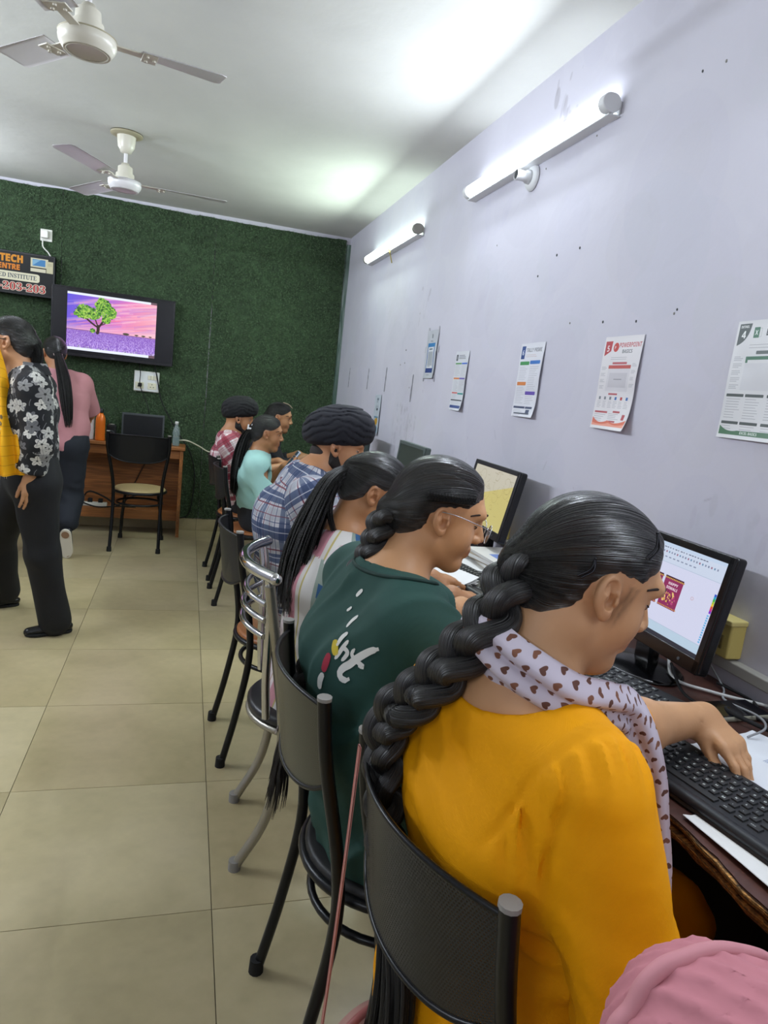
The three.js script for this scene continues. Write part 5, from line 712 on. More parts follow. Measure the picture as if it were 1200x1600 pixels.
// thin cloth / wrinkle displacement helpers
const folds = (amp, f, dir, ph = 0) => (d, x, y, z) => { const s = x * dir[0] + y * dir[1] + z * dir[2]; const n = noise(s * f, (x - z) * 4 + ph, y * 4 + ph), m = noise(s * f * 2.3 + 9, x * 7, z * 7 + ph); return d - amp * (1 - 2 * Math.abs(n)) * 0.7 - amp * 0.4 * m; };
const cloth = (map, o = {}) => new THREE.MeshPhysicalMaterial({ map, color: 0xffffff, roughness: 0.85, sheen: 0.25, sheenRoughness: 0.6, bumpMap: repTex(weave, 60, 60), bumpScale: 0.0006, ...o });
const plain = (c, o = {}) => new THREE.MeshPhysicalMaterial({ color: c, roughness: 0.82, sheen: 0.2, sheenRoughness: 0.6, ...o });
// sitting or standing dressed figure. J: joints (world); returns garments
function garmentTop(J, o) {
  const w = nrm(sub(J.shR, J.shL)), b = new Blob(o.k ?? 0.05), I = o.infl ?? 0.012; const q = o.q ?? 0.66, wd = J.wd ?? [0.155, 0.135, 0.165];
  b.slab(J.hem ?? J.pelvis, J.waist, w, wd[0] + I, wd[1] + I, q); b.slab(J.waist, J.chest, w, wd[1] + I, wd[2] + I, q); b.slab(J.chest, mix(J.chest, J.neck, 0.72), w, wd[2] + I, 0.105 + I, q * 0.95);
  for (const s of ['L', 'R']) { const S = J['sh' + s], E = J['el' + s], W = J['wr' + s], ar = J.ar ?? [0.056, 0.045, 0.03]; b.cone(mix(J.neck, J.chest, 0.25), S, 0.055 + I * 0.5, ar[0] + I, 0.05); const fl = o.flare ?? 0; const cutU = o.sleeve ?? 1.6; if (cutU <= 1) b.cone(S, mix(S, E, cutU), ar[0] + I, lerp(ar[0], ar[1], cutU) + I + fl, o.kArm ?? 0.03); else { b.cone(S, E, ar[0] + I, ar[1] + I + fl * 0.5, o.kArm ?? 0.03); b.cone(E, mix(E, W, cutU - 1), ar[1] + I + fl * 0.5, lerp(ar[1], ar[2], cutU - 1) + I + fl, 0.03); } }
  if (o.extra) o.extra(b);
  const nc = o.neckC ?? add(J.neck, [0, 0.035, 0]), nr = o.neckR ?? 0.085, ny = o.neckY ?? 1.25, cuts = []; const wr = o.wr ?? folds(0.004, 22, [0.4, 0.8, 0.3], 1);
  for (const s of ['L', 'R']) { const S = J['sh' + s], E = J['el' + s], W = J['wr' + s], c = o.sleeve ?? 1.6; const a = c <= 1 ? S : E, e = c <= 1 ? E : W, T = nrm(sub(e, a)), p = mix(a, e, c <= 1 ? c : c - 1); cuts.push([p, T, 0.14]); }
  b.post = (d, x, y, z) => { d = wr(d, x, y, z); for (const [p, T, R] of cuts) { const h = (x - p[0]) * T[0] + (y - p[1]) * T[1] + (z - p[2]) * T[2]; const far = Math.hypot(x - p[0], y - p[1], z - p[2]); if (far < R) d = Math.max(d, h); } if (o.hemY != null) d = smax(d, o.hemY - y + 0.006 * noise(x * 14, z * 14, 2), 0.006); return smax(d, nr - Math.hypot(x - nc[0], (y - nc[1]) * ny, z - nc[2]), 0.006); };
  return b;
}
function topBones(J, R = 0.16) { const w = [nrm(sub(J.shR, J.shL))]; const f = cross([0, 1, 0], w[0]); const ref = o_(f); return [[J.pelvis, J.waist, ref, R], [J.waist, J.chest, ref, R], [J.chest, J.neck, ref, R * 0.8], [J.shL, J.elL, ref, 0.06], [J.shR, J.elR, ref, 0.06], [J.elL, J.wrL, ref, 0.05], [J.elR, J.wrR, ref, 0.05]]; }
const o_ = (f) => f.map((v) => -v);
function skinBody(J) { const w = nrm(sub(J.shR, J.shL)), b = new Blob(0.05), wd = J.wd ?? [0.155, 0.135, 0.165], ar = J.ar ?? [0.056, 0.045, 0.03]; b.slab(J.pelvis, J.waist, w, wd[0] - 0.02, wd[1] - 0.015, 0.62); b.slab(J.waist, J.chest, w, wd[1] - 0.015, wd[2] - 0.012, 0.62); b.slab(J.chest, mix(J.chest, J.neck, 0.72), w, wd[2] - 0.012, 0.1, 0.6); for (const s of ['L', 'R']) { b.cone(mix(J.neck, J.chest, 0.2), J['sh' + s], 0.052, ar[0] - 0.006, 0.05); b.cone(J['sh' + s], J['el' + s], ar[0] - 0.006, ar[1] - 0.005, 0.03); b.cone(J['el' + s], J['wr' + s], ar[1] - 0.005, ar[2] - 0.004, 0.03); if (J['hip' + s]) { b.cone(J['hip' + s], J['kn' + s], 0.075, 0.05, 0.05); b.cone(J['kn' + s], J['an' + s], 0.05, 0.033, 0.03); } } return b; }
function trousers(J, o = {}) { const b = new Blob(0.05), I = o.infl ?? 0.014; for (const s of ['L', 'R']) { b.cone(J['hip' + s], J['kn' + s], 0.082 + I, 0.056 + I, 0.06); b.cone(J['kn' + s], J['an' + s], 0.056 + I, (o.ankle ?? 0.045) + I, 0.03); } b.slab(J.pelvis, J.waist ? mix(J.pelvis, J.waist, 0.55) : J.pelvis, nrm(sub(J.hipR, J.hipL)), 0.15 + I, 0.14 + I, 0.68); const wr = o.wr ?? folds(0.005, 14, [0.2, 1, 0.2], 4); b.post = (d, x, y, z) => wr(d, x, y, z); return b; }
function shoe(pos, az, pitch, len, m, soleM, t, o = {}) { // toe along +x before turning
  const g = new Blob(0.02).cone([-len * 0.32, 0.035, 0], [len * 0.05, 0.032, 0], 0.033, 0.033).cone([0, 0.026, 0], [len * 0.42, 0.018, 0.004], 0.033, 0.024); g.post = (d, x, y) => smax(smax(d, -y + 0.006, 0.006), (y - (o.low ? 0.046 : 0.066)), 0.008);
  const M4 = new THREE.Matrix4().makeRotationY(-az).multiply(new THREE.Matrix4().makeRotationZ(pitch)).setPosition(...pos); const s = part('shoe', lift(blobMesh(g, 0.006)).applyMatrix4(M4), m, t);
  const so = new THREE.Shape(); so.absellipse(len * 0.22, 0.002, len * 0.27, 0.04, -Math.PI / 2, Math.PI / 2); so.lineTo(-len * 0.3, 0.034); so.absarc(-len * 0.3, 0, 0.033, Math.PI / 2, Math.PI * 1.5); so.lineTo(len * 0.22, -0.038); part('sole', new THREE.ExtrudeGeometry(so, { depth: o.sole ?? 0.014, bevelEnabled: true, bevelSize: 0.002, bevelThickness: 0.002, bevelSegments: 2, curveSegments: 14 }).rotateX(Math.PI / 2).translate(0, 0.012, 0).applyMatrix4(M4), soleM, s); return [s, M4]; }
// ---------------------------------------------------------------- the people, nearest first
const person = (label, group = 'people in the classroom') => thing('person', label, 'person', [0, 0, 0], 0, group);
const plane9 = (u, v, w) => 0;
{ // woman in the mustard dress
  const t = person('person in mustard yellow dress with long braid seated at nearest chair');
  const J = { pelvis: [0.485, 0.52, -0.775], waist: [0.462, 0.70, -0.76], chest: [0.448, 0.885, -0.748], neck: [0.436, 1.04, -0.748], shR: [0.462, 0.985, -0.612], shL: [0.395, 0.97, -0.87], elR: [0.525, 0.705, -0.525], wrR: [0.7, 0.65, -0.63], elL: [0.67, 0.886, -0.888], wrL: [0.962, 0.858, -0.972], hipR: [0.5, 0.51, -0.68], hipL: [0.47, 0.51, -0.87], knR: [0.89, 0.52, -0.66], knL: [0.87, 0.52, -0.88], anR: [0.86, 0.09, -0.66], anL: [0.84, 0.09, -0.88], wd: [0.168, 0.14, 0.142], ar: [0.056, 0.053, 0.034] };
  const head = { c: [0.518, 1.178, -0.752], az: 8, pitch: 20, roll: -3, s: 0.9 }, tone = 0xc6966c;
  const hf = makeBody(t, { head, neck: J.neck, neckR: 0.056, body: skinBody(J), tone, headCell: 0.0034, neckDrop: 0.3, neckWide: 0.17,
    face: (q, a, b, w) => { if (Math.abs(a - 0.03) < 0.03 && b < 0.02 && b > -0.055 && Math.abs(w) > 0.04) { const k = (1 - sstep(0.004, 0.015, Math.abs(a - 0.026 - 0.1 * b))) * sstep(-0.055, -0.02, b); q.lerp(new THREE.Color(0x20150f), 0.6 * k * (0.6 + 0.4 * noise(a * 300, b * 90, 2))); } },
    arms: [{ pts: [mix(J.elL, J.wrL, 0.05), mix(J.elL, J.wrL, 0.35), J.wrL], rs: [0.046, 0.044, 0.027], cell: 0.0034, hand: { side: 'L', wrist: J.wrL, dir: [0.12, -0.3, 0.95], back: [0.1, 0.95, 0.25], curl: [0.38, 0.4, 0.42, 0.45], spread: 0.0, lift: 0.05, thumb: [0.2, 0.1], s: 0.92 } },
      { pts: [mix(J.elR, J.wrR, 0.6), J.wrR], rs: [0.036, 0.027], hand: { side: 'R', wrist: J.wrR, dir: [0.9, -0.1, -0.4], back: [0, 1, 0], curl: [0.4, 0.4, 0.4, 0.4], s: 0.95 } }] });
  faceParts(t, hf, { tone, look: 0.9 });
  hairCap(t, hf, { tie: [-0.104, -0.02, -0.008], th: 0.011, cell: 0.0034, line: [[0.086, 0.096], [0.062, 0.05], [0.035, 0.03], [-0.008, 0.029], [-0.03, 0.004], [-0.034, -0.04], [-0.06, -0.085]] });
  const tieW = hf.toW([-0.1, -0.018, -0.008]);
  const bp = [hf.toW([-0.055, 0.01, -0.005]), tieW, [0.38, 1.122, -0.75], [0.346, 1.06, -0.766], [0.318, 0.995, -0.805], [0.3, 0.94, -0.85], [0.302, 0.88, -0.862], [0.306, 0.8, -0.84], [0.312, 0.7, -0.81]];
  part('braid', braid(bp, 0.05, 0.04, 3.9, { hint: [0.25, 0.35, 1] }), HAIRB, t, 'thick black plait');
  part('braid_tail', tress([[0.31, 0.72, -0.815], [0.32, 0.65, -0.78], [0.318, 0.58, -0.745], [0.31, 0.5, -0.732], [0.3, 0.4, -0.735]], (u) => [0.018 + 0.02 * Math.sin(u * 3), 0.012 + 0.01 * Math.sin(u * 3)], 130, { ragged: 0.35 }), HAIRB, t);
  for (const [a, b] of [[[0.012, 0.062, 0.084], [0.022, 0.1, 0.066]], [[-0.062, 0.002, 0.078], [-0.052, 0.032, 0.081]]]) { const m = mix(a, b, 0.5); part('hair_clip', merge([tube([a, add(m, [0.004, 0, 0.0045]), b], 0.0016, 12, 6), tube([add(a, [0.006, 0, 0]), add(m, [0.009, 0, 0.0045]), b], 0.0016, 12, 6), sp(0.0024, ...b, 8)]).applyMatrix4(hf.m), mat(0x2a2a2e, 0.25, { metalness: 0.8 }), t, 'dark metal hair clip'); }
  part('hair_tie', new THREE.TorusGeometry(0.03, 0.007, 8, 24).rotateY(Math.PI / 2).translate(-0.1, -0.016, -0.006).applyMatrix4(hf.m), mat(0x1a1718, 0.6), t);
  // dress: creases run from the neck to the right armpit, gathers at the shoulder seam
  const creases = [[[0.362, 0.975, -0.75], [0.405, 0.89, -0.655], 0.008, 0.009], [[0.383, 0.985, -0.7], [0.408, 0.92, -0.64], 0.007, 0.006], [[0.352, 0.93, -0.785], [0.368, 0.86, -0.73], 0.006, 0.007], [[0.395, 0.925, -0.665], [0.44, 0.865, -0.63], 0.012, 0.004], [[0.36, 0.8, -0.73], [0.43, 0.76, -0.65], 0.009, 0.006], [[0.37, 0.72, -0.8], [0.42, 0.69, -0.68], 0.01, 0.006], [[0.355, 0.86, -0.86], [0.375, 0.8, -0.885], 0.006, 0.005], [[0.362, 0.88, -0.845], [0.372, 0.82, -0.875], 0.006, 0.005], [[0.50, 0.79, -0.5], [0.57, 0.77, -0.525], 0.007, 0.007]];
  const so = nrm(add(sub(J.shR, J.neck), [0, -0.03, 0.05]));
  const wr = (d, x, y, z) => { const n1 = noise(z * 26 + y * 20, x * 5, y * 3 + 1), n2 = noise(y * 34 + z * 10, x * 8, 4); const h = (x - J.shR[0]) * so[0] + (y - J.shR[1]) * so[1] + (z - J.shR[2]) * so[2] + 0.012 - 0.25 * Math.max(0, 0.98 - y) ** 1.2, nr_ = sstep(0.17, 0.12, Math.hypot(x - J.shR[0], y - J.shR[1], z - J.shR[2])); const q = Math.atan2(x - J.shR[0], J.shR[1] + 0.03 - y + 0.001); const ga = (Math.sin(x * 300 + 2 * noise(x * 40, y * 9, 1)) * 0.0034 * sstep(0.0, 0.012, h) * sstep(0.1, 0.02, h) - 0.0035 * Math.exp(-((h / 0.0035) ** 2))) * nr_; const lowc = Math.sin(y * 120 + 3 * noise(x * 9, z * 9, 2)) * 0.0018 * sstep(0.8, 0.72, y); let cr = 0; for (const [a, b, w, A] of creases) { const D = sub(b, a), t_ = clamp(dot(sub([x, y, z], a), D) / dot(D, D), 0, 1), e = Math.hypot(x - a[0] - D[0] * t_, y - a[1] - D[1] * t_, z - a[2] - D[2] * t_) / w; if (e < 4) cr += A * (Math.exp(-e * e) - 0.55 * Math.exp(-((e - 1.9) ** 2))) * Math.sin(Math.PI * (0.12 + 0.76 * t_)); }
    return d - 0.0048 * (1 - 2 * Math.abs(n1)) * sstep(1.04, 0.98, y) - 0.003 * n2 - ga - lowc - cr; };
  const dr = garmentTop(J, { infl: 0.008, sleeve: 1.28, q: 0.68, neckC: [0.42, 1.09, -0.752], neckR: 0.112, neckY: 1.35, kArm: 0.01, wr, extra: (b) => { b.cone(J.hipR, J.knR, 0.105, 0.085, 0.06); b.cone(J.hipL, J.knL, 0.105, 0.085, 0.06); b.cone([0.42, 0.5, -0.63], [0.4, 0.2, -0.6], 0.05, 0.06, 0.06); b.cone([0.41, 0.5, -0.84], [0.4, 0.22, -0.84], 0.05, 0.06, 0.06); b.cone(J.pelvis, [0.44, 0.3, -0.75], 0.15, 0.11, 0.06); b.cone([0.42, 0.84, -0.8], [0.42, 0.84, -0.69], 0.07, 0.07, 0.08); } });
  const dm = new THREE.MeshPhysicalMaterial({ color: 0xf0a200, roughness: 0.62, specularIntensity: 0.35, bumpMap: repTex(weave, 90, 90), bumpScale: 0.0005 });
  const dress = part('dress', uvBones(blobMesh(dr, 0.0065), topBones(J)), dm, t);
  // trousers, feet
  part('trousers', lift(blobMesh(trousers(J, { infl: 0.012 }), 0.018)), plain(0xb97d10), t);
  for (const a of [J.anR, J.anL]) shoe([a[0] + 0.07, 0, a[2]], 0, 0, 0.23, mat(0x2a1d18, 0.6), M.rubber, t, { low: true });
  // scarf printed with hearts
  const ht = canvasTex(512, 512, (g, w, h) => { g.fillStyle = '#c2b9c6'; g.fillRect(0, 0, w, h); for (let j = 0; j < 8; j++) for (let i = 0; i < 8; i++) { const x = i * 64 + (j & 1 ? 32 : 0) + 16 + rnd() * 6, y = j * 64 + 28 + rnd() * 6, s = 20; g.save(); g.translate(x, y); g.rotate((rnd() - 0.5) * 0.7); g.fillStyle = ['#6a4335', '#7a4f3c', '#5c3a30'][(i + j) % 3]; g.beginPath(); g.moveTo(0, s * 0.9); g.bezierCurveTo(-s * 1.5, -s * 0.1, -s * 0.7, -s * 1.1, 0, -s * 0.35); g.bezierCurveTo(s * 0.7, -s * 1.1, s * 1.5, -s * 0.1, 0, s * 0.9); g.fill(); g.restore(); } });
  const scarf = (pts, wid, n, hint, ph, name) => { const c = curve(pts); const g = sheet((u, v) => { const p = c.getPointAt(v), T = c.getTangentAt(v), H = V(...hint).addScaledVector(T, -V(...hint).dot(T)).normalize(), N = H.clone().cross(T); const s = (u - 0.5) * wid(v), fo = 0.006 * Math.sin(u * 15 + ph + 2 * noise(v * 3, ph, 1)) + 0.004 * noise(u * 6, v * 16, ph) + 0.02 * (1 - 4 * (u - 0.5) ** 2) ; return p.addScaledVector(H, s).addScaledVector(N, -fo); }, 22, n, 0.0025); const uv = g.attributes.uv, L = c.getLength(); for (let i = 0; i < uv.count; i++) uv.setXY(i, uv.getX(i) * 0.7, uv.getY(i) * L / 0.13); return part(name, g, new THREE.MeshPhysicalMaterial({ map: ht, roughness: 0.9, side: THREE.DoubleSide, sheen: 0.2 }), t, 'pale scarf printed with brown hearts'); };
  scarf([[0.478, 1.075, -0.832], [0.415, 1.1, -0.81], [0.38, 1.105, -0.77], [0.395, 1.086, -0.705], [0.445, 1.062, -0.665], [0.51, 1.04, -0.68], [0.58, 1.0, -0.72], [0.63, 0.91, -0.715], [0.65, 0.8, -0.69], [0.655, 0.7, -0.665], [0.67, 0.63, -0.64], [0.74, 0.62, -0.63]], (v) => 0.07 - 0.018 * sstep(0.45, 0.7, v), 90, [0.15, 1, 0.35], 1, 'scarf');
  scarf([[0.475, 1.075, -0.835], [0.51, 1.045, -0.845], [0.55, 0.98, -0.84], [0.59, 0.86, -0.82], [0.6, 0.72, -0.8], [0.62, 0.63, -0.8]], (v) => 0.07 + 0.03 * v, 50, [0.1, 0.2, 1], 3, 'scarf_end');
  const lf = t.children.find((c) => c.name === 'body');
}
{ // woman in the dark green T-shirt
  const t = person('person in dark green printed T-shirt with round glasses and braid');
  const J = { pelvis: [0.47, 0.53, -1.25], waist: [0.42, 0.69, -1.25], chest: [0.39, 0.87, -1.25], neck: [0.412, 1.04, -1.25], shR: [0.41, 0.98, -1.10], shL: [0.395, 0.98, -1.41], elR: [0.53, 0.80, -1.03], wrR: [0.74, 0.72, -1.12], elL: [0.6, 0.86, -1.5], wrL: [0.755, 0.838, -1.66], hipR: [0.5, 0.51, -1.16], hipL: [0.48, 0.51, -1.35], knR: [0.89, 0.5, -1.15], knL: [0.89, 0.5, -1.36], anR: [0.86, 0.09, -1.14], anL: [0.86, 0.09, -1.36], wd: [0.165, 0.155, 0.165], ar: [0.058, 0.046, 0.03] };
  const head = { c: [0.497, 1.168, -1.25], az: 12, pitch: 15, roll: 0, s: 0.88 }, tone = 0xc79469;
  const hf = makeBody(t, { head, neck: J.neck, neckR: 0.05, body: skinBody(J), tone, headCell: 0.0032, neckDrop: 0.24, neckWide: 0.14,
    arms: [{ pts: [mix(J.elL, J.wrL, 0.1), mix(J.elL, J.wrL, 0.4), J.wrL], rs: [0.04, 0.036, 0.024], cell: 0.004, hand: { side: 'L', wrist: J.wrL, dir: [0.93, -0.12, -0.3], back: [-0.15, 1, 0.2], curl: [0.42, 0.45, 0.5, 0.55], thumb: [0.5, 0.2], s: 0.92 } }, { pts: [mix(J.elR, J.wrR, 0.1), J.wrR], rs: [0.038, 0.025], hand: { side: 'R', wrist: J.wrR, dir: [0.9, -0.1, -0.4], back: [0, 1, 0], curl: [0.4, 0.4, 0.4, 0.4], s: 0.92 } }] });
  faceParts(t, hf, { tone, look: 1 });
  hairCap(t, hf, { tie: [-0.11, -0.035, 0], th: 0.012, cell: 0.004, line: [[0.086, 0.094], [0.066, 0.06], [0.04, 0.036], [-0.004, 0.026], [-0.03, 0.002], [-0.036, -0.04], [-0.07, -0.085]] });
  part('braid', braid([hf.toW([-0.05, 0.0, 0]), hf.toW([-0.112, -0.05, 0]), [0.372, 1.075, -1.283], [0.335, 0.985, -1.3], [0.3, 0.9, -1.32], [0.28, 0.81, -1.345], [0.268, 0.73, -1.35], [0.25, 0.65, -1.345]], 0.047, 0.032, 5.6, { hint: [0.2, 0.3, 1] }), HAIRB, t, 'long black plait');
  part('braid_tail', tress([[0.25, 0.66, -1.345], [0.24, 0.6, -1.34], [0.235, 0.53, -1.335], [0.23, 0.47, -1.345]], (u) => [0.014 + 0.02 * u, 0.012 + 0.012 * u], 90, { ragged: 0.5, r: 0.0022 }), hairMat(0x3a2418, 0.5), t);
  part('side_plait', braid([[0.045, 0.062, 0.074], [0.02, 0.054, 0.084], [-0.02, 0.046, 0.09], [-0.06, 0.036, 0.082]].map((p) => hf.toW(p)), 0.011, 0.009, 6, { n: 90, hint: [0, 1, 0] }), HAIR, t);
  { // thin metal glasses
    const gl = [], m = M.steel; for (const s of [-1, 1]) gl.push(new THREE.TorusGeometry(0.0225, 0.0011, 6, 32).scale(1, 0.95, 1).rotateY(Math.PI / 2 - s * 0.12).translate(0.111, -0.004, s * 0.033), tube([[0.106, 0.006, s * 0.056], [0.08, 0.012, s * 0.07], [0.02, 0.016, s * 0.079], [-0.02, 0.012, s * 0.078]], 0.0011, 20, 5)); gl.push(tube([[0.112, 0.002, -0.011], [0.115, 0.006, 0], [0.112, 0.002, 0.011]], 0.0011, 10, 5));
    const fr = part('eyeglasses', merge(gl).applyMatrix4(hf.m), m, t, 'thin round metal eyeglasses'); for (const s of [-1, 1]) part('lens', new THREE.CircleGeometry(0.0222, 28).rotateY(Math.PI / 2 - s * 0.12).translate(0.111, -0.004, s * 0.033).applyMatrix4(hf.m), M.glass, fr);
  }
  const wr = (d, x, y, z) => { const n = noise(z * 18 - y * 9, y * 5 + x * 6, 3), m = noise(y * 22 + z * 16, x * 10, 7); return d - 0.0075 * (1 - 2 * Math.abs(n)) - 0.003 * m - 0.01 * Math.max(0, noise(y * 9 - z * 4, z * 9, 5)) * sstep(0.95, 0.8, y); };
  const tee = garmentTop(J, { infl: 0.018, sleeve: 0.98, flare: 0.022, q: 0.7, neckC: [0.43, 1.078, -1.25], neckR: 0.082, neckY: 1.15, wr, extra: (b) => { b.slab([0.46, 0.5, -1.25], J.waist, [0, 0, 1], 0.185, 0.175, 0.78); b.cone([0.4, 0.88, -1.33], [0.4, 0.88, -1.17], 0.09, 0.09, 0.08); }, hemY: 0.38 });
  const shirt = part('t_shirt', uvBones(blobMesh(tee, 0.0065), topBones(J)), new THREE.MeshPhysicalMaterial({ color: 0x17423a, roughness: 0.8, sheen: 0.25, sheenColor: new THREE.Color(0x3f6f63), sheenRoughness: 0.5, bumpMap: repTex(weave, 90, 90), bumpScale: 0.0005 }), t);
  { const pts = []; for (let i = 0; i <= 40; i++) { const a = i / 40 * Math.PI * 2; let p = [0.43 + 0.11 * Math.cos(a), 1.052 - 0.012 * Math.cos(a), -1.25 + 0.11 * Math.sin(a)]; const c = [0.43, 1.0, -1.25]; pts.push(p); for (let k = 0; k < 24; k++) p = add(p, nrm(sub(c, p)), tee.dist(...p) * 0.7); pts[i] = p; } part('collar_rib', tube(pts, 0.004, 90, 6), mat(0x0e2f29, 0.8), shirt); }
  // printed lettering, laid on the cloth by tracing along the back's outward direction
  const dir = nrm([0.6, -0.28, -0.75]), ux = nrm(cross(dir, [0, 1, 0])), uy = cross(ux, dir), O = add([0.262, 0.935, -1.10], ux, 0.034);
  const onCloth = (a, b, off) => { let p = add(add(add(O, ux, (a - 450) * 0.0003), uy, (420 - b) * 0.0003), dir, -0.15); for (let k = 0; k < 60; k++) { const d = tee.dist(...p); if (d < 0.0006) break; p = add(p, dir, d * 0.7); } return add(p, dir, -off); };
  const stroke = (pts, w, m, name) => { const c = new THREE.CatmullRomCurve3(pts.map(([a, b]) => V(a, b, 0))), n = 26; const g = sheet((u, v) => { const p = c.getPointAt(v), T = c.getTangentAt(v), ww = w * (0.75 + 0.35 * Math.sin(v * Math.PI)) * (v < 0.04 || v > 0.96 ? 0.6 : 1); const q = onCloth(p.x - T.y * (u - 0.5) * ww, p.y + T.x * (u - 0.5) * ww, 0.0012); return V(...q); }, 5, n); part(name, g, m, shirt); };
  const wp = mat(0xd8d8d2, 0.7, { side: THREE.DoubleSide }), yp = mat(0xc9b32e, 0.7, { side: THREE.DoubleSide }), rp = mat(0x9c2038, 0.7, { side: THREE.DoubleSide });
  for (const s of [[[640, 322], [590, 345], [530, 385], [480, 425], [440, 465], [400, 495], [378, 530], [392, 558], [430, 562], [456, 545]], [[462, 365], [446, 400], [470, 425], [545, 452], [505, 458]], [[405, 330], [372, 380], [345, 430], [325, 462]], [[350, 395], [390, 385], [412, 402], [400, 430], [376, 460]], [[380, 288], [350, 322], [320, 382]], [[412, 180], [370, 215], [345, 262]]]) stroke(s, s.length > 8 ? 44 : 26, wp, 'print_letter');
  stroke([[300, 350], [310, 400], [330, 440]], 50, yp, 'print_letter'); stroke([[275, 440], [262, 500], [250, 560]], 46, rp, 'print_patch'); stroke([[250, 570], [225, 620], [215, 680]], 40, wp, 'print_patch'); stroke([[352, 25], [325, 55], [310, 75]], 26, wp, 'print_letter'); stroke([[305, 145], [290, 160], [270, 176]], 18, wp, 'print_letter');
  part('trousers', lift(blobMesh(trousers(J, { infl: 0.012 }), 0.018)), plain(0x15171c), t); for (const a of [J.anR, J.anL]) shoe([a[0] + 0.07, 0, a[2]], 0, 0, 0.23, mat(0x1b1b1d, 0.6), M.rubber, t, { low: true });
}
{ // girl with the ponytail in the striped blouse
  const t = person('person in pastel striped blouse with long black ponytail on chrome chair');
  const J = { pelvis: [0.45, 0.53, -1.9], waist: [0.415, 0.68, -1.89], chest: [0.42, 0.83, -1.875], neck: [0.462, 0.985, -1.86], shR: [0.455, 0.915, -1.71], shL: [0.45, 0.915, -2.02], elR: [0.58, 0.74, -1.68], wrR: [0.78, 0.83, -1.8], elL: [0.57, 0.74, -2.06], wrL: [0.78, 0.83, -1.98], hipR: [0.48, 0.51, -1.81], hipL: [0.48, 0.51, -2.0], knR: [0.88, 0.5, -1.8], knL: [0.88, 0.5, -2.0], anR: [0.85, 0.09, -1.8], anL: [0.85, 0.09, -2.0], wd: [0.15, 0.13, 0.15], ar: [0.052, 0.042, 0.028] };
  const head = { c: [0.53, 1.112, -1.85], az: 14, pitch: 24, s: 0.88 }, tone = 0xb07c53;
  const hf = makeBody(t, { head, neck: J.neck, neckR: 0.047, body: skinBody(J), tone, headCell: 0.0048, neckWide: 0.13, neckDrop: 0.24, arms: ['L', 'R'].map((s) => ({ pts: [mix(J['el' + s], J['wr' + s], 0.3), J['wr' + s]], rs: [0.036, 0.024], hand: { side: s, wrist: J['wr' + s], dir: [0.95, -0.15, 0], back: [0, 1, 0], curl: [0.35, 0.35, 0.35, 0.35], s: 0.9 } })) });
  faceParts(t, hf, { tone, look: 1 });
  hairCap(t, hf, { tie: [-0.1, 0.03, 0], th: 0.011, cell: 0.0046 });
  const T0 = hf.toW([-0.1, 0.032, 0]); part('hair_tie', new THREE.TorusGeometry(0.022, 0.01, 8, 22).rotateY(Math.PI / 2).translate(-0.11, 0.034, 0).applyMatrix4(hf.m), mat(0x17161a, 0.8), t);
  part('ponytail', [tress([T0, [0.405, 1.135, -1.86], [0.37, 1.06, -1.86], [0.335, 0.95, -1.86], [0.318, 0.85, -1.86], [0.315, 0.74, -1.86]], (u) => [0.02 + 0.05 * Math.sin(Math.min(1, u * 1.4) * 1.5), 0.016 + 0.022 * Math.sin(Math.min(1, u * 1.4) * 1.5)], 330, { r: 0.0034, ragged: 0.16, n: 18 }), tress([T0, [0.41, 1.12, -1.835], [0.395, 1.06, -1.82], [0.41, 1.0, -1.8], [0.43, 0.985, -1.79]], (u) => [0.012, 0.01], 24, { r: 0.002 })], HAIR, t);
  const st = canvasTex(512, 512, (g, w, h) => { g.fillStyle = '#d8d3cf'; g.fillRect(0, 0, w, h); const bands = [[0, 60, '#d9cfd0'], [60, 74, '#c2838f'], [134, 22, '#cfc9c4'], [156, 8, '#b8a86a'], [164, 50, '#d4d0cc'], [214, 46, '#8f9c92'], [260, 10, '#c2b070'], [270, 40, '#dccfd2'], [310, 56, '#c88d98'], [366, 8, '#b8a86a'], [374, 50, '#d8d4d0'], [424, 30, '#a3a89a'], [454, 58, '#d8c9cc']]; for (const [x, b, c] of bands) { g.fillStyle = c; g.fillRect(x, 0, b, h); } g.fillStyle = '#2f5a86'; for (const [x, y] of [[214, 20], [228, 260], [424, 140], [214, 400]]) { g.fillRect(x, y, 34, 46); } g.fillStyle = '#37705f'; for (const [x, y] of [[236, 66], [430, 190], [228, 446]]) g.fillRect(x, y, 20, 34); });
  const wr = folds(0.005, 18, [0.3, 0.5, 0.8], 3); const tp = garmentTop(J, { infl: 0.014, sleeve: 1.2, flare: 0.01, q: 0.68, neckC: [0.478, 1.01, -1.86], neckR: 0.088, wr, hemY: 0.46 });
  part('blouse', uvBones(blobMesh(tp, 0.0075), topBones(J), 0.42), cloth(st), t);
  part('trousers', lift(blobMesh(trousers(J), 0.018)), plain(0x8f8a86), t);
  // hem of the blouse hanging over the chair edge, feet
  part('blouse_hem', sheet((u, v) => V(0.3 + 0.02 * Math.sin(u * 9) + 0.07 * (1 - v) * 0.3 - 0.02 * v, lerp(0.58, 0.44, v) + 0.012 * Math.sin(u * 11), -1.9 + (u - 0.5) * 0.3), 24, 10, 0.003), cloth(st), t); for (const a of [J.anR, J.anL]) shoe([a[0] + 0.07, 0, a[2]], 0, 0, 0.22, mat(0x6a5248, 0.6), M.rubber, t, { low: true });
}
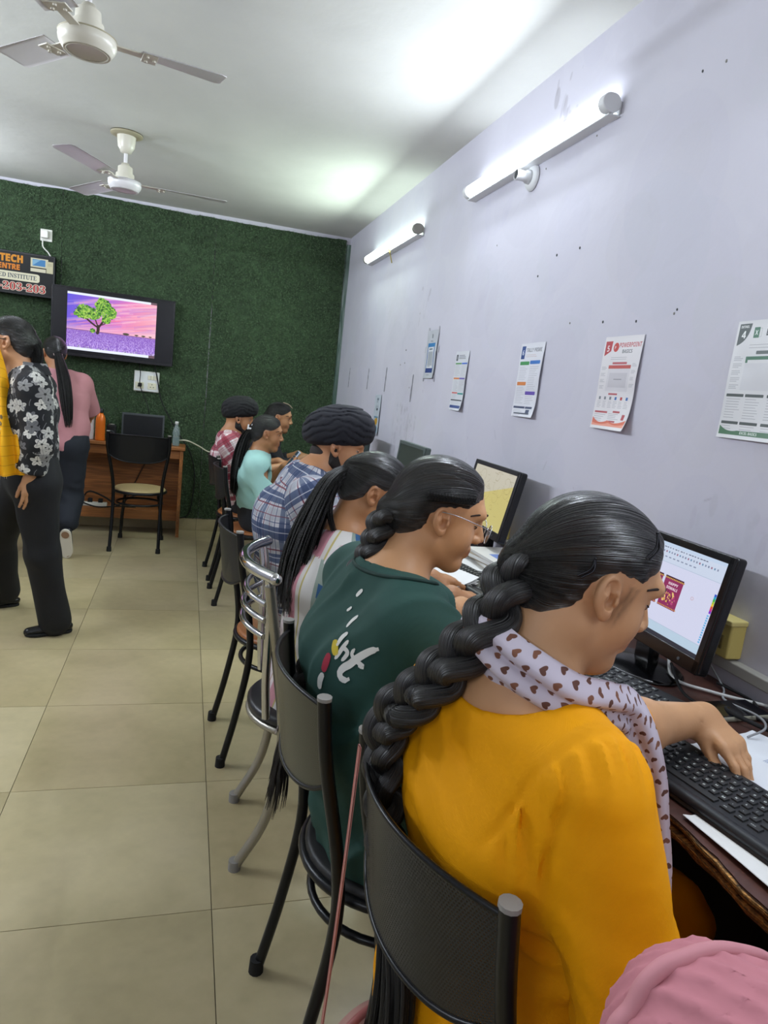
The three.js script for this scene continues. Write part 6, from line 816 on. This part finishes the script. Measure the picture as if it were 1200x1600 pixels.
// ---------------------------------------------------------------- the people farther off
const seatedLegs = (J, x, z, dz = 0.09) => Object.assign(J, { hipR: [x, 0.51, z + dz], hipL: [x, 0.51, z - dz], knR: [x + 0.4, 0.5, z + dz + 0.02], knL: [x + 0.4, 0.5, z - dz - 0.02], anR: [x + 0.37, 0.09, z + dz + 0.01], anL: [x + 0.37, 0.09, z - dz - 0.01] });
function plaid(base, bandA, bandB, thin, thin2) { return canvasTex(512, 512, (g, w, h) => { g.fillStyle = base; g.fillRect(0, 0, w, h); const run = (vert) => { const R = (x, b, c, a) => { g.globalAlpha = a; g.fillStyle = c; if (vert) g.fillRect(x, 0, b, h); else g.fillRect(0, x, w, b); }; R(20, 110, bandA, 0.72); R(270, 80, bandA, 0.72); R(150, 60, bandB, 0.4); R(390, 90, bandB, 0.35); R(228, 12, thin, 0.8); R(366, 10, thin, 0.8); R(60, 8, thin2, 0.7); R(300, 8, thin2, 0.7); R(440, 8, thin, 0.6); R(492, 8, bandA, 0.6); }; run(true); run(false); g.globalAlpha = 1; }); }
function turban(t, hf, c0, c1, o = {}) {
  const b = new Blob(0.05), [X, Y] = o.off ?? [0, 0]; b.ell([-0.01 + X, 0.06 + Y, 0], [0.118, 0.092, 0.097]); b.ell([-0.062 + X, 0.045 + Y, 0], [0.078, 0.085, 0.09]); b.ell([0.038 + X, 0.092 + Y, 0], [0.08, 0.07, 0.085], null, 0.06); if (o.knot) b.ell([-0.105 + X, 0.03 + Y, 0.0], [0.05, 0.055, 0.07], null, 0.05);
  const f = (x, y, z) => { const [a, c, w] = hf.toL(x, y, z); let d = b.dist(a, c, w); const az = Math.abs(w); const ph = (c * 0.9 - a * 0.42 - az * 0.15) / 0.027 + 1.5 * noise(a * 9, c * 9, az * 9) + 0.4 * noise(a * 30, c * 30, az * 30); const fr = ph - Math.floor(ph); d += 0.01 * fr * fr * fr * (0.5 + 0.5 * noise(a * 14 + 5, c * 14, az * 14)) - 0.0015 * noise(a * 40, c * 20, w * 20) + 0.003 * noise(a * 14, c * 14, w * 14); const low = 0.002 + 0.3 * a - c + Y; return smax(d, low, 0.03) * hf.s; };
  const c = hf.toW([-0.01, 0.07, 0]), R = 0.2; return part('turban', lift(netMesh(f, c.map((v) => v - R), c.map((v) => v + R), o.cell ?? 0.005)), new THREE.MeshPhysicalMaterial({ color: c0, roughness: 0.85, sheen: 0.3, sheenColor: new THREE.Color(c1), sheenRoughness: 0.5 }), t);
}
function beard(t, hf, cell, col = 0x17110e) { const b = new Blob(0.02); for (const s of [-1, 1]) { b.cone([-0.012, -0.015, s * 0.066], [0.0, -0.062, s * 0.055], 0.012, 0.02); b.cone([0, -0.065, s * 0.05], [0.06, -0.1, s * 0.014], 0.022, 0.026); } b.ell([0.065, -0.108, 0], [0.028, 0.028, 0.028]); b.cone([0.086, -0.05, -0.022], [0.086, -0.05, 0.022], 0.009, 0.009); b.post = (d, x, y, z) => d - 0.003 * noise(x * 160, y * 70, z * 160); const M4 = hf.m; return part('beard', lift(blobMesh(b, cell)).applyMatrix4(M4), mat(col, 0.85), t); }
function deskArms(J, s = 0.95, cell) { return ['L', 'R'].map((k) => ({ pts: [mix(J['el' + k], J['wr' + k], 0.35), J['wr' + k]], rs: [0.037, 0.026], cell, hand: { side: k, wrist: J['wr' + k], dir: [0.95, -0.12, 0], back: [0, 1, 0], curl: [0.35, 0.35, 0.35, 0.35], s } })); }
{ // man in the blue plaid shirt and navy turban
  const t = person('person in blue plaid shirt and large navy turban');
  const J = seatedLegs({ pelvis: [0.47, 0.53, -2.5], waist: [0.42, 0.7, -2.5], chest: [0.41, 0.89, -2.5], neck: [0.475, 1.075, -2.5], shR: [0.44, 0.995, -2.31], shL: [0.45, 0.995, -2.69], elR: [0.56, 0.8, -2.22], wrR: [0.8, 0.835, -2.35], elL: [0.57, 0.8, -2.76], wrL: [0.8, 0.835, -2.68], wd: [0.17, 0.17, 0.19], ar: [0.066, 0.052, 0.032] }, 0.5, -2.5);
  const head = { c: [0.555, 1.178, -2.5], az: 16, pitch: 12, s: 0.94 }, tone = 0xb8835c; const hf = makeBody(t, { head, neck: J.neck, neckR: 0.06, body: skinBody(J), tone, headCell: 0.0055, arms: deskArms(J) });
  faceParts(t, hf, { tone }); turban(t, hf, 0x15161f, 0x3a3d52, { cell: 0.0045, knot: true }); beard(t, hf, 0.005);
  const hr = new Blob(0.02).ell([-0.045, -0.045, 0], [0.062, 0.05, 0.06]); hr.post = (d, x, y) => smax(d, -0.08 - y, 0.01); part('hair', lift(blobMesh(hr, 0.006)).applyMatrix4(hf.m), mat(0x2a211d, 0.8), t);
  const pt = plaid('#c3c1c6', '#26365a', '#8a8f9c', '#6a2c38', '#e2e0e0'); const wr = folds(0.008, 15, [0.5, 0.6, 0.6], 2);
  const sb = garmentTop(J, { infl: 0.018, sleeve: 1.12, flare: 0.012, q: 0.7, neckC: [0.5, 1.115, -2.5], neckR: 0.085, wr, hemY: 0.42 }); const shirt = part('shirt', uvBones(blobMesh(sb, 0.0085), topBones(J, 0.18), 0.21), cloth(pt), t);
  part('collar', sheet((u, v) => { const a = lerp(-2.6, 2.6, u) + Math.PI, r = 0.078 + 0.02 * v; return V(0.492 + r * Math.cos(a), 1.105 - 0.045 * v + 0.02 * Math.cos(a) - 0.02, -2.5 + r * 1.02 * Math.sin(a)); }, 30, 5, 0.004), cloth(repTex(pt, 2, 0.3)), shirt);
  part('trousers', lift(blobMesh(trousers(J), 0.02)), plain(0x23262d), t); for (const a of [J.anR, J.anL]) shoe([a[0] + 0.08, 0, a[2]], 0, 0, 0.26, mat(0x241d1a, 0.5), M.rubber, t);
}
{ // girl in the mint top holding a phone
  const t = person('person in mint green top with white hair clip looking at a phone');
  const J = seatedLegs({ pelvis: [0.46, 0.53, -4.3], waist: [0.43, 0.66, -4.29], chest: [0.425, 0.8, -4.27], neck: [0.44, 0.935, -4.25], shR: [0.425, 0.875, -4.12], shL: [0.425, 0.875, -4.4], elR: [0.5, 0.68, -4.08], wrR: [0.62, 0.86, -4.18], elL: [0.5, 0.68, -4.43], wrL: [0.62, 0.86, -4.33], wd: [0.135, 0.12, 0.135], ar: [0.05, 0.042, 0.027] }, 0.48, -4.29, 0.08);
  const head = { c: [0.485, 1.07, -4.22], az: 8, pitch: 6, s: 0.88 }, tone = 0xa87650; const hf = makeBody(t, { head, neck: J.neck, neckR: 0.045, body: skinBody(J), tone, headCell: 0.006, arms: [['R', [0.5, 0.3, -0.6]], ['L', [0.5, 0.3, 0.6]]].map(([k, d]) => ({ pts: [mix(J['el' + k], J['wr' + k], 0.4), J['wr' + k]], rs: [0.033, 0.024], cell: 0.005, hand: { side: k, wrist: J['wr' + k], dir: d, back: [-0.3, -0.6, k === 'R' ? 0.7 : -0.7], curl: [0.5, 0.5, 0.5, 0.5], thumb: [0.4, 0.2], s: 0.85 } })) });
  faceParts(t, hf, { tone }); hairCap(t, hf, { tie: [-0.11, 0.0, 0], cell: 0.006 });
  part('ponytail', tress([hf.toW([-0.1, 0, 0]), [0.36, 1.04, -4.25], [0.335, 0.94, -4.26], [0.32, 0.8, -4.27], [0.315, 0.66, -4.28]], (u) => [0.03 + 0.03 * Math.sin(u * 3), 0.022 + 0.015 * Math.sin(u * 3)], 140, { r: 0.005, n: 12 }), HAIR, t);
  part('hair_clip', merge([rb(0.012, 0.05, 0.014, 0.004, -0.112, 0.02, 0.03), rb(0.05, 0.012, 0.012, 0.004, -0.118, 0.012, 0.036), rb(0.01, 0.035, 0.012, 0.004, -0.138, 0.02, 0.034)]).applyMatrix4(hf.m), M.white, t, 'white hair clip');
  part('top', uvBones(blobMesh(garmentTop(J, { infl: 0.016, sleeve: 1.35, flare: 0.012, neckR: 0.068, wr: folds(0.005, 16, [0.3, 0.8, 0.5], 6), hemY: 0.4 }), 0.009), topBones(J)), plain(0x9ecbc4), t);
  part('trousers', lift(blobMesh(trousers(J), 0.02)), plain(0x1b1c22), t); for (const a of [J.anR, J.anL]) shoe([a[0] + 0.07, 0, a[2]], 0, 0, 0.21, mat(0x3a3a3e, 0.6), M.rubber, t);
  const ph = thing('smartphone', 'pale phone held up by the girl in the mint top', 'phone', [0.655, 0.915, -4.25], 0); const gq = (g) => g.rotateZ(-0.6); part('case', gq(rb(0.012, 0.14, 0.072, 0.005)), mat(0xb8c4d4, 0.35), ph); part('glass', gq(rb(0.003, 0.13, 0.066, 0.001, -0.0065, 0, 0)), mat(0x4a5a70, 0.12), ph);
}
{ // woman in dark clothes by the corner
  const t = person('person with centre-parted hair and dark clothes behind the mint top girl');
  const J = seatedLegs({ pelvis: [0.62, 0.53, -5.42], waist: [0.6, 0.68, -5.4], chest: [0.6, 0.84, -5.36], neck: [0.645, 0.99, -5.32], shR: [0.61, 0.93, -5.17], shL: [0.61, 0.93, -5.5], elR: [0.7, 0.74, -5.12], wrR: [0.88, 0.835, -5.2], elL: [0.7, 0.74, -5.52], wrL: [0.88, 0.835, -5.45] }, 0.64, -5.4);
  const head = { c: [0.69, 1.118, -5.3], az: 14, pitch: 8, s: 0.92 }, tone = 0xb07e58; const hf = makeBody(t, { head, neck: J.neck, body: skinBody(J), tone, headCell: 0.007, arms: deskArms(J, 0.9) }); faceParts(t, hf, { tone });
  hairCap(t, hf, { tie: [-0.11, -0.02, 0], cell: 0.006, part: true }); part('hair_parting', tube([[0.085, 0.1, 0], [0.05, 0.122, 0], [0, 0.128, 0]], 0.003, 16, 5).applyMatrix4(hf.m), mat(0xa08a78, 0.7), t);
  part('kurta', uvBones(blobMesh(garmentTop(J, { neckR: 0.075, hemY: 0.3 }), 0.011), topBones(J)), plain(0x16161c), t); part('trousers', lift(blobMesh(trousers(J), 0.02)), plain(0x17171b), t); for (const a of [J.anR, J.anL]) shoe([a[0] + 0.07, 0, a[2]], 0, 0, 0.22, mat(0x222222, 0.6), M.rubber, t);
}
{ // man in the red plaid shirt and black turban
  const t = person('person in red plaid shirt and black turban at the far end');
  const J = seatedLegs({ pelvis: [0.42, 0.53, -4.84], waist: [0.36, 0.67, -4.83], chest: [0.3, 0.84, -4.82], neck: [0.295, 1.005, -4.8], shR: [0.285, 0.945, -4.63], shL: [0.29, 0.945, -4.98], elR: [0.42, 0.76, -4.58], wrR: [0.66, 0.82, -4.68], elL: [0.42, 0.76, -5.02], wrL: [0.66, 0.82, -4.95], wd: [0.15, 0.145, 0.165] }, 0.46, -4.83);
  const head = { c: [0.352, 1.115, -4.8], az: 4, pitch: 8, s: 0.92 }, tone = 0xae7b54; const hf = makeBody(t, { head, neck: J.neck, body: skinBody(J), tone, headCell: 0.007, arms: deskArms(J) }); faceParts(t, hf, { tone });
  turban(t, hf, 0x0c0c10, 0x24242c, { cell: 0.006 }); beard(t, hf, 0.006, 0x15100e);
  const pt = plaid('#cfc4c4', '#8a2436', '#b98a92', '#f0eaea', '#4a1a28'); part('shirt', uvBones(blobMesh(garmentTop(J, { infl: 0.016, sleeve: 1.5, neckR: 0.072, hemY: 0.42 }), 0.01), topBones(J), 0.2), cloth(pt), t);
  part('trousers', lift(blobMesh(trousers(J), 0.02)), plain(0x14151a), t); for (const a of [J.anR, J.anL]) shoe([a[0] + 0.08, 0, a[2]], 0, 0, 0.26, mat(0x1d1a18, 0.5), M.rubber, t);
}
{ // girl walking past in the floral shirt
  const t = person('person walking in black floral shirt and black trousers with yellow dupatta');
  const J = { pelvis: [-0.695, 0.8, -3.6], waist: [-0.705, 0.95, -3.6], chest: [-0.710, 1.13, -3.6], neck: [-0.725, 1.3, -3.6], shL: [-0.665, 1.235, -3.44], shR: [-0.705, 1.235, -3.78], elL: [-0.635, 1.0, -3.42], wrL: [-0.670, 0.83, -3.44], elR: [-0.755, 1.0, -3.82], wrR: [-0.885, 0.86, -3.8], hipL: [-0.665, 0.78, -3.53], hipR: [-0.735, 0.78, -3.68], knL: [-0.635, 0.44, -3.55], knR: [-0.895, 0.45, -3.85], anL: [-0.580, 0.07, -3.62], anR: [-0.9, 0.1, -4.02], wd: [0.15, 0.14, 0.15], ar: [0.054, 0.046, 0.03] };
  const head = { c: [-0.800, 1.432, -3.6], az: 188, pitch: 2, s: 0.93 }, tone = 0xbb8a63; const hf = makeBody(t, { head, neck: J.neck, neckR: 0.05, body: skinBody(J), tone, headCell: 0.0055, arms: [{ pts: [mix(J.elL, J.wrL, 0.5), J.wrL], rs: [0.035, 0.026], cell: 0.0045, hand: { side: 'L', wrist: J.wrL, dir: [-0.05, -1, 0.05], back: [0.5, 0, 0.85], curl: [0.25, 0.28, 0.3, 0.32], thumb: [0.3, 0.1], s: 0.9 } }, { pts: [mix(J.elR, J.wrR, 0.5), J.wrR], rs: [0.035, 0.026], hand: { side: 'R', wrist: J.wrR, dir: [-0.2, -1, 0], back: [0.3, 0, -0.9], curl: [0.3, 0.3, 0.3, 0.3], s: 0.9 } }] });
  faceParts(t, hf, { tone, look: 0.3 }); hairCap(t, hf, { tie: [-0.115, 0.0, 0], cell: 0.0055 });
  part('hair_bun', tress([hf.toW([-0.1, 0.02, 0]), hf.toW([-0.13, -0.04, 0]), hf.toW([-0.12, -0.12, 0.0]), hf.toW([-0.1, -0.18, 0])], (u) => [0.03, 0.026], 90, { r: 0.005, n: 10 }), HAIR, t);
  const sg = []; for (const s of [-1, 1]) sg.push(rb(0.004, 0.036, 0.05, 0.0018, 0.106, 0.004, s * 0.032), tube([[0.1, 0.012, s * 0.058], [0.05, 0.012, s * 0.076], [-0.01, 0.01, s * 0.08]], 0.0022, 16, 5)); sg.push(bx(0.004, 0.005, 0.02, 0.108, 0.012, 0)); part('sunglasses', merge(sg).applyMatrix4(hf.m), M.glossBlack, t); part('earring', sp(0.008, -0.008, -0.04, 0.083, 10).applyMatrix4(hf.m), mat(0xe6e2d8, 0.3), t);
  const ft = canvasTex(768, 768, (g, w, h) => { g.fillStyle = '#121318'; g.fillRect(0, 0, w, h); for (let i = 0; i < 46; i++) { const x = rnd() * w, y = rnd() * h, R = 34 + rnd() * 40, n = 5, tone_ = ['#b9b7b0', '#8b8a88', '#d2cfc6', '#6a6a6c'][i % 4]; for (const [ox, oy] of [[0, 0], [w, 0], [-w, 0], [0, h], [0, -h]]) { for (let k = 0; k < n; k++) { const a = k / n * 6.283 + i; g.fillStyle = tone_; g.beginPath(); g.ellipse(x + ox + Math.cos(a) * R * 0.55, y + oy + Math.sin(a) * R * 0.55, R * 0.5, R * 0.34, a, 0, 7); g.fill(); g.strokeStyle = '#4a4a4c'; g.lineWidth = 2; g.beginPath(); g.moveTo(x + ox, y + oy); g.lineTo(x + ox + Math.cos(a) * R * 0.9, y + oy + Math.sin(a) * R * 0.9); g.stroke(); } g.fillStyle = '#2c2b2a'; g.beginPath(); g.arc(x + ox, y + oy, R * 0.16, 0, 7); g.fill(); } } g.strokeStyle = '#77787a'; g.lineWidth = 5; for (let i = 0; i < 40; i++) { const x = rnd() * w, y = rnd() * h; g.beginPath(); g.moveTo(x, y); g.quadraticCurveTo(x + 20, y - 30, x + 50 * (rnd() - 0.3), y - 60); g.stroke(); } });
  const sb = garmentTop(J, { infl: 0.016, sleeve: 1.86, flare: 0.008, q: 0.72, neckR: 0.066, neckC: [-0.755, 1.36, -3.6], wr: folds(0.005, 16, [0.3, 0.7, 0.5], 8), hemY: 0.8 }); const shirt = part('shirt', uvBones(blobMesh(sb, 0.0085), topBones(J), 0.36), cloth(ft), t);
  part('collar', sheet((u, v) => { const a = lerp(-2.5, 2.5, u), r = 0.062 + 0.022 * v; return V(-0.705 + r * Math.cos(a), 1.35 - 0.05 * v, -3.6 + r * Math.sin(a)); }, 26, 4, 0.004), cloth(repTex(ft, 0.6, 0.15)), shirt);
  part('trousers', lift(blobMesh(trousers(J, { infl: 0.022, ankle: 0.052, wr: folds(0.007, 10, [0.6, 0.3, 0.6], 4) }), 0.01)), plain(0x0d0e12), t);
  shoe([J.anL[0] - 0.02, 0.002, J.anL[2]], 2.75, 0, 0.235, mat(0x0c0c0e, 0.3), M.rubber, t, { low: true, sole: 0.008 }); shoe([J.anR[0] - 0.03, 0.005, J.anR[2]], 2.6, 0.1, 0.235, mat(0x0c0c0e, 0.3), M.rubber, t, { low: true, sole: 0.008 });
  // yellow dupatta hanging in front
  const yt = canvasTex(512, 512, (g, w, h) => { g.fillStyle = '#f0b000'; g.fillRect(0, 0, w, h); g.strokeStyle = '#d39300'; g.lineWidth = 3; for (let i = 0; i < 14; i++) { g.beginPath(); g.moveTo(0, i * 38); g.lineTo(w, i * 38 + 6); g.stroke(); } g.fillStyle = '#6a5638'; for (let i = 0; i < 90; i++) { const x = 300 + 40 * Math.sin(i), y = h * 0.28 + rnd() * 180; g.beginPath(); g.arc(x + rnd() * 60, y, 3 + rnd() * 7, 0, 7); g.fill(); } g.fillStyle = '#d9cba0'; for (let i = 0; i < 30; i++) { g.beginPath(); g.arc(290 + rnd() * 100, h * 0.3 + rnd() * 160, 4, 0, 7); g.fill(); } });
  part('dupatta', sheet((u, v) => { const y = lerp(1.44, 0.83, v), e = lerp(-0.825, -0.69, Math.pow(v, 0.8)); return V(lerp(-0.945 - 0.02 * v, e, u), y + 0.03 * (u - 0.6) * v - 0.05 * (1 - v) * Math.pow(u, 4) - 0.02 * (1 - u) * (1 - v), -3.39 + (0.022 * Math.sin(u * 17 + v * 2) + 0.012 * Math.sin(u * 31 + v * 4)) * (0.35 + 0.65 * v) - 0.11 * Math.pow(1 - v, 2) - 0.03 * u + 0.02 * noise(u * 3, v * 5, 2)); }, 50, 40, 0.003), new THREE.MeshPhysicalMaterial({ map: yt, roughness: 0.75, side: THREE.DoubleSide, sheen: 0.3 }), t, 'yellow dupatta with dark motifs');
}
{ // girl in the pink T-shirt bending over the wooden desk
  const t = person('person in pink T-shirt and dark jeans leaning over the wooden desk');
  const J = { pelvis: [-0.815, 0.8, -5.2], waist: [-0.820, 0.93, -5.23], chest: [-0.850, 1.1, -5.3], neck: [-0.875, 1.27, -5.37], shR: [-0.730, 1.21, -5.36], shL: [-1.005, 1.225, -5.38], elR: [-0.685, 1.0, -5.5], wrR: [-0.765, 0.85, -5.7], elL: [-1.085, 1.0, -5.5], wrL: [-1.035, 0.85, -5.72], hipR: [-0.755, 0.78, -5.2], hipL: [-0.885, 0.78, -5.22], knR: [-0.750, 0.42, -5.22], knL: [-0.875, 0.42, -5.3], anR: [-0.750, 0.26, -5.12], anL: [-0.870, 0.08, -5.32], wd: [0.145, 0.135, 0.15], ar: [0.052, 0.043, 0.028] };
  const head = { c: [-0.920, 1.41, -5.42], az: -110, pitch: 18, s: 0.92 }, tone = 0xae7a54; const hf = makeBody(t, { head, neck: J.neck, neckR: 0.048, body: skinBody(J), tone, headCell: 0.007, arms: deskArms(J, 0.9).map((a, i) => { a.hand.dir = [0, -0.2, -1]; a.hand.wrist = i ? J.wrR : J.wrL; return a; }) }); faceParts(t, hf, { tone });
  hairCap(t, hf, { tie: [-0.11, -0.03, 0], cell: 0.006 }); const T0 = hf.toW([-0.105, -0.03, 0]); part('hair_tie', new THREE.TorusGeometry(0.026, 0.009, 8, 20).rotateY(Math.PI / 2).translate(-0.116, -0.034, 0).applyMatrix4(hf.m), mat(0xc7b3a8, 0.6), t);
  part('ponytail', tress([T0, [-0.850, 1.33, -5.25], [-0.820, 1.24, -5.2], [-0.790, 1.1, -5.14], [-0.775, 0.98, -5.12], [-0.770, 0.92, -5.12]], (u) => [0.022 + 0.035 * Math.sin(Math.min(1, u * 1.5) * 1.57), 0.02 + 0.02 * Math.sin(u * 3)], 150, { r: 0.006, n: 12 }), HAIR, t);
  part('t_shirt', uvBones(blobMesh(garmentTop(J, { infl: 0.022, sleeve: 0.95, flare: 0.012, q: 0.74, neckR: 0.066, wr: folds(0.006, 13, [0.6, 0.4, 0.2], 9), hemY: 0.75 }), 0.009), topBones(J)), plain(0xb27a80), t);
  part('jeans', lift(blobMesh(trousers(J, { infl: 0.02, ankle: 0.05, wr: folds(0.006, 14, [0.3, 0.9, 0.3], 12) }), 0.01)), plain(0x161b26), t);
  shoe([J.anL[0], 0.006, J.anL[2] - 0.03], -Math.PI / 2 - 0.2, 0, 0.24, mat(0xc9c4bb, 0.6), mat(0xd2ccbf, 0.7), t);
  const [sh_, m4] = shoe([-0.755, 0.115, -5.06], -Math.PI / 2 + 0.1, -1.35, 0.235, mat(0x2a2a30, 0.6), mat(0xcfc8ba, 0.7), t); const ts = new THREE.Shape(); ts.absellipse(0.05, 0.002, 0.055, 0.031, 0, 7); part('sole_tread', [new THREE.ExtrudeGeometry(ts, { depth: 0.003, bevelEnabled: false }).rotateX(Math.PI / 2).translate(0, -0.004, 0), cy(0.026, 0.026, 0.003, -0.066, -0.0055, 0, 18)].map((g) => g.applyMatrix4(m4)), mat(0x8a6a50, 0.8), sh_);
}
{ // neighbour in the pink ribbed knit top, only a shoulder in view
  const t = person('person in pink ribbed knit top at the bottom right corner');
  const J = seatedLegs({ pelvis: [0.5, 0.53, -0.18], waist: [0.46, 0.7, -0.18], chest: [0.45, 0.84, -0.19], neck: [0.47, 1.0, -0.17], shL: [0.415, 0.915, -0.335], shR: [0.46, 0.94, -0.01], elL: [0.52, 0.7, -0.36], wrL: [0.7, 0.68, -0.28], elR: [0.55, 0.72, 0.03], wrR: [0.72, 0.68, -0.05], wd: [0.16, 0.15, 0.16], ar: [0.062, 0.05, 0.03] }, 0.53, -0.18);
  const head = { c: [0.55, 1.135, -0.15], az: 10, pitch: 15, s: 0.9 }, tone = 0xb08058; const hf = makeBody(t, { head, neck: J.neck, body: skinBody(J), tone, headCell: 0.009, arms: deskArms(J, 0.9) }); faceParts(t, hf, { tone }); hairCap(t, hf, { tie: [-0.11, -0.02, 0], cell: 0.008 });
  const wr = (d, x, y, z) => { const q = (x * 0.9 - z * 0.45), s = Math.sin(q * 330), cb = noise(q * 120, y * 130, z * 130); return d - 0.0042 * Math.max(0, s) ** 0.6 * (0.7 + 0.7 * cb) - 0.003 * noise(x * 16, y * 16, z * 16); };
  const kb = garmentTop(J, { infl: 0.016, sleeve: 1.7, neckR: 0.07, wr, hemY: 0.42 }); const kn = part('knit_top', uvBones(blobMesh(kb, 0.0045), topBones(J)), plain(0xc07c86, { roughness: 0.95 }), t);
  const pts = []; for (let i = 0; i <= 14; i++) { const a = lerp(-1.5, 1.35, i / 14); let p = [J.shL[0] + 0.16 * Math.sin(a), J.shL[1] + 0.16 * Math.cos(a), J.shL[2] - 0.03 - 0.02 * Math.cos(a)]; const c = add(J.shL, [0, -0.03, 0]); for (let k = 0; k < 30; k++) p = add(p, nrm(sub(c, p)), kb.dist(...p) * 0.7); pts.push(p); } part('rolled_edge', tube(pts, 0.007, 70, 8), plain(0xcb8a92), kn);
  part('trousers', lift(blobMesh(trousers(J), 0.02)), plain(0x2a2530), t); for (const a of [J.anR, J.anL]) shoe([a[0] + 0.07, 0, a[2]], 0, 0, 0.22, mat(0x222222, 0.6), M.rubber, t);
}
blackChair([0.5, 0, -0.18], 0.05, 'black chair under the pink knit top at the bottom right', { H: 0.82 });
{ // pink bag hung on the mustard woman's chair
  const t = thing('shoulder_bag', 'pale pink bag hanging by a thin strap from the nearest chair', 'bag', [0.37, 0.13, -0.96], 0.4);
  part('pouch', new THREE.SphereGeometry(1, 32, 20).scale(0.1, 0.105, 0.05).translate(0, 0.1, 0), mat(0xc39a8e, 0.6), t); part('rim', new THREE.TorusGeometry(0.1, 0.008, 8, 40).scale(1, 1.05, 1).translate(0, 0.1, 0), mat(0xa8625e, 0.5), t);
  part('flap', new THREE.SphereGeometry(1, 24, 12, 0, Math.PI * 2, 0, Math.PI * 0.42).scale(0.102, 0.107, 0.053).translate(0, 0.1, 0), mat(0xb98a80, 0.55), t);
  const st = solo('bag_strap', sheet((u, v) => V(lerp(0.262, 0.285, v) + 0.002 * Math.sin(v * 3), lerp(0.9, 0.235, v), lerp(-0.85, -0.97, v) + (u - 0.5) * 0.011), 2, 30, 0.0025), mat(0xb0706a, 0.55), 'thin pink strap running from the nearest chair back down to the bag', 'strap');
}
renderer.render(scene, camera);
